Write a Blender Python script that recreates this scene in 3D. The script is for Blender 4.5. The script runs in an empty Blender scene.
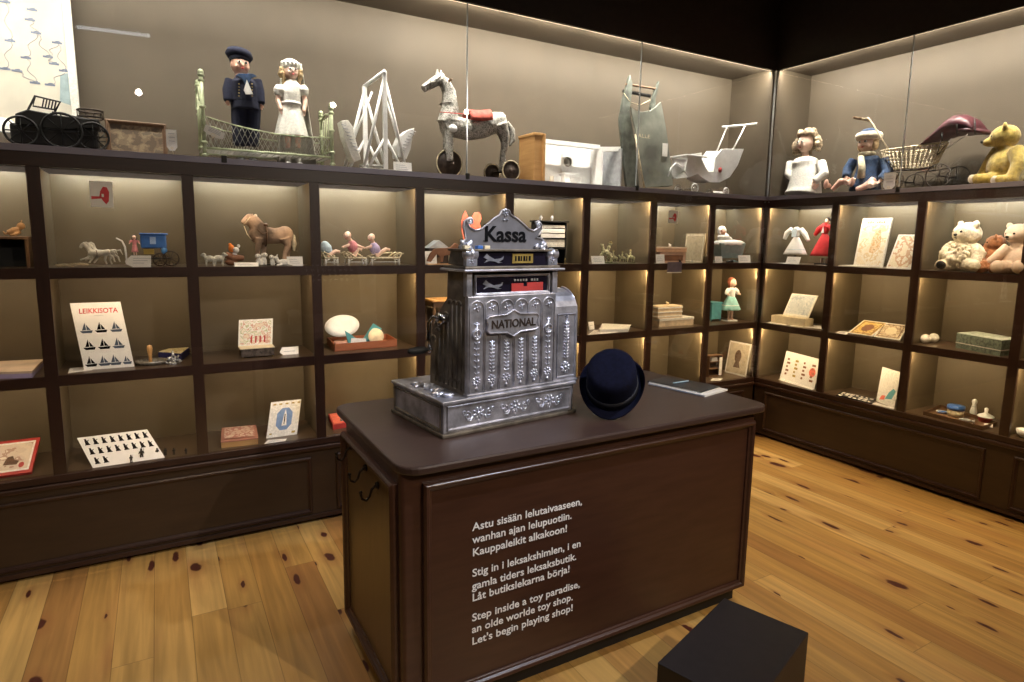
import bpy, math, random
from mathutils import Vector, Matrix
R = math.radians
PI = math.pi
S = bpy.context.scene
COL = S.collection
random.seed(7)

# ---------------------------------------------------------------- camera
YAW, PITCH, ROLL, FPX = 0.5185, -0.1421, 0.0151, 618.65
CX, CY, CZ, PY = -4.3144, -3.4274, 1.6, -12.67
_f = Vector((math.sin(YAW)*math.cos(PITCH), math.cos(YAW)*math.cos(PITCH), math.sin(PITCH)))
_r0 = Vector((math.cos(YAW), -math.sin(YAW), 0))
_u0 = _r0.cross(_f)
_r = math.cos(ROLL)*_r0 + math.sin(ROLL)*_u0
_u = -math.sin(ROLL)*_r0 + math.cos(ROLL)*_u0
CAM = Vector((CX, CY, CZ))
cd = bpy.data.cameras.new('camera')
cam = bpy.data.objects.new('camera', cd)
COL.objects.link(cam)
cam.matrix_world = Matrix.Translation(CAM) @ Matrix((_r, _u, -_f)).transposed().to_4x4()
cd.sensor_width = 36
cd.lens = 36*FPX/1024
cd.shift_y = PY/1024
cd.clip_start = .05
S.camera = cam

def at(u, v, x=None, y=None, z=None):
    """the point of the room seen at a pixel of the 1024x682 photo, on a plane x, y or z"""
    d = _f + (u-512)/FPX*_r - (v-341-PY)/FPX*_u
    if y is not None: t = (y-CAM.y)/d.y
    elif x is not None: t = (x-CAM.x)/d.x
    else: t = (z-CAM.z)/d.z
    return CAM + t*d

# ---------------------------------------------------------------- world, exposure
w = bpy.data.worlds.new('world'); S.world = w
w.use_nodes = True
w.node_tree.nodes['Background'].inputs[0].default_value = (.5, .45, .4, 1)
w.node_tree.nodes['Background'].inputs[1].default_value = 0.02
S.view_settings.view_transform = 'Standard'
S.view_settings.look = 'None'
S.view_settings.gamma = 1
S.view_settings.use_curve_mapping = False
S.view_settings.exposure = 0.22
S.cycles.transparent_max_bounces = 16

# ---------------------------------------------------------------- room lamps and added fill spots
def area(name, loc, size, power, color, direction, size_y=None, spread=180):
    l = bpy.data.lights.new(name, 'AREA'); l.energy = power; l.color = color
    l.shape = 'RECTANGLE'; l.size = size; l.size_y = size_y or size; l.spread = R(spread)
    o = bpy.data.objects.new(name, l); COL.objects.link(o); o.location = loc
    d = Vector(direction).normalized()
    up = Vector((0, 0, 1)) if abs(d.z) < .99 else Vector((0, 1, 0))
    x = d.cross(up).normalized(); yv = (-d).cross(x)
    o.rotation_euler = Matrix((x, yv, -d)).transposed().to_euler()
    return o
def spot(name, loc, target, power, color, angle=70, blend=.6, rad=.05):
    l = bpy.data.lights.new(name, 'SPOT'); l.energy = power; l.color = color
    l.spot_size = R(angle); l.spot_blend = blend; l.shadow_soft_size = rad
    o = bpy.data.objects.new(name, l); COL.objects.link(o); o.location = loc
    o.rotation_euler = (Vector(target)-Vector(loc)).to_track_quat('-Z', 'Y').to_euler()
    return o
WARM = (1, .72, .42); NEUT = (1, .86, .70); COOL = (.80, .86, 1)
ROOM_AND_FILL_SPOTS = [   # lamp position, what it is aimed at, power, colour, cone
    ((-2.35, -4.52, 3.2), (-2.9, -1.6, .6), 230, NEUT, 75),
    ((-.81, -3.98, 3.2), (-2.4, -.2, .9), 60, NEUT, 70),
    ((-4.4, -5.08, 3.2), (-4.2, -.3, .9), 40, NEUT, 60),
    ((-2.3, -2.45, 3.2), (-3.05, -1.4, 1.2), 170, COOL, 60),  # added cool fill to brighten the register, kept clear of the glass reflections
    ((-4.45, -2.2, 3.2), (-3.7, -1.3, .8), 40, COOL, 75),  # added cool fill on the left of the counter
    ((-1.0, -1.9, 3.2), (-.45, -1.1, 0), 150, WARM, 80),
    ((-5.3, -1.9, 3.2), (-4.7, -.5, .2), 24, WARM, 90),
    ((-4.1, -1.0, 3.2), (-3.8, -.5, 0), 36, WARM, 60),
    ((-1.6, -3.2, 3.2), (-.9, -2.4, 0), 45, WARM, 90),
]
for i, (a, b, pw, c, an) in enumerate(ROOM_AND_FILL_SPOTS):
    spot('room_and_fill_spot', a, b, pw, c, an, .9, .03)

# ---------------------------------------------------------------- geometry helpers
class MB:
    def __init__(s, M=None):
        s.v = []; s.f = []; s.m = []; s.sm = []; s.M = M or Matrix.Identity(4)
    def add(s, vs, fs, mi=0, smooth=True):
        n = len(s.v); s.v += [s.M @ Vector(p) for p in vs]
        s.f += [tuple(i+n for i in f) for f in fs]; s.m += [mi]*len(fs); s.sm += [smooth]*len(fs)
        return s
    def box(s, c, d, rot=None, mi=0):
        x, y, z = d[0]/2, d[1]/2, d[2]/2; c = Vector(c)
        m = rot if rot is not None else Matrix.Identity(3)
        vs = [c + m @ Vector((a*x, b*y, e*z)) for a in (-1, 1) for b in (-1, 1) for e in (-1, 1)]
        return s.add(vs, [(0,1,3,2), (4,6,7,5), (0,4,5,1), (2,3,7,6), (0,2,6,4), (1,5,7,3)], mi, False)
    def bx(s, x0, x1, y0, y1, z0, z1, mi=0):
        return s.box(((x0+x1)/2, (y0+y1)/2, (z0+z1)/2), (abs(x1-x0), abs(y1-y0), abs(z1-z0)), None, mi)
    def tube(s, pts, r, seg=8, mi=0, close=False):
        pts = [Vector(p) for p in pts]; n = len(pts)
        rs = r if isinstance(r, (list, tuple)) else [r]*n
        vs = []; fs = []; prev = None
        for i, p in enumerate(pts):
            if close: t = pts[(i+1) % n]-pts[i-1]
            else: t = pts[min(i+1, n-1)]-pts[max(i-1, 0)]
            if t.length < 1e-9: t = Vector((0, 0, 1))
            t.normalize()
            if prev is None:
                a = Vector((0, 0, 1)) if abs(t.z) < .9 else Vector((1, 0, 0))
                a = (a - t*a.dot(t)).normalized()
            else:
                a = prev - t*prev.dot(t)
                a = a.normalized() if a.length > 1e-6 else t.orthogonal().normalized()
            prev = a; b = t.cross(a)
            for k in range(seg):
                q = 2*PI*k/seg; vs.append(p + (a*math.cos(q)+b*math.sin(q))*rs[i])
        m = n if close else n-1
        for i in range(m):
            j = (i+1) % n
            for k in range(seg):
                l = (k+1) % seg
                fs.append((i*seg+k, i*seg+l, j*seg+l, j*seg+k))
        if not close:
            fs.append(tuple(range(seg-1, -1, -1))); fs.append(tuple((n-1)*seg+k for k in range(seg)))
        return s.add(vs, fs, mi, True)
    def cyl(s, a, b, r, r2=None, seg=16, mi=0):
        a = Vector(a); b = Vector(b)
        return s.tube([a, b], [r, r if r2 is None else r2], seg, mi)
    def ell(s, c, r, rot=None, nu=14, nv=9, mi=0):
        c = Vector(c); m = rot if rot is not None else Matrix.Identity(3)
        if not isinstance(r, (tuple, list)): r = (r, r, r)
        vs = [c + m @ Vector((0, 0, -r[2]))]
        for i in range(1, nv):
            t = -PI/2 + PI*i/nv
            for k in range(nu):
                q = 2*PI*k/nu
                vs.append(c + m @ Vector((r[0]*math.cos(t)*math.cos(q), r[1]*math.cos(t)*math.sin(q), r[2]*math.sin(t))))
        vs.append(c + m @ Vector((0, 0, r[2])))
        fs = [(0, 1+(k+1) % nu, 1+k) for k in range(nu)]
        for i in range(nv-2):
            for k in range(nu):
                l = (k+1) % nu; a = 1+i*nu
                fs.append((a+k, a+l, a+nu+l, a+nu+k))
        a = 1+(nv-2)*nu; t = len(vs)-1
        fs += [(a+k, a+(k+1) % nu, t) for k in range(nu)]
        return s.add(vs, fs, mi, True)
    def lathe(s, prof, c=(0, 0, 0), seg=28, mi=0, rot=None, sx=1, sy=1):
        c = Vector(c); m = rot if rot is not None else Matrix.Identity(3); vs = []; fs = []
        n = len(prof)
        for (r, z) in prof:
            for k in range(seg):
                q = 2*PI*k/seg; vs.append(c + m @ Vector((r*math.cos(q)*sx, r*math.sin(q)*sy, z)))
        for i in range(n-1):
            for k in range(seg):
                l = (k+1) % seg; fs.append((i*seg+k, i*seg+l, (i+1)*seg+l, (i+1)*seg+k))
        return s.add(vs, fs, mi, True)
    def prism(s, poly, t, plane='xz', off=0, mi=0, smooth=False):
        """polygon in a plane, extruded by t from off (xz: along y; xy: along z; yz: along x)"""
        def P(a, b, c):
            return {'xz': (a, c, b), 'xy': (a, b, c), 'yz': (c, a, b)}[plane]
        n = len(poly)
        vs = [P(a, b, off) for a, b in poly]+[P(a, b, off+t) for a, b in poly]
        fs = [tuple(range(n)), tuple(range(2*n-1, n-1, -1))]
        fs += [(i, n+i, n+(i+1) % n, (i+1) % n) for i in range(n)]
        return s.add(vs, fs, mi, smooth)
    def torus(s, c, R_, r, axis='z', seg=28, rs=8, mi=0, a0=0, a1=2*PI):
        full = abs(a1-a0-2*PI) < 1e-6; pts = []
        n = seg if full else seg+1
        for k in range(n):
            q = a0+(a1-a0)*k/seg; x, y = R_*math.cos(q), R_*math.sin(q)
            p = {'z': (x, y, 0), 'y': (x, 0, y), 'x': (0, x, y)}[axis]
            pts.append(Vector(c)+Vector(p))
        return s.tube(pts, r, rs, mi, close=full)
    def build(s, name, mats, parent=None, bevel=0, smooth=None, remesh=0, sub=0, label=None, relax=4, fixn=True):
        me = bpy.data.meshes.new(name); me.from_pydata([tuple(v) for v in s.v], [], s.f)
        if not isinstance(mats, (list, tuple)): mats = [mats]
        for m in mats: me.materials.append(m)
        me.polygons.foreach_set('material_index', s.m)
        me.polygons.foreach_set('use_smooth', s.sm if smooth is None else [smooth]*len(s.f))
        me.update()
        if fixn:
            import bmesh
            b = bmesh.new(); b.from_mesh(me); bmesh.ops.recalc_face_normals(b, faces=b.faces); b.to_mesh(me); b.free()
        o = bpy.data.objects.new(name, me); COL.objects.link(o)
        if parent: o.parent = parent
        if remesh:
            md = o.modifiers.new('r', 'REMESH'); md.mode = 'VOXEL'; md.voxel_size = remesh; md.use_smooth_shade = True
            if relax:
                m2 = o.modifiers.new('s', 'SMOOTH'); m2.factor = .5; m2.iterations = relax
        if sub:
            md = o.modifiers.new('u', 'SUBSURF'); md.levels = md.render_levels = sub
        if bevel:
            md = o.modifiers.new('b', 'BEVEL'); md.width = bevel; md.segments = 2; md.limit_method = 'ANGLE'; md.angle_limit = R(40)
            md.harden_normals = False
        if label: o['label'] = label
        return o

def fur(o, strength, size):
    tx = bpy.data.textures.new('fur_clouds', 'CLOUDS'); tx.noise_scale = size; tx.noise_depth = 2
    md = o.modifiers.new('d', 'DISPLACE'); md.texture = tx; md.strength = strength; md.mid_level = .5; md.texture_coords = 'LOCAL'
    return o
def rotm(ax, deg): return Matrix.Rotation(R(deg), 3, ax)
def thing(name, label, cat, loc=(0, 0, 0), rz=0, group=None):
    o = bpy.data.objects.new(name, None); COL.objects.link(o); o.empty_display_size = .02
    o.location = loc; o.rotation_euler = (0, 0, rz); o['label'] = label; o['category'] = cat
    if group: o['group'] = group
    return o
def tag(o, label, cat, group=None, loc=None, rz=0):
    o['label'] = label; o['category'] = cat
    if group: o['group'] = group
    if loc is not None: o.location = loc; o.rotation_euler = (0, 0, rz)
    return o
def struct(o):
    o['kind'] = 'structure'; return o
def ctext(body, size, mat, name, parent, loc, rot, depth=.0008, align='LEFT', bold=0, width=None, shear=0):
    """lettering as a mesh; loc and rot are in the parent's space, width stretches the line to fit"""
    cu = bpy.data.curves.new(name, 'FONT'); cu.body = body; cu.size = size; cu.extrude = depth; cu.align_x = align
    cu.offset = bold; cu.resolution_u = 3; cu.shear = shear
    o = bpy.data.objects.new('tmp', cu); COL.objects.link(o)
    dg = bpy.context.evaluated_depsgraph_get()
    me = bpy.data.meshes.new_from_object(o.evaluated_get(dg)); me.name = name
    bpy.data.objects.remove(o)
    me.materials.clear(); me.materials.append(mat)
    k = 1
    if width:
        xs = [v.co.x for v in me.vertices]; k = width/(max(xs)-min(xs))
    me.transform(Matrix.Translation(loc) @ rot.to_4x4() @ Matrix.Diagonal((k, 1, 1, 1)))
    n = bpy.data.objects.new(name, me); COL.objects.link(n)
    if parent: n.parent = parent
    return n
UP = rotm('X', 90)     # text stands upright, facing -y

# ---------------------------------------------------------------- materials
def nmat(name):
    m = bpy.data.materials.new(name); m.use_nodes = True
    n = m.node_tree.nodes; b = n['Principled BSDF']
    return m, n, m.node_tree.links, b
def mat(name, col, rough=.5, metal=0, var=.12, scale=30, bump=0, bscale=None, coat=0, sheen=0, spec=None, stretch=None):
    """procedural paint / cloth / metal: two close tones mixed by noise, optional noise bump"""
    m, n, l, b = nmat(name)
    tc = n.new('ShaderNodeTexCoord'); mp = n.new('ShaderNodeMapping')
    l.new(tc.outputs['Object'], mp.inputs[0])
    if stretch: mp.inputs['Scale'].default_value = stretch
    no = n.new('ShaderNodeTexNoise'); no.inputs['Scale'].default_value = scale; no.inputs['Detail'].default_value = 4
    l.new(mp.outputs[0], no.inputs[0])
    mx = n.new('ShaderNodeMix'); mx.data_type = 'RGBA'
    mx.inputs[6].default_value = tuple(min(1, c*(1-var)) for c in col)+(1,)
    mx.inputs[7].default_value = tuple(min(1, c*(1+var)) for c in col)+(1,)
    rg = n.new('ShaderNodeMapRange'); rg.inputs[1].default_value = .36; rg.inputs[2].default_value = .64; l.new(no.outputs[0], rg.inputs[0])
    l.new(rg.outputs[0], mx.inputs[0]); l.new(mx.outputs[2], b.inputs['Base Color'])
    b.inputs['Roughness'].default_value = rough; b.inputs['Metallic'].default_value = metal
    if coat: b.inputs['Coat Weight'].default_value = coat
    if sheen: b.inputs['Sheen Weight'].default_value = sheen
    if spec is not None: b.inputs['Specular IOR Level'].default_value = spec
    if bump:
        n2 = n.new('ShaderNodeTexNoise'); n2.inputs['Scale'].default_value = bscale or scale*3; n2.inputs['Detail'].default_value = 5
        l.new(mp.outputs[0], n2.inputs[0])
        bp = n.new('ShaderNodeBump'); bp.inputs['Strength'].default_value = bump; bp.inputs['Distance'].default_value = .003
        l.new(n2.outputs[0], bp.inputs['Height']); l.new(bp.outputs[0], b.inputs['Normal'])
    return m
def wood(name, c1, c2, rough=.45, scale=6, stretch=(1, 1, 12), bump=.1, coat=0):
    m, n, l, b = nmat(name)
    tc = n.new('ShaderNodeTexCoord'); mp = n.new('ShaderNodeMapping'); l.new(tc.outputs['Object'], mp.inputs[0])
    mp.inputs['Scale'].default_value = stretch
    no = n.new('ShaderNodeTexNoise'); no.inputs['Scale'].default_value = scale; no.inputs['Detail'].default_value = 6; no.inputs['Roughness'].default_value = .6
    l.new(mp.outputs[0], no.inputs[0])
    cr = n.new('ShaderNodeValToRGB'); cr.color_ramp.elements[0].position = .3; cr.color_ramp.elements[1].position = .7
    cr.color_ramp.elements[0].color = c1+(1,); cr.color_ramp.elements[1].color = c2+(1,)
    l.new(no.outputs[0], cr.inputs[0]); l.new(cr.outputs[0], b.inputs['Base Color'])
    b.inputs['Roughness'].default_value = rough
    if coat: b.inputs['Coat Weight'].default_value = coat; b.inputs['Coat Roughness'].default_value = .25
    bp = n.new('ShaderNodeBump'); bp.inputs['Strength'].default_value = bump; bp.inputs['Distance'].default_value = .002
    l.new(no.outputs[0], bp.inputs['Height']); l.new(bp.outputs[0], b.inputs['Normal'])
    return m
def emis(name, col, st):
    m, n, l, b = nmat(name); b.inputs['Base Color'].default_value = col+(1,)
    b.inputs['Emission Color'].default_value = col+(1,); b.inputs['Emission Strength'].default_value = st
    return m
def glassmat(name, tint=(1, 1, 1), refl=1.0):
    m, n, l, b = nmat(name); n.remove(b)
    t = n.new('ShaderNodeBsdfTransparent'); t.inputs[0].default_value = tint+(1,)
    g = n.new('ShaderNodeBsdfGlossy'); g.inputs['Roughness'].default_value = .01
    ge = n.new('ShaderNodeNewGeometry'); dt = n.new('ShaderNodeVectorMath'); dt.operation = 'DOT_PRODUCT'
    l.new(ge.outputs['Incoming'], dt.inputs[0]); l.new(ge.outputs['Normal'], dt.inputs[1])
    def mt(op, a, b_=None):
        q = n.new('ShaderNodeMath'); q.operation = op; l.new(a, q.inputs[0])
        if b_ is not None: q.inputs[1].default_value = b_
        return q.outputs[0]
    ab = mt('ABSOLUTE', dt.outputs['Value']); q = n.new('ShaderNodeMath'); q.operation = 'SUBTRACT'; q.inputs[0].default_value = 1; l.new(ab, q.inputs[1])
    p5 = mt('POWER', q.outputs[0], 5.0); sc = mt('MULTIPLY', p5, .95); ad = mt('ADD', sc, .025)
    mu = n.new('ShaderNodeMath'); mu.operation = 'MULTIPLY'; mu.inputs[1].default_value = refl; l.new(ad, mu.inputs[0])
    mx = n.new('ShaderNodeMixShader'); l.new(mu.outputs[0], mx.inputs[0]); l.new(t.outputs[0], mx.inputs[1]); l.new(g.outputs[0], mx.inputs[2])
    l.new(mx.outputs[0], n['Material Output'].inputs[0])
    return m
def printmat(name, cols, scale=25, rough=.5, thr=None, kind='noise'):
    """printed paper or card: patches of several flat inks"""
    m, n, l, b = nmat(name)
    tc = n.new('ShaderNodeTexCoord')
    if kind == 'noise':
        no = n.new('ShaderNodeTexNoise'); no.inputs['Scale'].default_value = scale; no.inputs['Detail'].default_value = 3; src = no.outputs[0]
    else:
        no = n.new('ShaderNodeTexVoronoi'); no.inputs['Scale'].default_value = scale
        sp = n.new('ShaderNodeSeparateColor'); l.new(no.outputs['Color'], sp.inputs[0]); src = sp.outputs[0]
    l.new(tc.outputs['Object'], no.inputs[0])
    cr = n.new('ShaderNodeValToRGB'); cr.color_ramp.interpolation = 'CONSTANT'
    k = len(cols); e = cr.color_ramp.elements
    while len(e) < k: e.new(.5)
    lo, hi = (.36, .66) if kind == 'noise' else (0, 1)
    ps = thr or [0]+[lo+(hi-lo)*i/k for i in range(1, k)]
    for i in range(k): e[i].position = ps[i]; e[i].color = cols[i]+(1,)
    l.new(src, cr.inputs[0]); l.new(cr.outputs[0], b.inputs['Base Color'])
    b.inputs['Roughness'].default_value = rough
    return m

M = {}
M['wood'] = wood('dark_stained_wood', (.026, .0105, .0065), (.040, .017, .0105), .38, 5, (9, 9, 1.2), .08)
M['wood_h'] = wood('dark_stained_wood_rails', (.026, .0105, .0065), (.040, .017, .0105), .38, 5, (1.2, 1.2, 9), .08)
M['panel'] = wood('brown_cabinet_panel', (.030, .016, .008), (.044, .024, .012), .42, 4, (1, 1, 5), .06)
M['counter'] = wood('counter_brown_lacquer', (.040, .0150, .0085), (.056, .022, .0125), .36, 5, (1.2, 1.2, 8), .06, .15)
M['ctop'] = wood('counter_top_brown', (.038, .020, .015), (.050, .027, .020), .40, 5, (1.2, 8, 8), .05, .15)
M['back'] = mat('taupe_cabinet_lining', (.106, .080, .045), .55, 0, .05, 8)
M['backup'] = mat('taupe_showcase_lining', (.088, .068, .045), .6, 0, .05, 6)
M['shelf'] = wood('brown_shelf_board', (.060, .040, .024), (.085, .056, .034), .30, 5, (1.2, 8, 8), .04)
M['ledge'] = mat('channel_painted_cool_reflection', (.24, .23, .31), .5, .1, .05, 10)  # pale violet paints the cool room light reflected by the channel
M['black'] = mat('black_paint', (.006, .006, .006), .6)
M['ceil'] = mat('black_ceiling_paint', (.006, .005, .005), .9)
M['wallm'] = mat('dark_brown_wall_paint', (.03, .02, .015), .8)
M['glass'] = glassmat('clear_pane_glass')
M['edge'] = mat('glass_edge_profile', (.75, .82, .9), .2, .5)
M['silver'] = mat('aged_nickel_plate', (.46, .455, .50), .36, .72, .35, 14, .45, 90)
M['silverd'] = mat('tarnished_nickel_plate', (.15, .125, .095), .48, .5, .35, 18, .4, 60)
M['orn'] = mat('raised_nickel_ornament', (.62, .64, .74), .28, .8, .2, 40)
M['chrome'] = mat('chrome', (.6, .6, .62), .18, 1)
M['bronze'] = mat('dark_bronze', (.03, .02, .012), .4, .7)
M['white'] = mat('white_paint', (.80, .80, .79), .5, 0, .05)
M['paper'] = mat('white_card', (.82, .80, .76), .6, 0, .03)
M['cream'] = mat('cream_card', (.72, .62, .42), .6, 0, .08)
M['hatfelt'] = mat('midnight_hat_felt', (.0035, .004, .013), .95, 0, .2, 60, .3, 250, spec=.12)
M['navy'] = mat('navy_felt', (.006, .008, .026), .95, 0, .2, 60, .3, 250)
M['iceb'] = mat('ice_blue_cotton', (.50, .62, .70), .8)
M['skin'] = mat('doll_porcelain', (.72, .42, .32), .35, 0, .06)
M['skinw'] = mat('pale_bisque', (.80, .56, .45), .4, 0, .06)
M['blond'] = mat('blond_mohair', (.50, .36, .19), .7, 0, .35, 60, .8, 200)
M['ashblond'] = mat('curly_ash_mohair', (.42, .33, .22), .7, 0, .4, 60, .8, 200)
M['ginger'] = mat('ginger_hair', (.25, .07, .03), .7, 0, .3, 60, .6, 200)
M['darkhair'] = mat('dark_hair', (.015, .01, .01), .6)
M['eye'] = mat('dark_glass_eye', (.01, .01, .015), .1)
M['red'] = mat('red_cloth', (.62, .02, .03), .7)
M['redp'] = mat('red_paint', (.42, .04, .035), .5)
M['pinkl'] = mat('lip_pink', (.6, .1, .1), .4)
M['bluec'] = mat('blue_cloth', (.02, .05, .12), .8, 0, .3, 60)
M['teal'] = mat('teal_paint', (.10, .35, .40), .45)
M['aqua'] = mat('aqua_cloth', (.30, .62, .62), .7, 0, .15)
M['lace'] = mat('ivory_lace', (.78, .76, .70), .75, 0, .12, 90, .6, 120)
M['greenm'] = mat('pale_green_enamel', (.42, .47, .29), .4, .1, .3, 30)
M['wire'] = mat('bright_wire', (.55, .55, .50), .35, .8)
M['green'] = mat('worn_dark_green_paint', (.085, .095, .08), .6, 0, .5, 14, .3, 40)
M['pine'] = wood('honey_pine', (.50, .26, .09), (.62, .36, .14), .5, 6, (1, 1, 8), .1)
M['wicker'] = mat('cream_wicker', (.58, .50, .34), .6, 0, .25, 60, .5)
M['burg'] = mat('burgundy_leather', (.07, .012, .02), .45, 0, .3, 20, .3)
M['yteddy'] = mat('golden_mohair_plush', (.40, .29, .06), .95, 0, .25, 50, 1, 350, sheen=.3)
M['wteddy'] = mat('cream_plush', (.68, .60, .46), .95, 0, .18, 50, 1, 260, sheen=.3)
M['bteddy'] = mat('brown_plush', (.32, .13, .05), .95, 0, .3, 50, 1, 260, sheen=.3)
M['brown'] = mat('brown_leather', (.10, .05, .025), .5, 0, .25)
M['dapple'] = printmat('dappled_grey_paint', [(.16, .155, .14), (.42, .41, .37), (.25, .24, .22), (.50, .48, .44), (.20, .19, .17)], 34)
M['rust'] = mat('rusty_iron', (.05, .035, .028), .6, .5, .4, 30, .3)
M['oldwood'] = wood('old_brown_wood', (.10, .05, .025), (.16, .09, .045), .55, 8, (6, 1, 1), .2)
M['grey'] = mat('grey_paint', (.35, .36, .38), .5)
M['tin'] = mat('cast_lead', (.30, .28, .24), .4, .6, .4, 60)
M['brassy'] = mat('old_brass', (.30, .23, .10), .4, .8, .35, 60)
M['coral'] = mat('coral_acrylic', (.85, .19, .12), .4)
M['fox'] = mat('fox_brown_paint', (.23, .10, .05), .6)
M['mint'] = mat('grey_green_paisley_card', (.16, .20, .16), .5, 0, .4, 60)
M['bluep'] = mat('cobalt_blue_paint', (.04, .14, .45), .4)
M['orange'] = mat('orange_felt', (.75, .22, .04), .8)
M['pink'] = mat('pink_cloth', (.65, .25, .28), .8)
M['lilac'] = mat('lilac_cloth', (.45, .38, .60), .8)
M['letter'] = mat('white_vinyl_lettering', (.85, .85, .85), .5, 0, .01)
M['inkblk'] = mat('black_ink', (.006, .006, .007), .9, spec=.05)
M['inkred'] = mat('red_ink', (.6, .05, .06), .6)
M['inkblu'] = mat('blue_ink', (.18, .28, .48), .6)
M['gold'] = mat('gold_label', (.42, .30, .08), .4, .5)

# ---------------------------------------------------------------- floor: knotty pine boards running towards the back wall
def floor_mat():
    m, n, l, b = nmat('knotty_pine_boards')
    W, LEN = .138, 2.4
    tc = n.new('ShaderNodeTexCoord'); sx = n.new('ShaderNodeSeparateXYZ'); l.new(tc.outputs['Object'], sx.inputs[0])
    def math_(op, a, bb=None, c=None):
        q = n.new('ShaderNodeMath'); q.operation = op
        for i, v in enumerate((a, bb, c)):
            if v is None: continue
            if hasattr(v, 'links') or hasattr(v, 'is_linked'): l.new(v, q.inputs[i])
            else: q.inputs[i].default_value = v
        return q.outputs[0]
    def comb(a, bb, c=0):
        q = n.new('ShaderNodeCombineXYZ')
        for i, v in enumerate((a, bb, c)):
            if hasattr(v, 'is_linked'): l.new(v, q.inputs[i])
            else: q.inputs[i].default_value = v
        return q.outputs[0]
    X, Y = sx.outputs[0], sx.outputs[1]
    xs = math_('DIVIDE', X, W); ix = math_('FLOOR', xs)
    wn = n.new('ShaderNodeTexWhiteNoise'); wn.noise_dimensions = '1D'; l.new(ix, wn.inputs['W'])
    ys = math_('ADD', math_('DIVIDE', Y, LEN), math_('MULTIPLY', wn.outputs[0], 9.0)); iy = math_('FLOOR', ys)
    w2 = n.new('ShaderNodeTexWhiteNoise'); w2.noise_dimensions = '2D'; l.new(comb(ix, iy), w2.inputs['Vector'])
    rnd = w2.outputs[0]
    # tone per board
    cr = n.new('ShaderNodeValToRGB'); e = cr.color_ramp.elements
    e[0].position = 0; e[0].color = (.37, .185, .055, 1); e[1].position = 1; e[1].color = (.66, .42, .145, 1)
    a = e.new(.35); a.color = (.46, .255, .068, 1); a = e.new(.7); a.color = (.52, .31, .092, 1)
    l.new(rnd, cr.inputs[0])
    # long grain
    gv = comb(math_('ADD', math_('MULTIPLY', X, 34), math_('MULTIPLY', rnd, 50)), math_('MULTIPLY', Y, 1.6))
    g = n.new('ShaderNodeTexNoise'); g.inputs['Scale'].default_value = 1; g.inputs['Detail'].default_value = 5; g.inputs['Distortion'].default_value = .6
    l.new(gv, g.inputs[0])
    gr = n.new('ShaderNodeMapRange'); gr.inputs[1].default_value = .3; gr.inputs[2].default_value = .7; gr.inputs[3].default_value = .74; gr.inputs[4].default_value = 1.14
    l.new(g.outputs[0], gr.inputs[0])
    mg = n.new('ShaderNodeMix'); mg.data_type = 'RGBA'; mg.blend_type = 'MULTIPLY'; mg.inputs[0].default_value = 1
    l.new(cr.outputs[0], mg.inputs[6]); l.new(gr.outputs[0], mg.inputs[7])
    # broad blotches of redder wood
    bn = n.new('ShaderNodeTexNoise'); bn.inputs['Scale'].default_value = 1; l.new(comb(math_('ADD', math_('MULTIPLY', X, 7), math_('MULTIPLY', rnd, 30)), math_('MULTIPLY', Y, 1.5)), bn.inputs[0])
    br = n.new('ShaderNodeMapRange'); br.inputs[1].default_value = .52; br.inputs[2].default_value = .72; br.inputs[4].default_value = .35
    l.new(bn.outputs[0], br.inputs[0])
    mb = n.new('ShaderNodeMix'); mb.data_type = 'RGBA'; l.new(br.outputs[0], mb.inputs[0]); l.new(mg.outputs[2], mb.inputs[6]); mb.inputs[7].default_value = (.40, .18, .065, 1)
    # knots: dark red ovals, clustered in whorls
    wob = n.new('ShaderNodeTexNoise'); wob.inputs['Scale'].default_value = 22
    l.new(tc.outputs['Object'], wob.inputs[0])
    wo = math_('MULTIPLY', math_('SUBTRACT', wob.outputs[0], .5), .13)
    def knots(sxk, syk, rad, thr, rot):
        kv = comb(math_('ADD', math_('ADD', math_('MULTIPLY', X, sxk), math_('MULTIPLY', rnd, 17)), wo), math_('ADD', math_('MULTIPLY', Y, syk), math_('MULTIPLY', X, rot)))
        v = n.new('ShaderNodeTexVoronoi'); v.inputs['Scale'].default_value = 1; v.voronoi_dimensions = '2D'; l.new(kv, v.inputs['Vector'])
        sc = n.new('ShaderNodeSeparateColor'); l.new(v.outputs['Color'], sc.inputs[0])
        keep = math_('GREATER_THAN', sc.outputs[0], thr)
        rr = math_('MULTIPLY', math_('ADD', math_('MULTIPLY', sc.outputs[1], .8), .35), rad)
        q = n.new('ShaderNodeMapRange'); q.interpolation_type = 'SMOOTHSTEP'; l.new(math_('DIVIDE', v.outputs['Distance'], rr), q.inputs[0])
        q.inputs[1].default_value = .75; q.inputs[2].default_value = 1.15; q.inputs[3].default_value = 1; q.inputs[4].default_value = 0
        h = n.new('ShaderNodeMapRange'); l.new(math_('DIVIDE', v.outputs['Distance'], rr), h.inputs[0])
        h.inputs[1].default_value = .8; h.inputs[2].default_value = 3.0; h.inputs[3].default_value = .55; h.inputs[4].default_value = 0
        return math_('MULTIPLY', q.outputs[0], keep), math_('MULTIPLY', h.outputs[0], keep)
    k1, h1 = knots(5.0, 2.6, .14, .70, .9)
    k2, h2 = knots(11.0, 3.0, .15, .80, -1.2)
    kk = math_('MAXIMUM', k1, k2); hh = math_('MAXIMUM', h1, h2)
    mh = n.new('ShaderNodeMix'); mh.data_type = 'RGBA'; l.new(hh, mh.inputs[0]); l.new(mb.outputs[2], mh.inputs[6]); mh.inputs[7].default_value = (.30, .125, .04, 1)
    mk = n.new('ShaderNodeMix'); mk.data_type = 'RGBA'; l.new(kk, mk.inputs[0]); l.new(mh.outputs[2], mk.inputs[6]); mk.inputs[7].default_value = (.075, .018, .010, 1)
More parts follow.
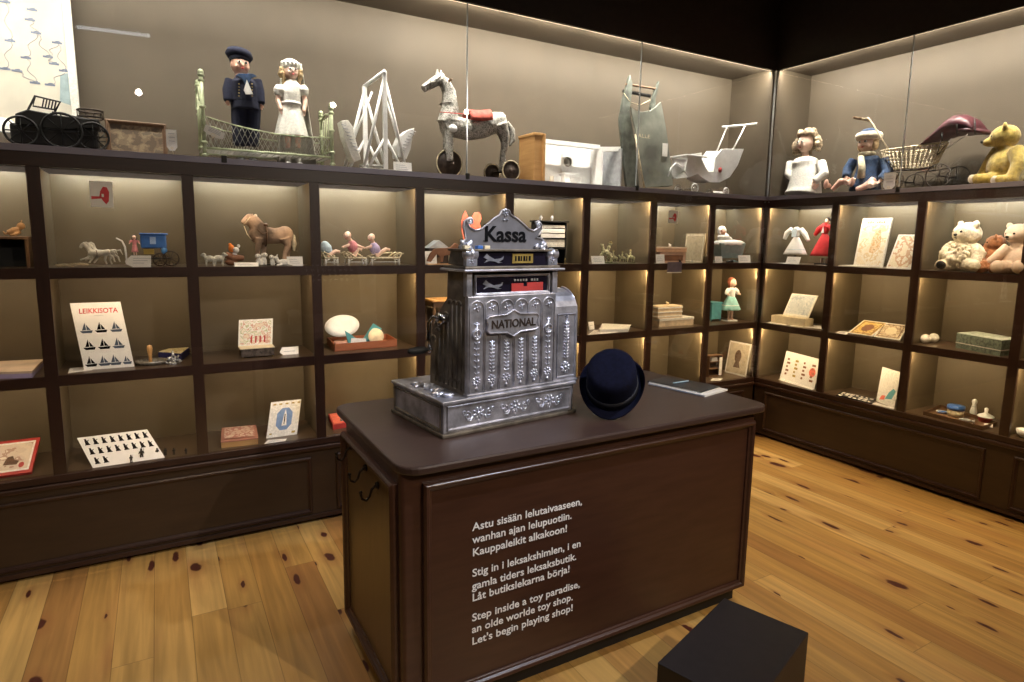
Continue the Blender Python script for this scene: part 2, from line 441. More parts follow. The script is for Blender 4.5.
    # seams
    fx = math_('FRACT', xs); dx = math_('MINIMUM', fx, math_('SUBTRACT', 1, fx))
    fy = math_('FRACT', ys); dy = math_('MULTIPLY', math_('MINIMUM', fy, math_('SUBTRACT', 1, fy)), LEN/W)
    dd = math_('MINIMUM', dx, dy)
    sr = n.new('ShaderNodeMapRange'); l.new(dd, sr.inputs[0]); sr.inputs[1].default_value = .004; sr.inputs[2].default_value = .016; sr.inputs[3].default_value = .55; sr.inputs[4].default_value = 1
    ms = n.new('ShaderNodeMix'); ms.data_type = 'RGBA'; ms.blend_type = 'MULTIPLY'; ms.inputs[0].default_value = 1
    l.new(mk.outputs[2], ms.inputs[6]); l.new(sr.outputs[0], ms.inputs[7])
    l.new(ms.outputs[2], b.inputs['Base Color'])
    b.inputs['Roughness'].default_value = .42; b.inputs['Coat Weight'].default_value = .12; b.inputs['Coat Roughness'].default_value = .3
    bp = n.new('ShaderNodeBump'); bp.inputs['Strength'].default_value = .25; bp.inputs['Distance'].default_value = .002
    l.new(sr.outputs[0], bp.inputs['Height']); l.new(bp.outputs[0], b.inputs['Normal'])
    return m

# ---------------------------------------------------------------- room shell
XR, XL, YB, YF, ZC = .50, -6.6, .50, -6.5, 3.6
struct(MB().bx(XL, XR, YF, YB, -.1, 0).build('floor', floor_mat()))
struct(MB().bx(XL, XR, YF, YB, ZC, ZC+.1).build('ceiling', M['ceil']))
struct(MB().bx(XL, XR, YB, YB+.1, -.1, ZC+.1).build('wall_back', M['wallm']))
struct(MB().bx(XR, XR+.1, YF, YB, -.1, ZC+.1).build('wall_right', M['wallm']))
struct(MB().bx(XL-.1, XL, YF, YB, -.1, ZC+.1).build('wall_left', M['wallm']))
struct(MB().bx(XL, XR, YF-.1, YF, -.1, ZC+.1).build('wall_front', M['wallm']))

# ---------------------------------------------------------------- cabinets
P = .596; HW = .0255
Z1, Z1b, Z2, Z2b, ZD, ZW, ZL, ZT = 1.444, 1.396, .952, .903, .487, 1.886, 1.976, 2.945
DEP = .40
RZ = -PI/2      # right-hand wall: local x runs towards the camera, local y into the wall
class Wall:
    def __init__(s, rz): s.rz = rz
    def w(s, x, y, z=0):
        return Vector((x, y, z)) if s.rz == 0 else Vector((y, -x, z))
LW, RW = Wall(0), Wall(RZ)

def frame_mould(mb, x0, x1, z0, z1, y, wd=.022, pr=.014):
    """mitred picture-frame moulding standing out of a face at y towards -y"""
    prof = [(0, 0), (0, -pr*.6), (wd*.25, -pr), (wd*.6, -pr*.85), (wd*.75, -pr*.45), (wd, -pr*.3), (wd, 0)]
    ring = []
    for (a, d) in prof:
        ring.append([(x0+a, y+d, z0+a), (x1-a, y+d, z0+a), (x1-a, y+d, z1-a), (x0+a, y+d, z1-a)])
    vs = [p for r in ring for p in r]; fs = []
    for i in range(len(prof)-1):
        for k in range(4):
            l = (k+1) % 4; fs.append((i*4+k, i*4+l, (i+1)*4+l, (i+1)*4+k))
    mb.add(vs, fs, 0, False)

def cabinet(root, posts, side, panels):
    """shelving: local x from the corner; side=+1 if shelves run to +x (right wall), -1 to -x (left wall)"""
    X = lambda k: side*k*P
    n0, n1 = min(posts), max(posts)
    a, b = sorted((side*.013 if side > 0 else -.0005, X(n1)))
    TW = .011        # half thickness of a divider panel behind its front stile
    for k in posts:
        if k == n0:
            lo, hi = sorted((0, side*HW))
            o = MB().bx(lo+(.0125 if side > 0 else 0), hi-(.0125 if side < 0 else 0), 0, .022, Z_D0, ZW).build('front_stile', M['wood'], root)
            MB().bx(*sorted((side*.0127, side*(TW+.004))), .022, DEP, ZD, ZW).build('lining', M['back'], o)
            continue
        o = MB().bx(X(k)-HW, X(k)+HW, 0, .022, Z_D0, ZW).build('front_stile', M['wood'], root)
        MB().bx(X(k)-TW, X(k)+TW, .022, DEP-.004, ZD, ZW).build('divider_panel', M['back'], root)
    for k in range(n0, n1):
        xa, xb = sorted((X(k), X(k+1))); fa, fb = xa+HW, xb-HW; xa += TW+.001; xb -= TW+.001
        if k == n0:
            if side > 0: xa += .004
            else: xb -= .004
        ga, gb = max(fa, min(xa, xb)), fb
        for (zt, zb) in ((Z1, Z1b), (Z2, Z2b)):
            o = MB().bx(fa, fb, .002, .020, zb, zt).build('shelf_lip', M['wood_h'], root)
            o = MB().bx(xa, xb, .0225, DEP-.005, zt-.022, zt-.0002).build('shelf_board', M['shelf'], root)
        MB().bx(xa, xb, .020, DEP-.005, ZD, ZD+.0012).build('deck_lining', M['shelf'], root)
        for ri, (zc, zf) in enumerate(((ZW+.030, Z1), (Z1-.022, Z2), (Z2-.022, ZD))):
            MB().bx(fa+.005, fb-.005, .0235, .031, zc-.008, zc-.001).build('light_strip', M['led'], root)
            row = 0 if ri == 0 else 1
            c = root.matrix_world @ Vector(((fa+fb)/2, .031, zc-.009))
            if ri == 0:      # added cool lamp under the top board to make the back lining glow
                area('added_back_glow', root.matrix_world @ Vector(((fa+fb)/2, .325, ZW+.026)), fb-fa-.04, 1.5, (.92, 1, .97), root.matrix_world.to_3x3() @ Vector((0, .35, -1)), .008)
            dim = 1.0 if (side > 0 or k < 6) else .55
            lc = LED_C[row] if dim == 1 else (1, .76, .50)
            area('shelf_light', c, fb-fa-.02, LED_P[row]*dim, lc, root.matrix_world.to_3x3() @ Vector((0, .75, -1)), .006)
            c2 = root.matrix_world @ Vector(((xb-.006) if side < 0 else (xa+.006), .029, zc-.075))
            area('shelf_side_light', c2, .006, LED_S*dim*2.0, LED_C[1], root.matrix_world.to_3x3() @ Vector((side*.25, 1, -.15)), .11)
            c3 = root.matrix_world @ Vector(((xb-.006) if side < 0 else (xa+.006), .029, (zc+zf)/2-.05))
            area('shelf_side_light', c3, .006, LED_S*dim*.5, LED_C[1], root.matrix_world.to_3x3() @ Vector((side*.25, 1, 0)), .24)
    MB().bx(a, b, DEP-.004, DEP+.02, .0, ZW).build('back_panel', M['back'], root)
    # rail over the top row, deck and plinth
    MB().bx(a, b, -.004, .022, ZW, ZL-.030).build('top_rail', M['wood_h'], root)
    d = MB().bx(a, b, -.006, DEP, Z_D0, ZD).build('deck_board', M['wood_h'], root, bevel=.003)
    MB().bx(a, b, .022, DEP, ZW+.030, ZL-.032).build('top_board', M['back'], root)
    MB().bx(a, b, -.013, .01, Z_D0-.03, Z_D0-.005).build('deck_moulding', M['wood_h'], root, bevel=.006)
    pl = MB().bx(a, b, .002, .03, .02, Z_D0).build('plinth', M['panel'], root)
    MB().bx(a, b, .05, .07, 0, .03).build('toe_kick', M['black'], root)
    MB().bx(a, b, -.006, .002, .02, .045).build('plinth_skirting', M['wood_h'], root, bevel=.002)
    for (p0, p1) in panels:
        mb = MB(); frame_mould(mb, p0, p1, .060, .385, .002); mb.build('panel_moulding', M['wood'], root)

Z_D0 = .452
M['led'] = emis('warm_light_strip', (1, .70, .36), 5); M['led2'] = emis('soft_light_strip', (1, .82, .60), 1.0)
LED_P = (2.3, 1.9); LED_C = ((1, .86, .68), (1, .74, .42)); LED_S = .22

def corner_fix(): pass
cabL = thing('display_cabinet', 'long dark brown shelving cabinet along the back wall behind the counter', 'cabinet', (0, 0, 0), 0)
cabR = thing('display_cabinet', 'dark brown shelving cabinet on the right-hand wall with bears and books in its top row', 'cabinet', (0, 0, 0), RZ)
bpy.context.view_layer.update()
cabinet(cabL, list(range(0, 11)), -1, [(-5.95, -5.22), (-5.08, -3.637), (-3.500, -1.95), (-1.81, -.12)])
cabinet(cabR, list(range(0, 5)), 1, [(.12, 1.709), (1.857, 2.36)])

# upper showcases: channel, back, soffit, fascia, glass panes with clips
def showcase(root, length, side, seams):
    a, b = sorted((side*.0125 if side > 0 else -.0005, side*length))
    aa, ab = (a, b) if side < 0 else (.0125, b)
    MB().bx(aa, ab, -.012, .03, ZL-.030, ZL).build('glazing_channel', M['ledge'], root, bevel=.002)
    MB().bx(a, b, .03, .43, ZL-.030, ZL-.004).build('case_floor', M['shelf'], root)
    MB().bx(a, b, .425, .44, ZL-.03, ZT+.06).build('case_back', M['backup'], root)
    MB().bx(a, b, .012, .43, ZT+.02, ZT+.05).build('case_soffit', M['backup'], root)
    MB().bx(a, b, -.012, .012, ZT, ZC-.02).build('fascia', M['wallm'], root)
    e = 0
    MB().bx(min(e, side*.012), max(e, side*.012), .012, .425, ZL-.004, ZT+.02).build('case_end_panel', M['backup'], root)
    MB().bx(a+.03, b-.03, .016, .03, ZT+.004, ZT+.014).build('light_strip', M['led2'], root)
    ss = [0]+seams+[length]
    for i in range(len(ss)-1):
        p, q = sorted((side*max(ss[i], .014), side*ss[i+1]))
        g = MB().bx(p+.003, q-.003, -.004, .004, ZL, ZT)
        g.build('glass_pane', M['glass'], root)
        if i:
            xs = side*ss[i]
            MB().bx(xs-.0022, xs+.0022, -.005, .005, ZL, ZT).build('glass_joint', M['edge'], root)
            MB().bx(xs-.012, xs+.012, -.018, -.004, ZL-.022, ZL+.012).build('glass_clip', M['black'], root, bevel=.002)
    n = 0
    q = .3
    while q < length:
        c = root.matrix_world @ Vector((side*q, .03, ZT+.0))
        kq = 1 if (side > 0 or q < 2.9) else .55
        area('showcase_light', c, .56, 5.2*kq, (1, .92, .77), root.matrix_world.to_3x3() @ Vector((0, 1, -.60)), .012, 150)
        area('showcase_light', c, .56, 3.6*(kq+.25 if kq < 1 else 1), (1, .94, .82), root.matrix_world.to_3x3() @ Vector((0, .22, -1)), .012, 80)
        q += .6
caseL = thing('showcase', 'upper glass showcase on the back wall holding the large old toys', 'showcase', (0, 0, 0), 0)
caseR = thing('showcase', 'upper glass showcase on the right-hand wall holding seated dolls and a golden bear', 'showcase', (0, 0, 0), RZ)
bpy.context.view_layer.update()
showcase(caseL, 5.96, -1, [1.377, 2.686, 5.33])
MB().bx(-4.018, -3.994, -.018, -.004, ZL-.022, ZL+.012).build('glass_clip', M['black'], caseL, bevel=.002)
showcase(caseR, 2.384, 1, [1.036])
MB().bx(-.014, -.006, -.016, -.0045, ZL, ZT).build('corner_profile', M['edge'], caseL)
MB().bx(-.012, 0, -.012, 0, ZL, ZT).build('corner_post', M['wood'], caseL)
# lower glazing in front of the shelves
def glazing(length, side, seams, label, rz):
    g = label
    ss = [0]+seams+[length]
    for i in range(len(ss)-1):
        p, q = sorted((side*max(ss[i], .02), side*ss[i+1]))
        MB().bx(p+.002, q-.002, -.018, -.014, ZD+.001, ZW+.055).build('glass_pane', M['glass'], g)
    for sx_ in (.03, length-.01):
        MB().bx(side*sx_-.004, side*sx_+.004, -.014, -.006, ZW+.04, ZW+.05).build('glass_bracket', M['edge'], g)
glazing(5.96, -1, [1.377, 2.686, 5.33], cabL, 0)
glazing(2.384, 1, [1.036], cabR, RZ)

# ---------------------------------------------------------------- counter
K = thing('shop_counter', 'dark brown panelled shop counter with white lettering standing in the middle of the floor', 'counter', (-2.88, -1.30, 0), 0)
kx0, kx1, ky0, ky1, kz = -.835, .785, -.395, .385, .91     # local extents of the body
def rounded_rect(x0, x1, y0, y1, r, n=6):
    pts = []
    for (cx, cy, a) in ((x1-r, y0+r, -90), (x1-r, y1-r, 0), (x0+r, y1-r, 90), (x0+r, y0+r, 180)):
        for i in range(n+1):
            q = R(a+90*i/n); pts.append((cx+r*math.cos(q), cy+r*math.sin(q)))
    return pts
o = MB().prism(rounded_rect(kx0-.004, kx1+.055, ky0-.032, ky1+.03, .075), .028, 'xy', kz-.028).build('counter_top', M['ctop'], K, bevel=.007)
ky1 = .252
bd = MB().prism(rounded_rect(kx0+.004, kx1-.004, ky0+.002, ky1-.004, .018), .812, 'xy', .075).build('body', M['counter'], K)
MB().bx(kx0+.035, kx1-.035, ky0+.035, ky1-.035, 0, .08).build('base', M['black'], K)
mb = MB(); frame_mould(mb, kx0+.075, kx1-.022, .080, .845, ky0+.002, .030, .022); mb.build('front_moulding', M['counter'], K, bevel=.002)
mb = MB(); frame_mould(mb, kx0+.075, kx1-.022, .082, .845, -ky1+.004, .030, .022)
mb.v = [Vector((-v.x-.05, -v.y, v.z)) for v in mb.v]; mb.build('back_moulding', M['counter'], K)
# left end: framed panel with three hooks
mb = MB(Matrix.Translation((kx0+.004, 0, 0)) @ Matrix.Rotation(-PI/2, 4, 'Z')); frame_mould(mb, -.245, .365, .078, .845, 0, .034, .024)
mb.build('end_moulding', M['counter'], K, bevel=.002)
mb = MB(Matrix.Translation((kx0+.004, 0, 0)) @ Matrix.Rotation(-PI/2, 4, 'Z')); mb.bx(-.212, .332, -.003, .001, .105, .812)
mb.build('end_panel', wood('golden_brown_end_panel', (.10, .060, .020), (.13, .078, .027), .35, 5, (8, 8, 1.2), .05), K)  # golden tone paints a warm reflection into the brown panel's colour
mb = MB(Matrix.Translation((kx1-.004, 0, 0)) @ Matrix.Rotation(PI/2, 4, 'Z')); frame_mould(mb, -.365, .235, .082, .845, 0, .03, .018)
mb.build('end_moulding', M['counter'], K)
for (u, v) in ((352, 456), (366, 477), (378, 495)):
    p = at(u, v, x=K.location.x+kx0) - K.location
    h = MB(); x0 = kx0+.001
    h.cyl((x0, p.y, p.z+.035), (x0-.010, p.y, p.z+.035), .013, .010, 14)
    h.tube([(x0-.008, p.y, p.z+.035), (x0-.022, p.y, p.z+.025), (x0-.030, p.y, p.z), (x0-.042, p.y, p.z-.012), (x0-.056, p.y, p.z-.004), (x0-.060, p.y, p.z+.016)], .0042, 8)
    h.ell((x0-.060, p.y, p.z+.020), .006)
    h.build('coat_hook', M['bronze'], K)
lines = [('Astu sisään lelutaivaaseen,', 531, 582), ('wanhan ajan lelupuotiin.', 543.7, 571.5), ('Kauppaleikit alkakoon!', 556.5, 566), ('Stig in i leksakshimlen, i en', 577, 580),
         ('gamla tiders leksaksbutik.', 590, 576), ('Låt butikslekarna börja!', 601.5, 568.5), ('Step inside a toy paradise,', 621.5, 579), ('an olde worlde toy shop.', 633.2, 572), ("Let's begin playing shop!", 645, 571.5)]
yk = K.location.y+ky0+.0005
zt0 = [at(472, v, y=yk).z for (_, v, _2) in lines]
x_l = at(472, 585, y=yk).x
for i, (tx, v, ur) in enumerate(lines):
    vr = v-(28, 22, 22, 26, 25, 22, 25, 22, 23)[i]
    ctext(tx, .0385, M['letter'], 'lettering', K, Vector((x_l, yk-.0006, zt0[i]))-K.location, UP, .0004, bold=.0005, width=at(ur, vr, y=yk).x-x_l)

# low black box beside the counter
bz = .30
pts = [at(724, 598, z=bz), at(809, 632, z=bz), at(657, 663, z=bz)]
ctr = (pts[1]+pts[2])/2
rt = (pts[1]-pts[0]); lf = (pts[2]-pts[0])
ang = math.atan2(lf.y, lf.x)
B = thing('black_box', 'low matt black box standing on the floor in front of the counter', 'box', (ctr.x, ctr.y, 0), ang-PI)
MB().bx(-lf.length/2, lf.length/2, -rt.length/2, rt.length/2, .012, bz).build('body', mat('matt_black_laminate', (.014, .010, .010), .5), B, bevel=.003)
for sx_ in (-1, 1):
    for sy_ in (-1, 1):
        MB().cyl((sx_*(lf.length/2-.04), sy_*(rt.length/2-.04), 0), (sx_*(lf.length/2-.04), sy_*(rt.length/2-.04), .013), .015).build('foot', M['black'], B)
print('box', lf.length, rt.length, ctr)

# ================================================================ things
class Item:
    """an Empty at the base of a thing on the left (back) or right wall; L() turns a photo pixel on the
    thing's own vertical plane into local metres (x right, y away, z up)"""
    def __init__(s, name, label, cat, u, v, d, zb, wall='L', group=None):
        s.d, s.wall = d, wall
        p = at(u, v, y=d) if wall == 'L' else at(u, v, x=d)
        s.o = Vector((p.x, p.y, zb)); s.rz = 0 if wall == 'L' else RZ
        s.r = thing(name, label, cat, s.o, s.rz, group)
        s.s = (s.o-CAM).dot(_f)/FPX      # metres per photo pixel here
    def L(s, u, v, dy=0):
        if s.wall == 'L':
            p = at(u, v, y=s.d+dy)-s.o; return Vector((p.x, p.y, p.z))
        p = at(u, v, x=s.d+dy)-s.o; return Vector((-p.y, p.x, p.z))
    def F(s, u, v, z):
        p = at(u, v, z=z)-s.o
        return Vector((p.x, p.y, p.z)) if s.wall == 'L' else Vector((-p.y, p.x, p.z))
    def mb(s): return MB()
ZV = ZL-.004
def mir(mb, f):
    for sx_ in (-1, 1): f(sx_)

# ---------------------------------------------------------------- cash register
AR = math.atan2(.071, .62)
RG = thing('cash_register', 'ornate nickel cash register with a Kassa sign on top, standing on the counter', 'cash register', (-3.488, -1.507, .91), AR)
_ex = Vector((math.cos(AR), math.sin(AR), 0)); _ey = Vector((-math.sin(AR), math.cos(AR), 0))
def rl(u, v, y):
    d = _f + (u-512)/FPX*_r - (v-341-PY)/FPX*_u
    t = (y-(CAM-RG.location).dot(_ey))/d.dot(_ey); q = CAM+t*d-RG.location
    return Vector((q.dot(_ex), y, q.z))
o = MB().bx(.004, .606, .006, .40, .012, .122).build('drawer_case', M['silver'], RG, bevel=.004)
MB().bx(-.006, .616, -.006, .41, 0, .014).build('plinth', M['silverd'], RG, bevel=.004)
MB().bx(-.004, .614, -.004, .408, .118, .132).build('case_top', M['silver'], RG, bevel=.004)
mb = MB(); frame_mould(mb, .018, .592, .022, .112, .006, .008, .006); mb.build('front_frame', M['silver'], RG)
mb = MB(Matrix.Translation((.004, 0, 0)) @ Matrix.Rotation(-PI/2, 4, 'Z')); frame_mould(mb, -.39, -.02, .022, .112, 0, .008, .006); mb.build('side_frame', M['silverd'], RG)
def flower(mb, x, y, z, r, n=6):
    mb.ell((x, y, z), (r*.32, .005, r*.32), nu=8, nv=5)
    for k in range(n):
        q = 2*PI*k/n+.3
        mb.ell((x+r*.66*math.cos(q), y+.001, z+r*.66*math.sin(q)), (r*.34, .0035, r*.2), rotm('Y', -math.degrees(q)), 8, 5)
def scroll(mb, x, y, z, r, sgn=1, t=.0022, turns=1.3, n=16, a0=0):
    pts = []
    for i in range(n+1):
        q = a0+sgn*2*PI*turns*i/n; rr = r*(1-.82*i/n)
        pts.append((x+rr*math.cos(q), y, z+rr*math.sin(q)))
    mb.tube(pts, [t*(1-.4*i/n) for i in range(n+1)], 6)
for cx in (.15, .315, .48):
    mb = MB(); flower(mb, cx, .004, .068, .026, 8)
    for sg in (-1, 1):
        scroll(mb, cx+sg*.046, .005, .064, .016, sg, .003, 1.2, a0=PI/2)
        scroll(mb, cx+sg*.062, .005, .078, .010, -sg, .0025, 1.1, a0=-PI/2)
        mb.tube([(cx+sg*.025, .005, .06), (cx+sg*.035, .005, .045), (cx+sg*.05, .005, .048)], [.003, .004, .002], 6)
    mb.tube([(cx, .005, .045), (cx, .005, .030)], [.003, .0015], 6)
    mb.build('rosette', M['orn'], RG)
# body in side profile
prof = [(.030, .131), (.030, .585), (.150, .585), (.155, .475), (.205, .43), (.270, .345), (.285, .20), (.285, .131)]
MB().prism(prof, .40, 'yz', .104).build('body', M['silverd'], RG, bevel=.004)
mb = MB()
for i in range(7):      # flutes down the left side
    y = .050+i*.031; zt = .455 if i < 3 else (.44-(i-2)*.033)
    mb.tube([(.103, y, .15), (.103, y, zt)], .0042, 6)
    mb.torus((.103, y+.0155, zt), .0155, .0042, 'x', 8, 6, 0, 0, PI)
    flower(mb, .103, y+.0155, .18, .008)
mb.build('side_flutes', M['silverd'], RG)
mb = MB()               # leaf scrolls lying on the step at the left
for i in range(9):
    x = .03+.05*random.random(); y = .05+i*.028; a = random.uniform(-40, 40)
    mb.ell((x, y, .139), (.022, .012, .009), rotm('Z', a) @ rotm('Y', random.uniform(-20, 20)), 10, 6)
    mb.torus((x+.02, y+.008, .139), .010, .003, 'z', 12, 6)
mb.build('leaf_ornament', M['orn'], RG)
MB().bx(.104, .506, .008, .031, .131, .492).build('front_plate', M['silver'], RG, bevel=.004)
MB().bx(.100, .625, .002, .034, .131, .142).build('sill', M['silver'], RG, bevel=.003)
fw = .392/6
for i in range(6):
    x0 = .109+i*fw; x1 = x0+fw; c = (x0+x1)/2; r = fw/2-.003
    mb = MB()
    pts = [(x0+.003, .0075, .146)]+[(x0+.003, .0075, .44)]
    pts += [(c+r*math.cos(PI-PI*k/8), .0075, .445+r*math.sin(PI-PI*k/8)) for k in range(9)]
    pts += [(x1-.003, .0075, .146)]
    mb.tube(pts, .0033, 6); mb.build('flute_border', M['silver'], RG)
    mb = MB(); flower(mb, c, .007, .450, .016, 4); mb.build('arch_quatrefoil', M['orn'], RG)
    mb = MB(); flower(mb, c, .006, .185, .020, 9)
    mb.tube([(c, .007, .166), (c, .007, .155)], [.004, .008], 6); mb.build('daisy_boss', M['orn'], RG)
    mb = MB()
    for k in range(9):
        z = .215+k*.0135
        if i in (0, 5): z = .215+k*.022
        if i not in (0, 5) and z > .335: continue
        for sg in (-1, 1): mb.ell((c+sg*.006, .007, z), (.0075, .003, .0032), rotm('Y', sg*-35), 6, 4)
    mb.tube([(c, .007, .21), (c, .007, .33 if i not in (0, 5) else .40)], .0018, 6)
    if i in (0, 5): mb.torus((c, .006, .355), .017, .0035, 'y', 16, 6)
    mb.build('leaf_strip', M['orn'], RG)
a, b = rl(485.6, 322, -.002), rl(539.4, 322, -.002)
zc = .388; xm = (a.x+b.x)/2; hw = (b.x-a.x)/2-.004; hh = .033
plate = [(xm-hw, zc-hh*.6), (xm-hw+.012, zc-hh*.9), (xm-.03, zc-hh), (xm, zc-hh-.016), (xm+.03, zc-hh), (xm+hw-.012, zc-hh*.9), (xm+hw, zc-hh*.6),
         (xm+hw-.008, zc), (xm+hw, zc+hh*.6), (xm+hw-.012, zc+hh*.9), (xm+.03, zc+hh), (xm, zc+hh+.016), (xm-.03, zc+hh), (xm-hw+.012, zc+hh*.9), (xm-hw, zc+hh*.6), (xm-hw+.008, zc)]
o = MB().prism(plate, .009, 'xz', -.004).build('name_plate', M['silver'], RG, bevel=.001)
MB().tube([(p[0], -.005, p[1]) for p in plate], .0035, 6, close=True).build('rim', M['silver'], o)
ctext('NATIONAL', .042, M['rust'], 'lettering', o, (xm-hw*.84, -.0045, zc-.014), UP, .002, bold=.0008, width=hw*1.68)
# drum at the right
pr = [(.018, .131), (.018, .41)]+[(.018+.10*(1-math.cos(R(t))), .41+.088*math.sin(R(t))) for t in range(15, 91, 15)]+[(.24, .498), (.24, .131)]
MB().prism(pr, .122, 'yz', .509).build('side_drum', M['silver'], RG, bevel=.005)
mb = MB(); frame_mould(mb, .522, .618, .15, .405, .018, .006, .005)
for k in range(12):
    z = .23+k*.0125
    for sg in (-1, 1): mb.ell((.570+sg*.007, .015, z), (.009, .003, .0035), rotm('Y', sg*-35), 6, 4)
mb.tube([(.570, .015, .225), (.570, .015, .385)], .002, 6)
flower(mb, .570, .015, .188, .026, 9); flower(mb, .57, .015, .392, .010, 5); mb.build('drum_ornament', M['orn'], RG)
mb = MB(); mb.torus((.515, .118, .41), .0905, .005, 'x', 12, 6, 0, PI/2, PI); mb.torus((.627, .118, .41), .0905, .005, 'x', 12, 6, 0, PI/2, PI); mb.build('drum_rim', M['orn'], RG)
# flag windows
M['dglass'] = mat('dark_window_glass', (.012, .010, .018), .12)
for nm, z0, z1, y in (('lower_window', .497, .560, .024), ('upper_window', .597, .648, .020)):
    o = MB().bx(.148, .470, y, y+.01, z0, z1).build(nm, M['dglass'], RG)
    mb = MB(); zc = (z0+z1)/2; yy = y-.003
    mb.prism([(.175, zc+.004), (.188, zc+.017), (.200, zc+.008), (.222, zc-.002), (.250, zc+.001), (.262, zc+.008), (.258, zc-.003), (.240, zc-.012), (.256, zc-.014), (.238, zc-.016), (.222, zc-.010), (.200, zc-.008), (.178, zc-.014), (.192, zc-.003)], .002, 'xz', yy)
    mb.build('silver_emblem', M['orn'], o)
    if nm == 'lower_window':
        MB().bx(.300, .355, yy-.001, yy+.002, z0+.004, z0+.034).build('red_tab', M['redp'], o); MB().bx(.372, .448, yy-.001, yy+.002, z0+.004, z0+.036).build('red_tab', M['redp'], o)
        MB().bx(.30, .448, yy-.0008, yy+.002, z0+.004, z0+.022).build('red_tab', M['redp'], o)
        mb = MB()
        for k in range(9):
            if k != 5: mb.bx(.312+k*.013, .320+k*.013, yy-.001, yy, z0+.042, z0+.050)
        mb.build('small_print', M['grey'], o)
    else:
        q = MB().bx(.300, .395, yy, yy+.003, zc-.017, zc+.017).build('gold_label', M['gold'], o)
        mb = MB()
        for k in range(6): mb.bx(.312+k*.0125, .318+k*.0125+(k % 2)*.003, yy-.001, yy, zc-.009, zc+.009)
        mb.build('print', M['inkblk'], q)
mb = MB(); frame_mould(mb, .138, .480, .492, .566, .022, .009, .008); mb.build('window_frame', M['silver'], RG)
for x in (.112, .500):
    MB().bx(x-.012, x+.012, .010, .034, .49, .576).build('window_column', M['silver'], RG, bevel=.003)
MB().bx(.080, .535, -.008, .165, .577, .586).build('cornice', M['silver'], RG, bevel=.003)
MB().bx(.090, .518, .004, .155, .585, .596).build('cornice_step', M['silverd'], RG, bevel=.003)
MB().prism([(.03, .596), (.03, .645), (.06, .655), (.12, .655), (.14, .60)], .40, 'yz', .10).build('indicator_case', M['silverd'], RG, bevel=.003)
MB().bx(.095, .51, .008, .135, .648, .656).build('case_cap', M['silverd'], RG, bevel=.002)
for x in (.122, .488):
    mb = MB(); mb.bx(x-.022, x+.022, .012, .032, .598, .640)
    mb.torus((x, .022, .640), .014, .008, 'x', 12, 8, 0); mb.cyl((x-.024, .022, .638), (x+.024, .022, .638), .017); flower(mb, x, .011, .615, .014, 5)
    mb.build('scroll_bracket', M['orn'], RG)
# the Kassa sign
def kp(a_, b_): return rl(430+a_/6.2, 200+b_/6.2, .08)
out = [(190, 326), (178, 290), (196, 262), (220, 240), (212, 200), (204, 165), (210, 130), (232, 114), (256, 122), (262, 142), (250, 150), (240, 140), (232, 152), (245, 172), (275, 188), (312, 180), (350, 150), (395, 112), (428, 92), (438, 68), (462, 56), (488, 66), (498, 92), (535, 114), (578, 150), (610, 182), (640, 190), (662, 176), (668, 160), (655, 152), (650, 136), (668, 130), (686, 148), (690, 180), (676, 212), (655, 232), (688, 238), (712, 262), (724, 300), (722, 326)]
pp = [kp(*q) for q in out]
o = MB().prism([(p.x, p.z) for p in pp], .010, 'xz', .078).build('sign_board', mat('pewter_sign_face', (.17, .17, .19), .45, .4, .1), RG, bevel=.002)
MB().tube([(p.x, .076, p.z) for p in pp], .0035, 6, close=True).build('sign_rim', M['silver'], RG)
for sg, (cx, cy_) in ((-1, (225, 285)), (1, (680, 290))):
    mb = MB()
    for k in range(8):
        p = kp(cx+random.uniform(-32, 32), cy_+random.uniform(-24, 24)); mb.ell((p.x, .074, p.z), (.014, .006, .008), rotm('Y', random.uniform(0, 180)), 8, 5)
    mb.build('leaf_cluster', M['orn'], RG)
for (cx, cy_) in ((240, 132), (668, 160)):
    mb = MB(); p = kp(cx, cy_); scroll(mb, p.x, .073, p.z, .014, 1, .004); mb.build('volute', M['orn'], RG)
mb = MB(); p = kp(465, 80); flower(mb, p.x, .074, p.z, .014, 6); p = kp(465, 122); flower(mb, p.x-.008, .075, p.z, .006, 4); flower(mb, p.x+.008, .075, p.z, .006, 4)
mb.build('sign_ornament', M['orn'], RG)
a, b = kp(332, 255), kp(588, 255)
ctext('Kassa', .078, M['inkblk'], 'lettering', RG, (a.x, .0765, a.z), UP, .0008, bold=.0020, width=b.x-a.x)
mb = MB()
mb.bx(a.x-.003, a.x+.018, .0755, .0765, a.z-.001, a.z+.002); mb.bx(a.x-.003, a.x+.018, .0755, .0765, a.z+.059, a.z+.062)
mb.build('serif', M['inkblk'], RG)
for u, v, m_ in ((466, 250, 'cream'), (479, 250, 'bluep'), (486, 250, 'cream')):
    p = rl(u, v, .05); MB().bx(p.x-.012, p.x+.012, .04, .06, .656, .668).build('small_token', M[m_], RG, bevel=.002)
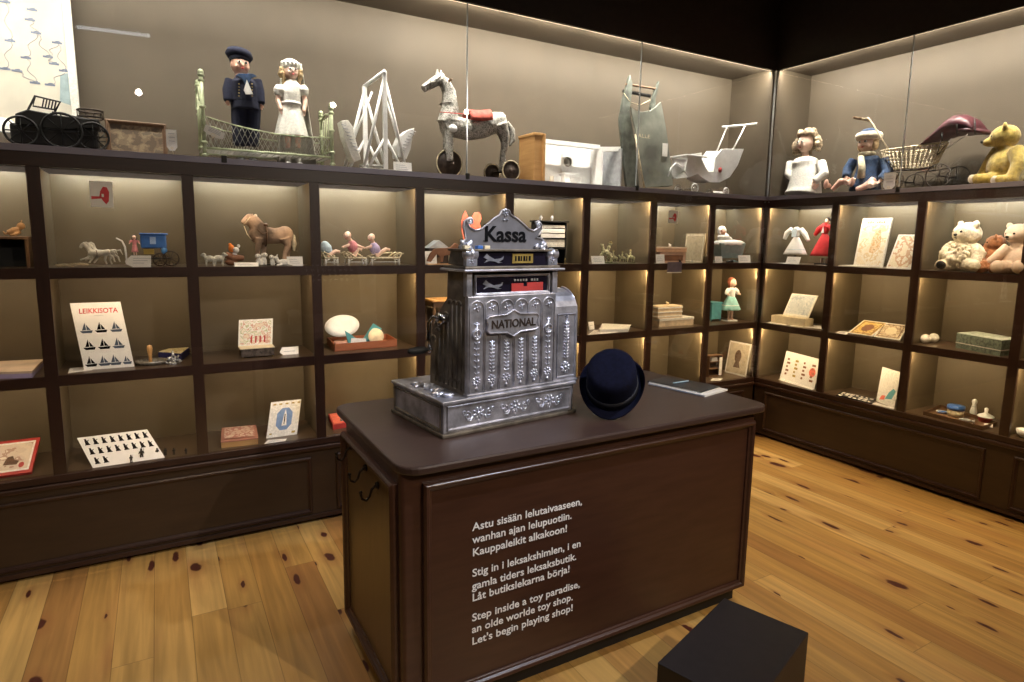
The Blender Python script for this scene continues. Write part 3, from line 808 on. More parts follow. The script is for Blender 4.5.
# crank on the left side
mb = MB(); mb.cyl((.104, .155, .40), (.075, .155, .40), .020, .016); mb.cyl((.075, .155, .40), (.068, .155, .40), .026)
mb.tube([(.072, .155, .40), (.060, .175, .405), (.052, .195, .38), (.050, .195, .33), (.050, .185, .285)], [.008, .008, .008, .008, .009], 8)
mb.ell((.050, .185, .282), .012); o = mb.build('crank', M['chrome'], RG)
mb = MB(); mb.lathe([(0, 0), (.006, 0), (.008, .006), (.007, .012), (.013, .020), (.015, .045), (.012, .075), (.008, .086), (0, .088)], (.048, .185, .284), 16, rot=rotm('Y', -90))
mb.build('handle', M['black'], o)
mb = MB()
for i in range(4):
    y = .165+i*.027; z = .468-i*.034
    for k in range(9):
        x = .135+k*.04; mb.cyl((x, y, z-.02), (x, y+.012, z+.012), .003, seg=6); mb.cyl((x, y+.012, z+.012), (x, y+.014, z+.017), .011, seg=12)
o = mb.build('keys', M['white'], RG)
MB().cyl((.30, .40, .07), (.30, .425, .07), .012, .016).build('drawer_knob', M['silver'], RG)

# ---------------------------------------------------------------- top hat, tipped so its crown faces the room
hp = at(612, 393, z=.99)
H = thing('top_hat', 'dark navy felt top hat tipped over on the counter beside the cash register', 'hat', (hp.x, hp.y, .91), 0)
q = Matrix.Rotation(R(-44), 3, 'Z') @ Matrix.Rotation(R(40), 3, 'X')      # the crown looks at the room, a little up
crown = MB(); prof = [(0, .128), (.045, .129), (.080, .126), (.094, .116), (.098, .09), (.099, .05), (.102, .01), (.112, -.004), (.098, -.006), (.092, .05), (.088, .11), (0, .118)]
crown.lathe(prof, (0, 0, 0), 40, rot=q, sx=1.0, sy=1.12)
vs = []; fs = []; nr, ns = 6, 48
for j, th in ((0, 0), (1, .005)):
    for i in range(nr+1):
        rr = .098+.044*i/nr
        for k in range(ns):
            a_ = 2*PI*k/ns; cu_ = (abs(math.cos(a_))**1.6)*.040*(i/nr)**2
            vs.append(q @ Vector((rr*math.cos(a_)-(.012*(i/nr)**2*math.cos(a_)), rr*1.12*math.sin(a_), th+cu_-.004)))
n1 = (nr+1)*ns
for i in range(nr):
    for k in range(ns):
        l = (k+1) % ns
        fs.append((i*ns+k, i*ns+l, (i+1)*ns+l, (i+1)*ns+k)); fs.append((n1+i*ns+k, n1+(i+1)*ns+k, n1+(i+1)*ns+l, n1+i*ns+l))
for k in range(ns):
    l = (k+1) % ns; fs.append((nr*ns+k, nr*ns+l, n1+nr*ns+l, n1+nr*ns+k)); fs.append((k, n1+k, n1+l, l))
brim = MB().add(vs, fs)
rib = MB().lathe([(.103, .008), (.105, .008), (.103, .036), (.1005, .036)], (0, 0, 0), 40, rot=q, sy=1.12)
lo = min(v.z for v in brim.v+crown.v)
for m_, nm, mt_ in ((crown, 'crown', M['hatfelt']), (brim, 'brim', M['hatfelt']), (rib, 'ribbon', mat('black_grosgrain', (.004, .004, .008), .7))):
    m_.v = [v-Vector((0, 0, lo-.0005)) for v in m_.v]; m_.build(nm, mt_, H)

# ---------------------------------------------------------------- papers and pen on the counter
pts = [at(649, 386, z=.91), at(706, 399, z=.91), at(725, 390, z=.91), at(672, 377, z=.91)]
pc = sum(pts, Vector())/4; pe = (pts[1]-pts[0]); pa = math.atan2(pe.y, pe.x); pl_ = pe.length; pw_ = .195
for k, (th, m_, nm, lb) in enumerate(((.008, 'paper', 'notebook', 'white stack of papers under the black notebook on the counter'), (.007, 'blk', 'notebook', 'black notebook lying on the white papers on the counter'))):
    M['blk'] = mat('black_book_cover', (.018, .020, .026), .3)
    z0 = .91+(0, .0082)[k]
    T_ = thing('paper_stack' if k == 0 else 'notebook', lb, 'paper' if k == 0 else 'notebook', (pc.x+(0, -.008)[k], pc.y+(0, .016)[k], z0), pa+(0, .05)[k])
    if k == 0: 
        MB().bx(-pl_/2, pl_/2, -pw_/2, pw_/2, 0, th).build('sheets', M['paper'], T_)
        MB().bx(-pl_/2+.004, pl_/2, -pw_/2-.001, -pw_/2, .003, .0045).build('page_edge', M['inkblu'], T_)
    else:
        MB().bx(-pl_/2+.01, pl_/2-.016, -pw_/2+.02, pw_/2-.01, 0, .006).build('pages', M['paper'], T_)
        MB().bx(-pl_/2+.006, pl_/2-.012, -pw_/2+.016, pw_/2-.006, .006, .0078).build('cover', M['blk'], T_)
        MB().bx(-pl_/2+.006, -pl_/2+.010, -pw_/2+.016, pw_/2-.006, 0, .006).build('spine', M['blk'], T_)
a, b = at(671, 383, z=.932), at(692, 380, z=.932)
pn = thing('pen', 'thin pale blue pen lying on the black notebook', 'pen', ((a.x+b.x)/2, (a.y+b.y)/2, .9302), math.atan2(b.y-a.y, b.x-a.x))
MB().cyl((-.055, 0, 0), (.045, 0, 0), .0038, seg=10).build('barrel', mat('pale_blue_plastic', (.35, .5, .6), .3), pn)
MB().cyl((.045, 0, 0), (.062, 0, 0), .0036, .0008, 10).build('tip', M['chrome'], pn); MB().bx(-.05, -.015, -.0015, .0015, .0035, .0055).build('clip', M['chrome'], pn)

# ================================================================ what stands in the showcases and compartments
def remeshed(mb, name, m_, root, vox, relax=4, **k): return mb.build(name, m_, root, remesh=vox, relax=relax, **k)
def paper_tag(nm, lb, u0, v0, u1, v1, d, zb, wall='L', lean=12, group='small white label cards', m_='paper', swing=0, hang=False, th=.002):
    """a small card standing or hanging, seen between two pixels"""
    I = Item(nm, lb, 'label', (u0+u1)/2, v1, d, zb, wall, group)
    a, b = I.L(u0, v1), I.L(u1, v0); w_ = b.x-a.x; h_ = b.z-a.z
    if not hang: a.z = 0
    o = MB(Matrix.Translation((0, 0, a.z)) @ Matrix.Rotation(R(-lean), 4, 'X')).bx(-w_/2, w_/2, 0, th, 0, h_).build('card', M[m_], I.r)
    mb = MB(Matrix.Translation((0, 0, a.z)) @ Matrix.Rotation(R(-lean), 4, 'X'))
    for k in range(3): mb.bx(-w_*.36, w_*(.30-.08*k), -.0004, 0, h_*(.28+.2*k), h_*(.28+.2*k)+max(.0015, h_*.035))
    mb.build('print', M['grey'], I.r)
    return I

# ---- dolls
def face(root, c, r, look=(0, -1, 0), eye='eye', s_=1.0):
    """eyes, brows and mouth on a head centred at c, radii r, facing look"""
    lk = Vector(look).normalized(); sd = lk.cross(Vector((0, 0, 1))).normalized(); up = sd.cross(lk)
    c = Vector(c); e = MB(); w_ = MB(); m_ = MB()
    for sg in (-1, 1):
        p = c + lk*r[1]*.93 + sd*sg*r[0]*.36 + up*r[2]*.08
        w_.ell(p, (r[0]*.20*s_, r[0]*.11, r[0]*.14*s_), nu=8, nv=6)
        e.ell(p+lk*r[0]*.06, (r[0]*.12*s_, r[0]*.08, r[0]*.12*s_), nu=8, nv=6)
        q_ = p+up*r[2]*.24-lk*r[1]*.02
        e.tube([q_-sd*r[0]*.15, q_+up*r[0]*.05, q_+sd*r[0]*.15], r[0]*.035, 5)
    w_.build('eye_white', M['white'], root); e.build('eyes', M[eye], root)
    p = c + lk*r[1]*.93 - up*r[2]*.45
    m_.tube([p-sd*r[0]*.16-lk*r[0]*.04, p, p+sd*r[0]*.16-lk*r[0]*.04], [r[0]*.05, r[0]*.10, r[0]*.05], 6); m_.build('mouth', M['pinkl'], root)
def head(mb, c, r, look=(0, -1, 0)):
    lk = Vector(look).normalized(); c = Vector(c)
    mb.ell(c, r, nu=20, nv=14)
    mb.ell(c+lk*r[1]*.12-Vector((0, 0, r[2]*.42)), (r[0]*.72, r[1]*.78, r[2]*.55), nu=16, nv=10)      # jaw
    mb.ell(c+lk*r[1]*.98-Vector((0, 0, r[2]*.16)), (r[0]*.09, r[1]*.10, r[2]*.11), nu=8, nv=6)           # nose
    sd = lk.cross(Vector((0, 0, 1)))
    for sg in (-1, 1):
        mb.ell(c+sd*sg*r[0]*.98-Vector((0, 0, r[2]*.08)), (r[0]*.10, r[0]*.14, r[2]*.22), nu=8, nv=6)
        mb.ell(c+lk*r[1]*.62+sd*sg*r[0]*.42-Vector((0, 0, r[2]*.30)), (r[0]*.34, r[1]*.34, r[2]*.30), nu=10, nv=8)  # cheeks
def hand(mb, p, dirv, side, s_):
    """palm, four fingers of different length and a thumb"""
    p = Vector(p); d = Vector(dirv).normalized(); sd = d.cross(Vector((0, -1, 0)))
    sd = sd.normalized() if sd.length > .1 else Vector((1, 0, 0))
    mb.ell(p+d*s_*.4, (s_*.36, s_*.26, s_*.48), nu=8, nv=6)
    for k, ln in enumerate((.75, .9, .85, .65)):
        o_ = sd*(k-1.5)*s_*.2
        mb.tube([p+d*s_*.7+o_, p+d*s_*(.7+ln*.5)+o_*1.1, p+d*s_*(.7+ln)+o_*1.1+Vector((0, -s_*.2, 0))], [s_*.12, s_*.11, s_*.08], 6)
    mb.tube([p+d*s_*.2+sd*side*s_*.3, p+d*s_*.6+sd*side*s_*.62, p+d*s_*.95+sd*side*s_*.66], [s_*.14, s_*.12, s_*.09], 6)

# sailor doll
M['skin'], M['skinw']
I = Item('sailor_doll', 'boy doll in a dark sailor suit and round black cap standing behind the wire bed', 'doll', 245, 152, .20, ZV)
L = I.L; hc = L(240, 65, -.01); hr = (.045, .046, .054)
sk = MB(); head(sk, hc, hr, (.18, -1, 0)); sk.tube([hc-Vector((0, 0, .03)), hc-Vector((0, -.004, .075))], .026, 10)
for (w0, sg) in ((L(228, 100, -.02), -1), (L(261, 104, -.02), 1)): hand(sk, w0, (0, 0, -1), -sg, .020)
remeshed(sk, 'body', M['skin'], I.r, .0028, 2); face(I.r, hc, hr, (.18, -1, 0))
ja = MB(); top = L(243, 76); wst = L(245, 99)
ja.tube([top+Vector((0, 0, .0)), top-Vector((0, 0, .035)), (top+wst)/2, wst, wst-Vector((0, 0, .02))], [.028, .066, .070, .068, .070], 16)
for (u0, v0, u1, v1, u2, v2) in ((231, 80, 228, 90, 228, 101), (256, 80, 259, 92, 261, 104)):
    ja.tube([L(u0, v0), L(u1, v1, -.005), L(u2, v2, -.02)], [.030, .028, .022], 10)
remeshed(ja, 'jacket', M['navy'], I.r, .0045)
co = MB(); co.prism([(p.x, p.z) for p in (L(233, 79), L(240, 81), L(245, 90), L(250, 81), L(255, 79), L(251, 76.5), L(237, 76.5))], .012, 'xz', -.072); co.build('collar', M['bluec'], I.r, bevel=.003)
co = MB(); co.prism([(p.x, p.z) for p in (L(245, 83), L(251, 97), L(244, 97), L(242, 93))], .008, 'xz', -.078); co.build('shirt_front', M['white'], I.r)
for k in range(5):
    for u in (239, 252): p = L(u, 84+k*3, -.073); MB().ell(p, .0042, nu=8, nv=5).build('button', M['brassy'], I.r)
tr = MB(); tr.tube([wst+Vector((0, 0, .01)), L(246, 110)], [.066, .072], 16)
for (u0, u1) in ((239, 240), (253, 252)): tr.tube([L(u0, 104), L(u0, 120), L(u1, 146)], [.040, .038, .034], 12)
remeshed(tr, 'trousers', M['navy'], I.r, .0045)
for u in (240, 252): 
    p = L(u, 148); MB().ell((p.x, -.015, .018), (.024, .045, .018)).build('shoe', M['black'], I.r)
cp = MB(); cp.lathe([(0, .056), (.035, .054), (.060, .042), (.067, .022), (.056, .006), (.047, 0)], hc+Vector((-.004, .008, .026)), 24, rot=rotm('Y', 8) @ rotm('X', -10)); cp.cyl(hc+Vector((0, .004, .016)), hc+Vector((0, .006, .036)), .049, .050, 24)
cp.build('cap', M['navy'], I.r)

# bride doll
I = Item('bride_doll', 'girl doll in an ivory lace dress and long veil standing at the bed', 'doll', 293, 155, .20, ZV)
L = I.L; hc = L(291, 71, -.005); hr = (.038, .040, .049)
sk = MB(); head(sk, hc, hr, (.1, -1, 0)); sk.tube([hc-Vector((0, 0, .03)), hc-Vector((0, -.004, .075))], .016, 10)
for (a, b, c_, sg) in ((L(279, 92), L(278, 100, -.01), L(281, 110, -.03), -1), (L(302, 92), L(305, 100, -.01), L(304, 112, -.03), 1)):
    sk.tube([a, b, c_], [.016, .014, .011], 8); hand(sk, c_, (-sg*.1, -.2, -1), -sg, .016)
for u in (288, 298): sk.tube([L(u, 130), L(u, 148)], [.020, .013], 10)
remeshed(sk, 'body', M['skinw'], I.r, .0028, 2); face(I.r, hc, hr, (.1, -1, 0))
hb = MB(); hb.ell(hc+Vector((0, .010, .008)), (.045, .042, .051)); 
for sg in (-1, 1):
    for k in range(4): hb.tube([hc+Vector((sg*(.040+.003*k), -.004*k, .01)), hc+Vector((sg*(.047+.003*k), -.012+.008*k, -.02)), hc+Vector((sg*.038, -.006+.006*k, -.052)), hc+Vector((sg*.044, .0, -.075))], [.010, .012, .010, .004], 8)
remeshed(hb, 'hair', M['blond'], I.r, .003, 2)
dr = MB(); nk = L(292, 80)
dr.tube([nk, nk-Vector((0, 0, .03)), L(291, 94), L(291, 104), L(291, 106)], [.022, .048, .052, .048, .047], 18)
for (a, b) in ((L(281, 86), L(279, 96, -.005)), (L(301, 86), L(304, 96, -.005))): dr.tube([a, (a+b)/2, b], [.026, .036, .024], 12)
remeshed(dr, 'bodice', M['lace'], I.r, .004)
vs = []; fs = []; n = 48; w0 = L(291, 105); zb_ = L(291, 136).z
for i in range(9):
    t = i/8
    for k in range(n):
        a_ = 2*PI*k/n; rr = (.046+.040*t**.8)*(1+.07*t*math.sin(a_*9)+.02*t*math.sin(a_*5+1))
        vs.append((w0.x+rr*math.cos(a_), w0.y+rr*.85*math.sin(a_), w0.z+(zb_-w0.z)*t))
for i in range(8):
    for k in range(n): l_ = (k+1) % n; fs.append((i*n+k, i*n+l_, (i+1)*n+l_, (i+1)*n+k))
MB().add(vs, fs).build('skirt', M['lace'], I.r)
MB().torus((w0.x, w0.y, w0.z+.005), .048, .008, 'z').build('sash', M['white'], I.r)
for u in (287, 299): p = L(u, 152); MB().ell((p.x, -.018, .016), (.018, .036, .016)).build('shoe', M['white'], I.r)
for sg in (-1, 1):
    p = L(293+sg*5, 148); MB().cyl((p.x, 0, .02), (p.x, 0, .075), .014, .017, 12).build('sock', M['lace'], I.r)
vs = []; fs = []; n = 14
for i in range(13):      # veil: from the crown down behind the right arm
    t = i/12; zz = hc.z+.045-(hc.z+.045-.03)*t
    for k in range(n+1):
        a_ = PI*(-.05+1.1*k/n); rr = .052+.050*t; cx_ = hc.x+.014*t+.004
        vs.append((cx_+rr*math.cos(a_)*(1+.06*math.sin(k*2.2)), hc.y+.004+rr*.8*math.sin(a_), zz))
for i in range(12):
    for k in range(n): a_ = i*(n+1)+k; fs.append((a_, a_+1, a_+n+2, a_+n+1))
v = MB().add(vs, fs).build('veil', mat('ivory_net', (.72, .70, .62), .8, 0, .1, 120, .8, 160), I.r); md = v.modifiers.new('t', 'SOLIDIFY'); md.thickness = .003
mb = MB(); mb.ell(hc+Vector((0, .006, .026)), (.050, .048, .038)); mb.build('veil_cap', v.data.materials[0], I.r)
for k in range(7):
    a_ = PI*(1.05+.9*k/6); MB().ell(hc+Vector((.046*math.cos(a_), .042*math.sin(a_), .036)), .007).build('wreath_flower', M['white'], I.r)

# green wire doll bed
I = Item('wire_doll_bed', 'pale green iron doll bed with sagging wire-mesh sides', 'bed', 265, 160, .20, ZV)
L = I.L; y0, y1 = -.14, .10
for y in (y0, y1):
    q = (y-y0)
    for (u, vt, dy) in ((199, 80, y0), (325, 112, y0)):
        a, b = L(u, vt, 0), L(u, 158, 0)
        mb = MB(); mb.cyl((a.x, y, .0), (a.x, y, a.z), .0095, seg=10)
        for z in (.02, .08, a.z*.62, a.z-.005, a.z-.03): mb.ell((a.x, y, z), (.016, .016, .010), nu=10, nv=6)
        mb.ell((a.x, y, a.z+.008), (.014, .014, .016)); mb.build('bed_post', M['greenm'], I.r)
xa, xb = L(199, 120).x, L(325, 120).x; zr = .055
for x, zt in ((xa, L(199, 92).z), (xb, L(325, 118).z)):
    mb = MB(); mb.tube([(x, y0, zt*.8), (x, y0+.03, zt*1.0), (x, (y0+y1)/2, zt*1.05), (x, y1-.03, zt), (x, y1, zt*.8)], .006, 8)
    mb.tube([(x, y0, .09), (x, y1, .09)], .005, 8)
    for k in range(1, 6): y = y0+(y1-y0)*k/6; mb.tube([(x, y, .09), (x, y, zt*.97)], .0028, 6)
    mb.build('bed_end', M['greenm'], I.r)
for y in (y0, y1):
    mb = MB(); mb.tube([(xa, y, zr), (xb, y, zr)], .006, 8)
    def zs(t): return (.155)*(1-t)+.105*t - .055*4*t*(1-t)*.55
    mb.tube([(xa+(xb-xa)*k/16, y, zr+zs(k/16)) for k in range(17)], .0035, 6)
    mb.build('side_rail', M['greenm'], I.r)
    mb = MB(); N = 24
    for k in range(N):
        t, t1 = k/N, (k+1)/N
        x, x1 = xa+(xb-xa)*t, xa+(xb-xa)*t1
        mb.tube([(x, y, zr), (x1, y, zr+zs(t1)*.5), (x, y, zr+zs(t))], .0014, 4)
        mb.tube([(x1, y, zr), (x, y, zr+zs(t)*.5), (x1, y, zr+zs(t1))], .0014, 4)
    mb.build('side_mesh', M['wire'], I.r)
mb = MB()
for k in range(21): x = xa+(xb-xa)*k/20; mb.tube([(x, y0, zr), (x, y1, zr)], .002, 5)
for k in range(9): y = y0+(y1-y0)*k/8; mb.tube([(xa, y, zr), (xb, y, zr)], .002, 5)
mb.build('base_mesh', M['wire'], I.r)
MB().bx(xa+.02, xb-.02, y0+.02, y1-.02, .0, .012).build('base_board', M['rust'], I.r)
def hang_tag(lb, u0, v0, u1, v1, d, wall='L', tilt=0, zb=None):
    I = Item('paper_tag', lb, 'tag', (u0+u1)/2, v1, d, 0, wall, None)
    a, b = I.L(u0, v1), I.L(u1, v0); w_, h_ = b.x-a.x, b.z-a.z
    I.r.location.z = a.z; h2 = h_
    mb = MB(Matrix.Rotation(R(tilt), 4, 'Y'))
    mb.prism([(-w_/2, 0), (w_/2, 0), (w_/2, h2*.82), (w_*.25, h2), (-w_*.25, h2), (-w_/2, h2*.82)], .0015, 'xz', 0); mb.build('card', M['paper'], I.r)
    mb = MB(Matrix.Rotation(R(tilt), 4, 'Y'))
    mb.torus((0, 0, h2*.88), w_*.10, .0012, 'y', 12, 5)
    mb.tube([(0, 0, h2*.9), (.004, .003, h2*1.15), (-.004, .012, h2*1.4)], .0009, 4); mb.build('string', M['cream'], I.r)
    mb = MB(Matrix.Rotation(R(tilt), 4, 'Y'))
    for k in range(3): mb.bx(-w_*.3, w_*.3, -.0006, 0, h2*(.2+.18*k), h2*(.2+.18*k)+.003)
    mb.build('print', M['grey'], I.r); return I
t_ = hang_tag('grey paper tag tied to the green wire doll bed', 205, 138, 226, 128, .045, tilt=22)
t_ = hang_tag('white paper tag hanging at the right of the worn framed picture', 165, 151, 177, 129, .06)

# white toy swing with two swan boats
I = Item('toy_swing', 'white wooden toy boat swing with two slatted wing seats', 'toy swing', 372, 166, .17, ZV)
L = I.L; mb = MB(); fz = .012
def bar(mb, a, b, w_=.010): 
    a, b = Vector(a), Vector(b); mb.tube([a, b], w_, 4)
px_ = [L(383, 165).x, L(370, 160).x]
for (u, y) in ((381, -.06), (368, .07)):
    f = MB(); t0 = L(u, 74 if u == 381 else 84); f.bx(t0.x-.012, t0.x+.012, y-.010, y+.010, 0, t0.z); f.build('upright', M['white'], I.r, bevel=.002)
    for sg in (-1, 1):
        bar(b_ := MB(), (t0.x, y, t0.z*.95), (t0.x+sg*.125, y, .02), .009); b_.build('slanted_leg', M['white'], I.r)
        bar(b_ := MB(), (t0.x, y, .20), (t0.x+sg*.10, y, .02), .009); b_.build('brace', M['white'], I.r)
    MB().bx(t0.x-.15, t0.x+.15, y-.010, y+.010, 0, .018).build('foot_rail', M['white'], I.r)
a, b = L(381, 74), L(368, 84); MB().tube([(a.x, -.07, a.z), (b.x, .08, b.z)], .014, 4).build('cross_beam', M['white'], I.r)
for sg, pts in ((-1, [(339, 122), (346, 121), (351, 128), (354, 142), (359, 160), (352, 163), (347, 152), (342, 138)]), (1, [(412, 129), (405, 131), (398, 137), (394, 146), (395, 158), (404, 160), (408, 150), (410, 138)])):
    P_ = [L(u, v) for u, v in pts]; o = MB().prism([(p.x, p.z) for p in P_], .09, 'xz', -.045).build('wing_seat', M['white'] if sg > 0 else M['lace'], I.r, bevel=.004)
    s_ = MB()
    for k in range(8):
        t = .1+.75*k/8; p = P_[0].lerp(P_[4], t) if sg < 0 else P_[0].lerp(P_[4], t)
        s_.tube([(p.x-.012, -.049, p.z), (p.x+.016, -.049, p.z-.004)], .002, 4)
    s_.build('slats', M['grey'], o)
for (u, v, u2, v2) in ((384, 92, 398, 140), (372, 92, 352, 144)):
    a, b = L(u, v), L(u2, v2); MB().tube([a, b], .006, 6).build('hanger', M['white'], I.r)
MB().bx(-.06, .06, -.04, .05, .035, .045).build('floor_board', M['white'], I.r)
paper_tag('label_card', 'white card block in front of the toy swing', 394, 160, 412, 169, .035, ZV, lean=8)

# wheeled horse
I = Item('wheeled_horse', 'dapple grey wooden horse on wheels with a red saddle cloth', 'toy horse', 470, 172, .19, ZV)
L = I.L; y0 = -.0
hb = MB()
hb.tube([L(443, 128), L(452, 126), L(468, 130), L(482, 129), L(496, 122), L(503, 121)], [.056, .066, .064, .058, .064, .055], 20)
hb.tube([L(447, 124), L(450, 108), L(449, 92), L(443, 80)], [.062, .052, .042, .034], 16)
hb.tube([L(444, 78), L(436, 81), L(428, 86), L(423, 89)], [.034, .031, .026, .022], 14)
hb.tube([L(437, 77), L(437.5, 69)], [.015, .005], 8); hb.tube([L(441, 76, .02), L(441, 70, .02)], [.014, .005], 8)
hb.tube([L(449, 132, -.03), L(449, 148, -.034), L(450, 161, -.036)], [.030, .026, .020], 12)
hb.tube([L(447, 132, .04), L(447, 148, .036), L(448, 161, .036)], [.028, .025, .020], 12)
for y in (-.035, .035): hb.tube([L(500, 124, y), L(504, 136, y), L(505, 146, y), L(503, 153, y*.8), Vector((L(502, 160).x, y*.55, .066))], [.050, .036, .024, .019, .016], 12)
remeshed(hb, 'body', M['dapple'], I.r, .0055, 3)
for y in (-1, 1): p = L(434, 81); MB().ell((p.x, y*.026, p.z), .006).build('eye', M['eye'], I.r)
mb = MB(); mb.tube([L(507, 122), L(512, 130), L(513, 140), L(510, 146)], [.012, .020, .018, .006], 10); remeshed(mb, 'tail', M['dapple'], I.r, .004)
mb = MB()
for k in range(9):
    a, b = L(466+k*2.6, 108+[0, 1, 2, 2, 2, 1.5, 1, .5, 0][k]), 0
mb2 = MB(); vs = []; fs = []
for i in range(9):
    t = i/8; u = 466+22*t; c_ = L(u, 121.5); 
    for k in range(13):
        a_ = PI*k/12; vs.append((c_.x, -.070*math.cos(a_), c_.z+.074*math.sin(a_)**.8-.006*math.sin(PI*t)))
for i in range(8):
    for k in range(12): a_ = i*13+k; fs.append((a_, a_+1, a_+14, a_+13))
v = mb2.add(vs, fs).build('saddle_cloth', mat('faded_red_cloth', (.38, .07, .05), .8, 0, .25, 40), I.r); md = v.modifiers.new('t', 'SOLIDIFY'); md.thickness = .006
def ring(c, r, n_, m_, nm, axis='z'): return MB().torus(c, r, n_, axis).build(nm, m_, I.r)
mb = MB(); c_ = L(448, 104); 
mb.tube([c_+Vector((.050*math.cos(2*PI*k/20), .046*math.sin(2*PI*k/20), .004*math.cos(2*PI*k/20))) for k in range(20)], .003, 5, close=True); mb.build('neck_strap', M['rust'], I.r)
mb = MB(); mb.tube([L(440, 112, -.055), L(452, 113, -.068), L(466, 114, -.066)], .003, 5); mb.build('breast_strap', M['redp'], I.r)
mb = MB(); mb.tube([L(441, 76, -.030), L(436, 80, -.034), L(428, 84, -.026), L(424, 87, -.02)], .0025, 5); mb.tube([L(431, 79, -.026), L(430, 88, -.026)], .0025, 5); mb.build('bridle', M['rust'], I.r)
p = L(447, 82); MB().cyl((p.x, -.07, p.z), (p.x, .07, p.z), .007).build('handle_peg', M['oldwood'], I.r)
p = L(449, 130); MB().ell((p.x, -.062, p.z), (.028, .012, .022)).build('shoulder_bolt', M['white'], I.r)
def wheel(root, u, v, r, y, th=.012, m1='rust', m2='wicker'):
    p = at(u, v, y=I.d+y)-I.o; c_ = (p.x, y, r+.001)
    mb = MB(); mb.torus(c_, r-.006, .006, 'y', 32, 8); mb.cyl((p.x, y-th*.35, c_[2]), (p.x, y+th*.35, c_[2]), r-.006, seg=32); o = mb.build('wheel', M[m1], root)
    MB().torus((c_[0], c_[1]-th*.3, c_[2]), r-.004, .0045, 'y', 32, 6).build('tyre', M[m2], o); MB().cyl((p.x, y-th, c_[2]), (p.x, y+th, c_[2]), .014, seg=12).build('hub', M['rust'], o)
wheel(I.r, 449, 160, .088, 0, .016)
wheel(I.r, 511, 160, .066, -.065); wheel(I.r, 492, 160, .060, .085)
ax0, ax1 = at(511, 160, y=I.d-.065)-I.o, at(492, 160, y=I.d+.085)-I.o
MB().tube([(ax0.x, -.075, .064), (ax1.x, .095, .061)], .006, 8).build('axle', M['rust'], I.r)
p = L(449, 160); MB().cyl((p.x, -.07, .083), (p.x, .07, .083), .006).build('axle', M['rust'], I.r)

# open-fronted white doll room
I = Item('doll_room', 'open-fronted pine box fitted as a white doll washroom', 'dollhouse', 573, 183, .21, ZV)
L = I.L; D = .11; x0 = L(545, 182, -D).x-.014; x1 = L(621, 186, -D).x; h_ = L(548, 134, -D).z
MB().bx(x0, x0+.014, -D, D, 0, h_).build('side_wall', M['pine'], I.r, bevel=.002)
MB().bx(x0-.060, x0, D-.20, D, 0, h_-.012).build('pine_wing', M['pine'], I.r, bevel=.002)
MB().bx(x0-.066, x0+.004, D-.205, D+.004, h_-.012, h_+.006).build('pine_rail', M['pine'], I.r, bevel=.002)
MB().bx(x0+.014, x1, D-.008, D, 0, h_-.015).build('back_wall', M['white'], I.r)
MB().bx(x1-.010, x1, -D, D, 0, h_-.04).build('side_wall', M['grey'], I.r)
MB().bx(x0+.014, x1, -D, D, 0, .010).build('floor_board', M['white'], I.r)
xm_ = L(600, 150, .0).x
MB().bx(x0+.014, xm_, .0, .05, h_-.040, h_-.012).build('shelf_rail', M['white'], I.r)
MB().prism([(xm_, 0), (xm_, .05), (x1, -.04), (x1, -.09)], .030, 'xy', h_-.055).build('shelf_rail', M['white'], I.r)
MB().bx(xm_-.008, xm_, -.04, D-.01, .01, h_-.045).build('partition', M['white'], I.r)
def spot_in(u, dy): return L(u, 160, dy).x
J = thing('doll_washstand', 'white toy washstand with a round mirror inside the doll room', 'washstand', I.o+Vector((spot_in(569, .06), .055, .010)), 0)
MB().bx(-.055, .055, -.03, .04, 0, .080).build('cabinet', M['white'], J, bevel=.003); MB().bx(-.062, .062, -.036, .042, .080, .088).build('top', M['white'], J)
MB().bx(-.042, .042, .028, .040, .088, .225).build('back_board', M['white'], J, bevel=.004)
mb = MB(); mb.lathe([(0, 0), (.034, 0), (.034, .004), (0, .004)], (0, .026, .168), 28, rot=rotm('X', 90)); mb.build('mirror', mat('dull_mirror', (.22, .20, .17), .2, .6), J)
mb = MB(); mb.torus((0, .025, .168), .036, .004, 'y'); mb.build('mirror_frame', M['white'], J)
J = thing('doll_stool', 'small white toy box seat at the left front of the doll room', 'stool', I.o+Vector((spot_in(556, -.04), -.04, .010)), 0)
MB().bx(-.030, .030, -.025, .025, .012, .050).build('seat', M['white'], J, bevel=.003)
for sx_ in (-1, 1):
    for sy_ in (-1, 1): MB().bx(sx_*.026-.004, sx_*.026+.004, sy_*.021-.004, sy_*.021+.004, 0, .012).build('leg', M['white'], J)
J = thing('doll_bathtub', 'small white toy tub standing in front of the washstand in the doll room', 'bathtub', I.o+Vector((spot_in(576, -.05), -.055, .010)), 0)
MB().lathe([(0, .002), (.020, 0), (.028, .012), (.034, .045), (.036, .047), (.030, .045), (.024, .014), (0, .010)], (0, 0, 0), 24, sx=1.3).build('tub', M['white'], J)

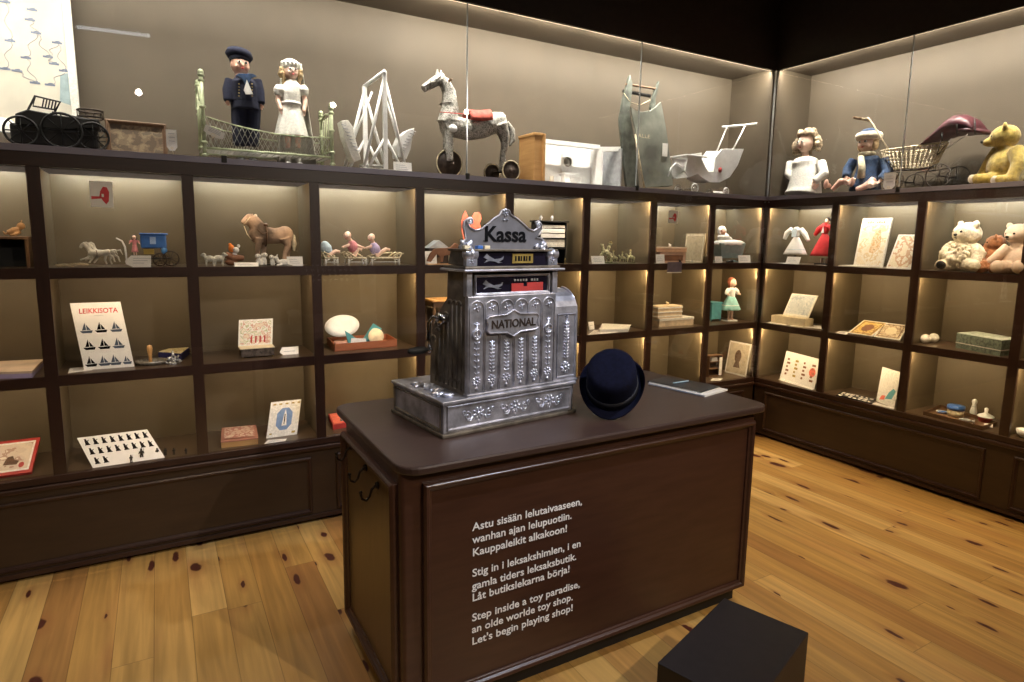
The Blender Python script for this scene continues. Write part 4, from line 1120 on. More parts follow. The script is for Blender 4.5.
# green sled standing on end
I = Item('sled', 'worn dark green wooden sled standing upright against the showcase back', 'sled', 645, 187, .17, ZV)
L = I.L
dk = [(626, 108), (631, 112), (638, 113), (645, 112), (651, 108), (656, 103), (661, 130), (665, 158), (668, 186), (640, 188), (636, 165), (631, 135)]
P_ = [L(u, v) for u, v in dk]; sm_ = mat('worn_green_sled_deck', (.175, .185, .155), .65, 0, .45, 5, .5, 30)
MB().prism([(p.x, p.z) for p in P_], .018, 'xz', -.055).build('deck', sm_, I.r, bevel=.003)
MB().tube([P_[11]+Vector((-.004, -.05, 0)), P_[10]+Vector((-.004, -.05, 0)), P_[9]+Vector((-.002, -.05, 0))], .006, 6).build('deck_edge', M['wicker'], I.r)
for (rn, y) in (([(625, 84), (627, 76), (628, 76), (630, 84), (629, 96), (627, 112), (632, 140), (637, 188), (624, 188), (620, 150), (617, 120), (621, 98)], -.03), ([(656, 82), (657, 82), (655, 92), (653, 100), (653, 108), (659, 130), (667, 187), (660, 187), (650, 130), (648, 108), (650, 98), (653, 90)], -.03)):
    Q = [L(u, v) for u, v in rn]; MB().prism([(p.x, p.z) for p in Q], .022, 'xz', y).build('runner', M['green'], I.r, bevel=.004)
a, b = L(626, 84, -.02), L(656, 89, -.02); MB().tube([a, b], .008, 8).build('crossbar', M['oldwood'], I.r)
a, b = L(623, 91, .0), L(650, 96, .0); MB().tube([a, b], .012, 4).build('crossbar', M['black'], I.r)
mb = MB(); mb.tube([L(624, 93, -.04), L(630, 102, -.06), L(640, 105, -.065), L(650, 100, -.04)], .0025, 6); mb.build('rope', M['wicker'], I.r)
t = L(638, 137, -.0575); ctext('ALLE', .036, M['wicker'], 'painted_name', I.r, (t.x, -.0552, t.z), UP, .0003, width=.115)
MB().bx(L(657, 150).x, L(662, 150).x, -.060, -.056, L(657, 157).z, L(657, 144).z).build('white_sticker', M['paper'], I.r)

# white doll stroller
I = Item('doll_stroller', 'white wooden doll stroller with a tall push handle', 'doll stroller', 712, 190, .17, ZV)
L = I.L
side = [(694, 160), (697, 166), (701, 172), (706, 172), (708, 158), (714, 150), (736, 150), (730, 166), (722, 178), (712, 183), (702, 183), (694, 178), (689, 174), (681, 178), (677, 172), (680, 160), (678, 156), (694, 154)]
Q = [L(u, v) for u, v in side]
for y in (-.075, .075): MB().prism([(p.x, p.z) for p in Q], .010, 'xz', y-.005).build('side_panel', M['white'], I.r, bevel=.002)
bt = [(682, 178), (690, 175), (702, 182), (712, 182), (722, 177), (734, 152), (731, 152), (720, 174), (712, 178), (703, 178), (691, 170), (684, 174)]
Q = [L(u, v) for u, v in bt]; MB().prism([(p.x, p.z) for p in Q], .14, 'xz', -.07).build('seat_shell', M['white'], I.r)
a, b = L(678, 156), L(699, 154); MB().bx(a.x, b.x, -.09, .09, a.z-.006, a.z+.006).build('tray', M['white'], I.r, bevel=.002)
for y, (u0, v0, u1, v1) in ((-.075, (732, 152, 745, 126)), (.075, (717, 151, 727, 127))): MB().tube([L(u0, v0, y), L(u1, v1, y)], .006, 8).build('handle_rod', M['white'], I.r)
MB().tube([L(722, 127, .09), L(757, 124, -.12)], .009, 10).build('push_handle', M['white'], I.r)
p = L(720, 170, -.082); mb = MB(); mb.lathe([(0, 0), (.020, 0), (.020, .002), (0, .002)], p, 20, rot=rotm('X', 90)); mb.build('red_mark', M['redp'], I.r)
for (u, v, r) in ((687, 176, .034), (718, 183, .028)):
    for y in (-.088, .088):
        p = L(u, v); mb = MB(); mb.torus((p.x, y, r+.004), r, .004, 'y', 28, 6)
        for k in range(6): a_ = PI*k/6; mb.tube([(p.x-r*math.cos(a_), y, r+.004-r*math.sin(a_)), (p.x+r*math.cos(a_), y, r+.004+r*math.sin(a_))], .0018, 4)
        mb.build('wheel', M['white'], I.r)
    MB().cyl((p.x, -.09, r+.004), (p.x, .09, r+.004), .004).build('axle', M['chrome'], I.r)
MB().tube([L(684, 168, -.08), L(676, 163, -.08), L(671, 168, -.08), L(668, 176, -.08)], .006, 8).build('curved_bumper', M['white'], I.r)
paper_tag('label_card', 'small flat white card under the doll stroller', 714, 187, 724, 190, .06, ZV, lean=20)

# framed map, black toy, white ball and worn picture at the far left
I = Item('framed_map', 'large framed picture map with small blue scenes joined by winding lines', 'picture', 20, 100, .33, ZV)
L = I.L; tr_, br_, = L(73, 0), L(80, 118)
W0 = -.62
mb = MB(); mb.prism([(W0, .0), (br_.x-.012, .0), (tr_.x+.012-.03, .86), (W0, .86)], .012, 'xz', .0); mb.build('sheet', mat('aged_map_paper', (.66, .62, .52), .6, 0, .08, 7), I.r)
mb = MB(); Q = [(br_.x-.030, -.0), (br_.x+.004, -.0), (tr_.x+.0-.012, .87), (tr_.x-.046, .87)]; mb.prism(Q, .03, 'xz', -.012); mb.build('frame_side', M['lace'], I.r, bevel=.003)
MB().bx(W0, tr_.x-.03, -.012, .018, .86, .89).build('frame_top', M['lace'], I.r, bevel=.003)
MB().bx(W0, br_.x-.01, -.014, .018, 0, .03).build('frame_bottom', M['lace'], I.r, bevel=.003)
spots = [(32, 10), (30, 20), (36, 33), (10, 41), (57, 43), (26, 58), (48, 57), (5, 69), (17, 71), (54, 64), (64, 71), (35, 83), (50, 85), (5, 2)]
for (u, v) in spots:
    p = L(u, v); mb = MB()
    mb.bx(p.x-.020, p.x+.020, -.0012, 0, p.z-.004, p.z+.005); mb.prism([(p.x-.010, p.z+.004), (p.x+.014, p.z+.004), (p.x+.010, p.z+.011), (p.x-.004, p.z+.009)], .001, 'xz', -.0010)
    mb.build('map_scene', mat('slate_blue_ink', (.20, .24, .33), .6) if v == 10 else bpy.data.materials.get('slate_blue_ink', M['grey']), I.r)
for (i_, j_) in ((1, 2), (2, 5), (3, 7), (4, 6), (4, 10), (6, 9), (8, 11), (5, 11), (2, 6), (10, 12), (3, 13)):
    a, b = L(*spots[i_]), L(*spots[j_]); a.y = b.y = -.0008; pts = []
    for k in range(9): t = k/8; p = a.lerp(b, t); p.x += .012*math.sin(t*PI*3); pts.append(p)
    MB().tube(pts, .0014, 4).build('winding_line', M['grey'], I.r)
p = L(66, 85); MB().prism([(p.x-.03, p.z-.08), (p.x+.04, p.z-.10), (p.x+.035, p.z+.07), (p.x-.02, p.z+.04)], .001, 'xz', -.0009).build('blue_patch', mat('pale_sea_blue_ink', (.35, .45, .47), .6), I.r)

I = Item('toy_fire_wagon', 'black toy wagon with a ladder rack standing before the framed map', 'toy wagon', 62, 140, .13, ZV)
L = I.L
mb = MB(); Q = [L(u, v) for u, v in ((18, 116), (30, 112), (62, 118), (100, 122), (101, 130), (60, 132), (18, 126))]; mb.prism([(p.x, p.z) for p in Q], .14, 'xz', -.07); mb.build('chassis', M['black'], I.r, bevel=.004)
MB().bx(L(12, 130).x, L(98, 130).x, -.055, .06, .012, L(60, 128).z).build('engine_block', M['black'], I.r, bevel=.01)
mb = MB()
for y in (-.05, .05):
    mb.tube([L(24, 118, y), L(35, 96, y), L(60, 102, y), L(52, 117, y)], .005, 6); mb.tube([L(35, 96, y), L(33, 106, y), L(56, 110, y)], .004, 6)
    for k in range(5): mb.tube([L(44+k*3, 98+k*.8, y), L(42+k*3, 108+k*.6, y)], .003, 5)
for (u, v) in ((35, 96), (60, 102), (30, 106)): mb.tube([L(u, v, -.05), L(u, v, .05)], .004, 6)
mb.build('driver_cage', M['black'], I.r)
mb = MB()
for k in range(8): mb.tube([L(52+k*4.5, 113+k*1.1, -.055), L(50+k*4.5, 121+k*1.1, -.055)], .004, 5)
for y in (-.055, .055): mb.tube([L(52, 112, y), L(90, 120, y)], .004, 5); 
mb.build('side_rack', M['black'], I.r)
mb = MB(); p0 = L(90, 111); mb.torus(p0+Vector((0, 0, 0)), .050, .004, 'z', 24, 6); mb.torus(p0-Vector((0, 0, .03)), .050, .004, 'z', 24, 6)
for k in range(10): a_ = 2*PI*k/10; mb.tube([p0+Vector((.05*math.cos(a_), .05*math.sin(a_), 0)), p0+Vector((.05*math.cos(a_), .05*math.sin(a_), -.035))], .002, 4)
mb.build('round_basket', M['rust'], I.r)
for (u, y) in ((24, -.08), (24, .08), (64, -.085), (64, .085), (94, -.08), (94, .08)):
    p = L(u, 130); r = p.z if u != 64 else p.z*1.1; r = max(.045, min(.06, r)) if u != 64 else .075
    mb = MB(); mb.torus((p.x, y, r+.005), r, .005, 'y', 28, 6)
    for k in range(4): a_ = PI*k/4; mb.tube([(p.x-r*math.cos(a_), y, r+.005-r*math.sin(a_)), (p.x+r*math.cos(a_), y, r+.005+r*math.sin(a_))], .0025, 4)
    mb.build('spoked_wheel', M['black'], I.r)
I = Item('white_ball', 'white round toy at the left edge beside the black wagon', 'ball', 2, 118, .24, ZV)
p = I.L(0, 108); MB().lathe([(0, 0), (.03, .004), (.055, .03), (.062, .07), (.052, .115), (.03, .135), (0, .14)], (0, 0, 0), 28).build('ball', M['paper'], I.r); MB().torus((0, 0, .07), .0625, .002, 'z').build('seam', M['grey'], I.r)
I = Item('worn_picture', 'worn brown carved picture panel standing behind the white paper tag', 'picture', 138, 152, .16, ZV)
L = I.L; a, b = L(110, 152), L(167, 118); w_, h_ = b.x-a.x, .165
mb = MB(Matrix.Rotation(R(-8), 4, 'X')); mb.bx(-w_/2, w_/2, 0, .02, 0, h_); mb.build('panel', printmat('faded_brown_relief', [(.10, .07, .045), (.17, .12, .075), (.24, .18, .11), (.13, .10, .07)], 22), I.r)
mb = MB(Matrix.Rotation(R(-8), 4, 'X')); frame_mould(mb, -w_/2-.004, w_/2+.004, -.0, h_+.004, 0, .02, .012); mb.build('frame', M['oldwood'], I.r)

# seated dolls on the right
def seated_doll(I, hcen, hr, skin, look, shoulders, hips, cloth, arms, feet, sleeve, lap, shoe, vox=.003):
    """feet: soles towards the room; arms and legs bent, one skin mesh, dress and sleeves over it"""
    sk = MB(); head(sk, hcen, hr, look); sk.tube([hcen-Vector((0, 0, hr[2]*.7)), (shoulders[0]+shoulders[1])/2+Vector((0, 0, .01))], hr[0]*.45, 10)
    for sg, (a, b, c_) in zip((-1, 1), arms):
        sk.tube([a, b, c_], [.020, .016, .012], 8); hand(sk, c_, (-sg*.3, -.6, -.5), -sg, .020)
    for sg, (a, b, c_) in zip((-1, 1), feet):
        sk.tube([a, b, c_], [.030, .024, .018], 10)
    remeshed(sk, 'body', M[skin], I.r, vox, 2); face(I.r, hcen, hr, look)
    dr = MB(); m0 = (shoulders[0]+shoulders[1])/2; hw_ = (shoulders[1]-shoulders[0]).length/2
    dr.tube([m0+Vector((0, 0, .025)), m0+Vector((0, 0, .008)), m0-Vector((0, 0, .02)), m0.lerp(hips, .5), hips], [hw_*.35, hw_*.72, hw_*.86, hw_*.84, hw_*.95], 18)
    dr.tube([hips+Vector((0, 0, .02)), Vector((hips.x, hips.y-.01, .06)), Vector((hips.x, hips.y-.02, .012))], [hw_*.90, hw_*1.08, hw_*1.22], 20)
    for (a, b, c_) in arms: dr.tube([a, b, b.lerp(c_, .85)], sleeve, 12)
    if lap:
        for (a, b, c_) in feet: dr.tube([a, a.lerp(b, .5), b.lerp(c_, lap)], [.055, .05, .040], 12)
    remeshed(dr, 'dress', M[cloth], I.r, .0045, 14)
    for (a, b, c_) in feet:
        if shoe: 
            s_ = MB(); s_.ell(c_+Vector((0, -.012, .018)), (.024, .016, .040)); s_.build('shoe', M[shoe], I.r)
I = Item('seated_doll', 'seated doll with curly blond hair and a plain white dress', 'doll', 806, 191, .19, ZV, 'R')
L = I.L; hc = L(805.5, 143, -.02)
seated_doll(I, hc, (.056, .058, .074), 'skinw', (-.15, -1, -.05), (L(793, 160), L(819, 160)), L(806, 176), 'lace',
            ((L(791, 162), L(789, 174, -.03), L(800, 183, -.09)), (L(821, 162), L(824, 174, -.03), L(813, 183, -.09))),
            ((L(799, 184, -.0), L(796, 185, -.04), L(799, 188, -.07)), (L(813, 184, -.0), L(816, 185, -.04), L(814, 188, -.07))), [.036, .038, .030], 0, None)
mb = MB(); random.seed(3)
for k in range(110):
    a_ = random.uniform(-.35*PI, 1.35*PI); z = random.uniform(-.7, 1)
    if math.sin(a_) < -.1 and z < .6: continue
    rr = .078*(1.0 if z > .6 else 1.3)
    c_ = hc+Vector((rr*math.cos(a_)*(1-.35*max(0, z)), rr*math.sin(a_)*.8*(1-.3*max(0, z))+.012, z*.095))
    mb.ell(c_, (.024, .024, .018), rotm('Y', random.uniform(0, 90)), nu=8, nv=6)
for k in range(10): a_ = PI*(1.0+k/9); mb.ell(hc+Vector((.056*math.cos(a_), .042*math.sin(a_), .070)), (.020, .018, .016), nu=8, nv=6)
remeshed(mb, 'curly_hair', M['ashblond'], I.r, .005, 1)
I = Item('seated_doll', 'seated doll in a dark blue coat, white fur hat and knitted scarf', 'doll', 862, 190, .19, ZV, 'R')
L = I.L; hc = L(868, 143, -.02)
seated_doll(I, hc, (.062, .062, .070), 'skinw', (-.1, -1, 0), (L(857, 158), L(881, 158)), L(868, 174), 'bluec',
            ((L(854, 160), L(848, 170, -.03), L(846, 178, -.08)), (L(884, 160), L(888, 172, -.04), L(880, 181, -.10))),
            ((L(862, 183, -.02), L(852, 181, -.10), L(846, 183, -.16)), (L(874, 184, -.02), L(872, 184, -.10), L(870, 186, -.15))), [.036, .038, .030], 0, None)
for (u, v) in ((826, 184), (852, 182)):
    p = L(u, v, -.12); mb = MB(); mb.ell((p.x, p.y, max(.038, p.z)), (.018, .016, .036), rotm('Y', 8)); mb.ell((p.x, p.y+.03, max(.02, p.z-.01)), (.016, .03, .018)); remeshed(mb, 'bare_foot', M['skin'], I.r, .003)
mb = MB(); mb.tube([L(832, 190, -.1), L(840, 182, -.08), L(850, 180, -.05)], [.016, .024, .03], 10); mb.tube([L(856, 190, -.14), L(866, 186, -.1), L(874, 180, -.05)], [.018, .024, .03], 10); remeshed(mb, 'trouser_legs', M['skin'], I.r, .0035)
mb = MB(); mb.torus(hc+Vector((0, .006, .046)), .060, .030, 'z', 28, 10); mb.build('fur_band', M['wteddy'], I.r)
mb = MB(); mb.ell(hc+Vector((0, .006, .068)), (.064, .064, .036)); mb.build('hat_crown', M['bluec'], I.r)
mb = MB(); mb.torus(hc-Vector((0, 0, .078)), .040, .018, 'z', 20, 8); mb.tube([L(861, 157, -.07), L(862, 167, -.10), L(861, 178, -.105)], [.020, .023, .026], 10); mb.build('scarf', M['wicker'], I.r)
mb = MB(); mb.ell(hc+Vector((-.052, .004, -.012)), (.020, .035, .045)); mb.ell(hc+Vector((.052, .004, -.012)), (.020, .035, .045)); mb.build('fair_hair', M['blond'], I.r)
hang_tag('white paper tag hanging between the blue-coated doll and the wicker carriage', 885, 189, 895, 173, .05, 'R')

# wicker doll carriage
I = Item('doll_carriage', 'wicker doll carriage with a burgundy folding hood and curved handle', 'doll carriage', 925, 188, .22, ZV, 'R')
L = I.L; ct = L(908, 150); c0, c1 = L(882, 150), L(946, 152)
vs = []; rows_ = 7; n = 40
def bowl(t, a_):
    cx_ = (c0.x+c1.x)/2; hw_ = (c1.x-c0.x)/2*(1-.28*t); hd = .11*(1-.3*t)
    zt = L(905, 150).z + .018*math.cos(a_)**2*(1 if math.cos(a_) > 0 else .3); zb_ = L(905, 170).z
    return Vector((cx_+hw_*math.cos(a_), hd*math.sin(a_), zt+(zb_-zt)*t))
mb = MB()
for i in range(rows_): mb.tube([bowl(i/(rows_-1), 2*PI*k/n) for k in range(n)], .0030 if i else .007, 5, close=True)
mb.build('basket_hoops', M['wicker'], I.r)
for k in range(n): MB().tube([bowl(t/4, 2*PI*k/n) for t in range(5)], .0032, 5).build('wicker_stake', M['wicker'], I.r)
MB().prism([(bowl(1, 2*PI*k/n).x, bowl(1, 2*PI*k/n).y) for k in range(n)], .006, 'xy', bowl(1, 0).z).build('basket_floor', M['oldwood'], I.r)
# hood: folded back, rising to a stiff peak
def loft(mb, st, seg=20, ex=.7):
    """st: (centre, half width across y, half height); closed skin through the rounded sections"""
    vs = []; fs = []
    for (c_, wy, hz) in st:
        for k in range(seg):
            a_ = 2*PI*k/seg; co, si = math.cos(a_), math.sin(a_)
            vs.append((c_.x, c_.y+wy*math.copysign(abs(co)**ex, co), c_.z+hz*si))
    for i in range(len(st)-1):
        for k in range(seg): l_ = (k+1) % seg; fs.append((i*seg+k, i*seg+l_, (i+1)*seg+l_, (i+1)*seg+k))
    fs.append(tuple(range(seg))); fs.append(tuple((len(st)-1)*seg+k for k in range(seg)))
    return mb.add(vs, fs)
st = []; tops = [(924, 147), (933, 140), (942, 130), (950, 121), (957, 116), (966, 115), (975, 119), (980, 126)]; bots = [(924, 149), (933, 145), (942, 141), (950, 138), (957, 136), (966, 135), (975, 134), (980, 134)]
for (a, b) in zip(tops, bots): p, q_ = L(*a), L(*b); st.append(((p+q_)/2, .11 if a[0] > 930 else .10, (p-q_).length/2))
loft(MB(), st).build('hood', M['burg'], I.r)
st = [(L(966, 132), .11, .022), (L(976, 131), .115, .020), (L(985, 132), .10, .016), (L(990, 133), .06, .010)]
loft(MB(), st).build('hood_peak', M['burg'], I.r)
for (a, b) in zip(tops[2:7:2], bots[2:7:2]):
    for y in (-.112,): MB().tube([L(*a, y*.7), L((a[0]+b[0])/2, (a[1]+b[1])/2, y), L(*b, y)], .004, 6).build('hood_rib', M['black'], I.r)
for (u, v) in ((941, 141), (952, 138), (968, 134)): MB().tube([L(u, v, -.11), L(937, 155, -.10)], .003, 5).build('hood_strut', M['rust'], I.r)

for y in (-.09, .09):
    MB().tube([L(889, 150, y), L(880, 136, y), L(873, 124, y), L(868, 118, y), L(862, 119, y)], .005, 8).build('handle_arm', M['wicker'], I.r)
a = L(862, 119); a2 = L(850, 121); MB().tube([(a.x, -.10, a.z), (a.x, .10, a.z)], .010, 10).build('push_handle', M['oldwood'], I.r)
for y in (-.125, .125):
    for (u, r) in ((905, .062), (948, .075)):
        p = L(u, 175); mb = MB(); mb.torus((p.x, y, r+.004), r, .004, 'y', 32, 6)
        for k in range(6): a_ = PI*k/6; mb.tube([(p.x-r*math.cos(a_), y, r+.004-r*math.sin(a_)), (p.x+r*math.cos(a_), y, r+.004+r*math.sin(a_))], .0016, 4)
        mb.build('wheel', M['rust'], I.r)
    a, b = L(905, 175), L(948, 175); MB().tube([(a.x, y*.9, .066), (a.x+.02, y*.75, L(905, 172).z), ((a.x+b.x)/2, y*.7, L(905, 170).z-.01), (b.x, y*.75, L(905, 170).z), (b.x, y*.9, .079)], .004, 6).build('spring', M['rust'], I.r)
for (u, r) in ((905, .062), (948, .075)): p = L(u, 175); MB().cyl((p.x, -.127, r+.004), (p.x, .127, r+.004), .004).build('axle', M['rust'], I.r)

# ---- teddies
def teddy(I, hc, hr, look, body, br, arms, legs, m_, vox=.0045, muz=1.0, pads=None):
    lk = Vector(look).normalized(); sd = lk.cross(Vector((0, 0, 1))).normalized(); up = sd.cross(lk)
    b_ = MB(); b_.ell(hc, (hr, hr*.92, hr*.92), nu=18, nv=12)
    b_.ell(hc+lk*hr*.85*muz-up*hr*.22, (hr*.42, hr*.5*muz, hr*.36), Matrix((sd, lk, up)).transposed(), 12, 8)
    for sg in (-1, 1): b_.ell(hc+sd*sg*hr*.78+up*hr*.72, (hr*.34, hr*.16, hr*.34), Matrix((sd, lk, up)).transposed(), 12, 8)
    b_.tube([hc-Vector((0, 0, hr*.6)), body+Vector((0, 0, br[2]*.6))], hr*.55, 12)
    b_.ell(body, br, nu=20, nv=14)
    for pts, rs in arms+legs: b_.tube(pts, rs, 12); b_.ell(pts[-1], rs[-1]*1.08, nu=10, nv=8)
    fur(remeshed(b_, 'body', m_, I.r, vox, 3), .010 if m_.name.startswith(('shag', 'brown')) else .003, .02)
    e = MB()
    for sg in (-1, 1): MB().ell(hc+lk*hr*.80+sd*sg*hr*.36+up*hr*.14, hr*.10, nu=8, nv=6).build('eye', M['eye'], I.r)
    p = hc+lk*(hr*.85*muz+hr*.47*muz)-up*hr*.12
    MB().ell(p, (hr*.16, hr*.12, hr*.12), nu=10, nv=6).build('nose', M['black'], I.r)
    m2 = MB(); q_ = p-up*hr*.13; m2.tube([q_+sd*hr*.16-up*hr*.14, q_-up*hr*.06, q_-sd*hr*.16-up*hr*.14], hr*.025, 5); m2.build('stitched_mouth', M['black'], I.r)
    if pads:
        for (pts, rs) in legs: 
            d_ = (pts[-1]-pts[-2]).normalized(); MB().ell(pts[-1]+d_*rs[-1]*.85, (rs[-1]*.75, rs[-1]*.4, rs[-1]*.9)).build('foot_pad', M[pads], I.r)
I = Item('teddy_bear', 'golden mohair teddy bear sitting sideways in the upper showcase', 'teddy bear', 1005, 184, .19, ZV, 'R')
L = I.L
teddy(I, L(1005, 137), .078, (-.92, -.38, -.10), L(1006, 166), (.100, .080, .115),
      [([L(1016, 149, -.05), L(1019, 164, -.085), L(1012, 179, -.12)], [.042, .040, .034]), ([L(998, 150, .05), L(990, 162, .02), L(983, 174, -.0)], [.036, .034, .030])],
      [([L(1002, 177, -.03), L(988, 179, -.07), L(977, 179, -.10)], [.044, .036, .030]), ([L(1016, 177, .0), L(1010, 180, -.10), L(999, 180, -.14)], [.044, .036, .028])], M['yteddy'], .006, 1.05, 'wteddy')

# ================================================================ in the compartments
Z3 = ZD+.0012
def slab(I, P, th, m_, name='board', bevel=0):
    """flat board through four corners bl, br, tr, tl (local); returns object, mapper and axes"""
    P = [Vector(p) for p in P]; P[2] = P[1]+P[3]-P[0]; n = (P[1]-P[0]).cross(P[3]-P[0]).normalized()
    if n.y > 0 and abs(n.y) > .1: n = -n
    if abs(n.y) <= .1 and n.z < 0: n = -n
    vs = P+[p-n*th for p in P]
    o = MB().add(vs, [(0,1,2,3), (7,6,5,4), (0,4,5,1), (1,5,6,2), (2,6,7,3), (3,7,4,0)], 0, False).build(name, m_, I.r, bevel=bevel)
    def mp(s_, t_, e=.0006): return P[0].lerp(P[1], s_).lerp(P[3].lerp(P[2], s_), t_)+n*e
    X = (P[1]-P[0]).normalized(); Zv = n if X.cross(P[3]-P[0]).dot(n) > 0 else n; Y = Zv.cross(X)
    if Y.dot(P[3]-P[0]) < 0: Y = -Y
    return o, mp, Matrix((X, Y, X.cross(Y))).transposed()
def patch(parent, mp, quads, m_, name='print', e=.0006):
    mb = MB()
    for q_ in quads: mb.add([mp(a, b, e) for a, b in q_], [tuple(range(len(q_)))], 0, False)
    return mb.build(name, m_, parent, fixn=False)
def rect(a, b, c_, d): return [(a, b), (c_, b), (c_, d), (a, d)]
def stand(name, lb, cat, px, d, z, lean, th, m_, wall='L', group=None, bevel=0):
    """board whose foot is on the shelf at depth d and whose top leans back by lean metres"""
    (bl, br, tr_, tl) = px
    I = Item(name, lb, cat, (bl[0]+br[0])/2, (bl[1]+br[1])/2, d, z, wall, group)
    P = [I.L(*bl), I.L(*br), I.L(*tr_, lean), I.L(*tl, lean)]
    P[0].z = P[1].z = 0; P[3] = (P[3]+P[2]-(P[1]-P[0]))/2
    o, mp, rot = slab(I, P, th, m_, 'board', bevel)
    return I, o, mp, rot
def fit_bay(pts, px, z):
    """keep the corners of something lying on a shelf between the glass and the back of its own compartment"""
    right = sum(u for u, _ in px)/4 > 765; out = []
    for p, (u, v) in zip(pts, px):
        d = p.x if right else p.y; d2 = min(.355, max(.012, d))
        if d2 != d: p = at(u, v, x=d2) if right else at(u, v, y=d2)
        p.z = z; out.append(p)
    m = sum((-p.y if right else -p.x) for p in out)/4; k = int(m/P)
    lo, hi = k*P+.022, (k+1)*P-.022
    for p in out:
        if right: p.y = -min(hi, max(lo, -p.y))
        else: p.x = -min(hi, max(lo, -p.x))
    return out
def tilt(name, lb, cat, px, z, dep, th, m_, front=.03):
    """board propped up at a slope: foot edge at the front of the shelf, far edge dep deeper and raised"""
    right = sum(u for u, _ in px)/4 > 765; f_ = (lambda u, v, d: at(u, v, x=d)) if right else (lambda u, v, d: at(u, v, y=d))
    bl, br = f_(*px[0], front), f_(*px[1], front); bl.z = br.z = z+.001; tl, tr_ = f_(*px[3], front+dep), f_(*px[2], front+dep)
    tl = (tl+tr_-(br-bl))/2; tr_ = tl+br-bl; c_ = (bl+br)/2; c_.z = z
    r = thing(name, lb, cat, c_, 0); X = br-bl; n = X.cross(tl-bl).normalized(); n = -n if n.z < 0 else n
    Q = [bl-c_, br-c_, tr_-c_, tl-c_]; Q = [q+n*th for q in Q]; vs = Q+[q-n*th for q in Q]
    o = MB().add(vs, [(0,1,2,3), (7,6,5,4), (0,4,5,1), (1,5,6,2), (2,6,7,3), (3,7,4,0)], 0, False).build('board', m_, r)
    a_, b_ = Q[3]-n*th, Q[2]-n*th; a_ = a_.lerp(b_, .2); b_ = a_+(b_-a_)*.75
    MB().add([a_, b_, Vector((b_.x, b_.y, 0)), Vector((a_.x, a_.y, 0))]+[q+(Vector((-.003, 0, 0)) if right else Vector((0, -.003, 0))) for q in (a_, b_, Vector((b_.x, b_.y, 0)), Vector((a_.x, a_.y, 0)))], [(0,1,2,3), (7,6,5,4), (0,4,5,1), (1,5,6,2), (2,6,7,3), (3,7,4,0)], 0, False).build('prop', M['paper'], r)
    return r, o, lambda s_, t_, e=.0006: Q[0].lerp(Q[1], s_).lerp(Q[3].lerp(Q[2], s_), t_)+n*e
def flat(name, lb, cat, px, z, h_, m_, wall='L', group=None, bevel=0, part='body', z0=0):
    """box lying on a board: its top outline given by four pixels"""
    q_ = fit_bay([at(u, v, z=z+h_) for (u, v) in px], px, z+h_); c_ = sum(q_, Vector())/4
    r = thing(name, lb, cat, (c_.x, c_.y, z), 0, group)
    poly = [(p.x-c_.x, p.y-c_.y) for p in q_]
    o = MB().prism(poly, h_-z0, 'xy', z0).build(part, m_, r, bevel=bevel)
    def mp(s_, t_, e=.0006):
        P = [Vector((a, b, h_)) for a, b in poly]; return P[0].lerp(P[1], s_).lerp(P[3].lerp(P[2], s_), t_)+Vector((0, 0, e))
    class Q: pass
    Q.r, Q.o, Q.mp, Q.poly, Q.h = r, o, mp, poly, h_
    return Q
def flat_card(lb, px, z, wall='L', th=.0012): 
    q_ = flat('label_card', lb, 'label', px, z, th, M['paper'], wall, 'small white label cards', part='card')
    patch(q_.o, q_.mp, [rect(.15, .3+.2*k, .8-.1*k, .35+.2*k) for k in range(3)], M['grey'])
    return q_

def wallboard(name, lb, cat, px, x0, x1, z, th, m_):
    """board standing along the right side wall of a left-hand bay, its top leaning from x0 to x1"""
    bl, br = at(*px[0], x=x0), at(*px[1], x=x0); bl.z = br.z = z; c_ = (bl+br)/2
    tl, tr_ = at(*px[3], x=x1), at(*px[2], x=x1); tl = (tl+tr_-(br-bl))/2; tr_ = tl+br-bl
    r = thing(name, lb, cat, c_, 0); X = br-bl; n = X.cross(tl-bl).normalized(); n = -n if n.x > 0 else n
    P = [bl-c_, br-c_, tr_-c_, tl-c_]; vs = P+[p-n*th for p in P]
    o = MB().add(vs, [(0,1,2,3), (7,6,5,4), (0,4,5,1), (1,5,6,2), (2,6,7,3), (3,7,4,0)], 0, False).build('board', m_, r)
    return r, o, lambda s_, t_, e=.0006: P[0].lerp(P[1], s_).lerp(P[3].lerp(P[2], s_), t_)+n*e
# signs on the glass
def sticker(lb, u0, v0, u1, v1, y, big):
    I = Item('glass_sign_mark', lb, 'sticker', (u0+u1)/2, v1, y, 0); a, b = I.L(u0, v1), I.L(u1, v0); w_, h_ = b.x-a.x, b.z-a.z
    I.r.location.z = a.z; MB().bx(-w_/2, w_/2, -.0006, 0, 0, h_).build('sheet', M['paper'], I.r)
    mb = MB()
    s_ = [(-.45, .42), (-.1, .42), (-.05, .62), (.08, .80), (.25, .78), (.34, .6), (.30, .25), (.18, .12), (.05, .25), (-.02, .34), (-.45, .30)]
    mb.prism([(x*w_, z*h_) for x, z in s_], .0004, 'xz', -.001); mb.build('red_emblem', M['inkred'], I.r); MB().prism([(.0, .40*h_), (.1*w_, .40*h_), (.1*w_, .52*h_), (0, .52*h_)], .0003, 'xz', -.0014).build('white_mark', M['paper'], I.r)
sticker('white square panel with a red emblem, a painted sign reflection on the glass above the toy horses', 92, 182, 113, 207, -.018, 1)  # flat panel painted in place of a lit sign mirrored in the glass
sticker('small pale sticker on the glass above the stacked pink boxes', 668, 211, 678, 223, -.018, 0)
I = Item('glass_strip', 'greyish film strip stuck on the glass across the shelf edge under the pink boxes', 'sticker', 674, 273, -.018, 0); a, b = I.L(667, 273), I.L(682, 262); I.r.location.z = a.z
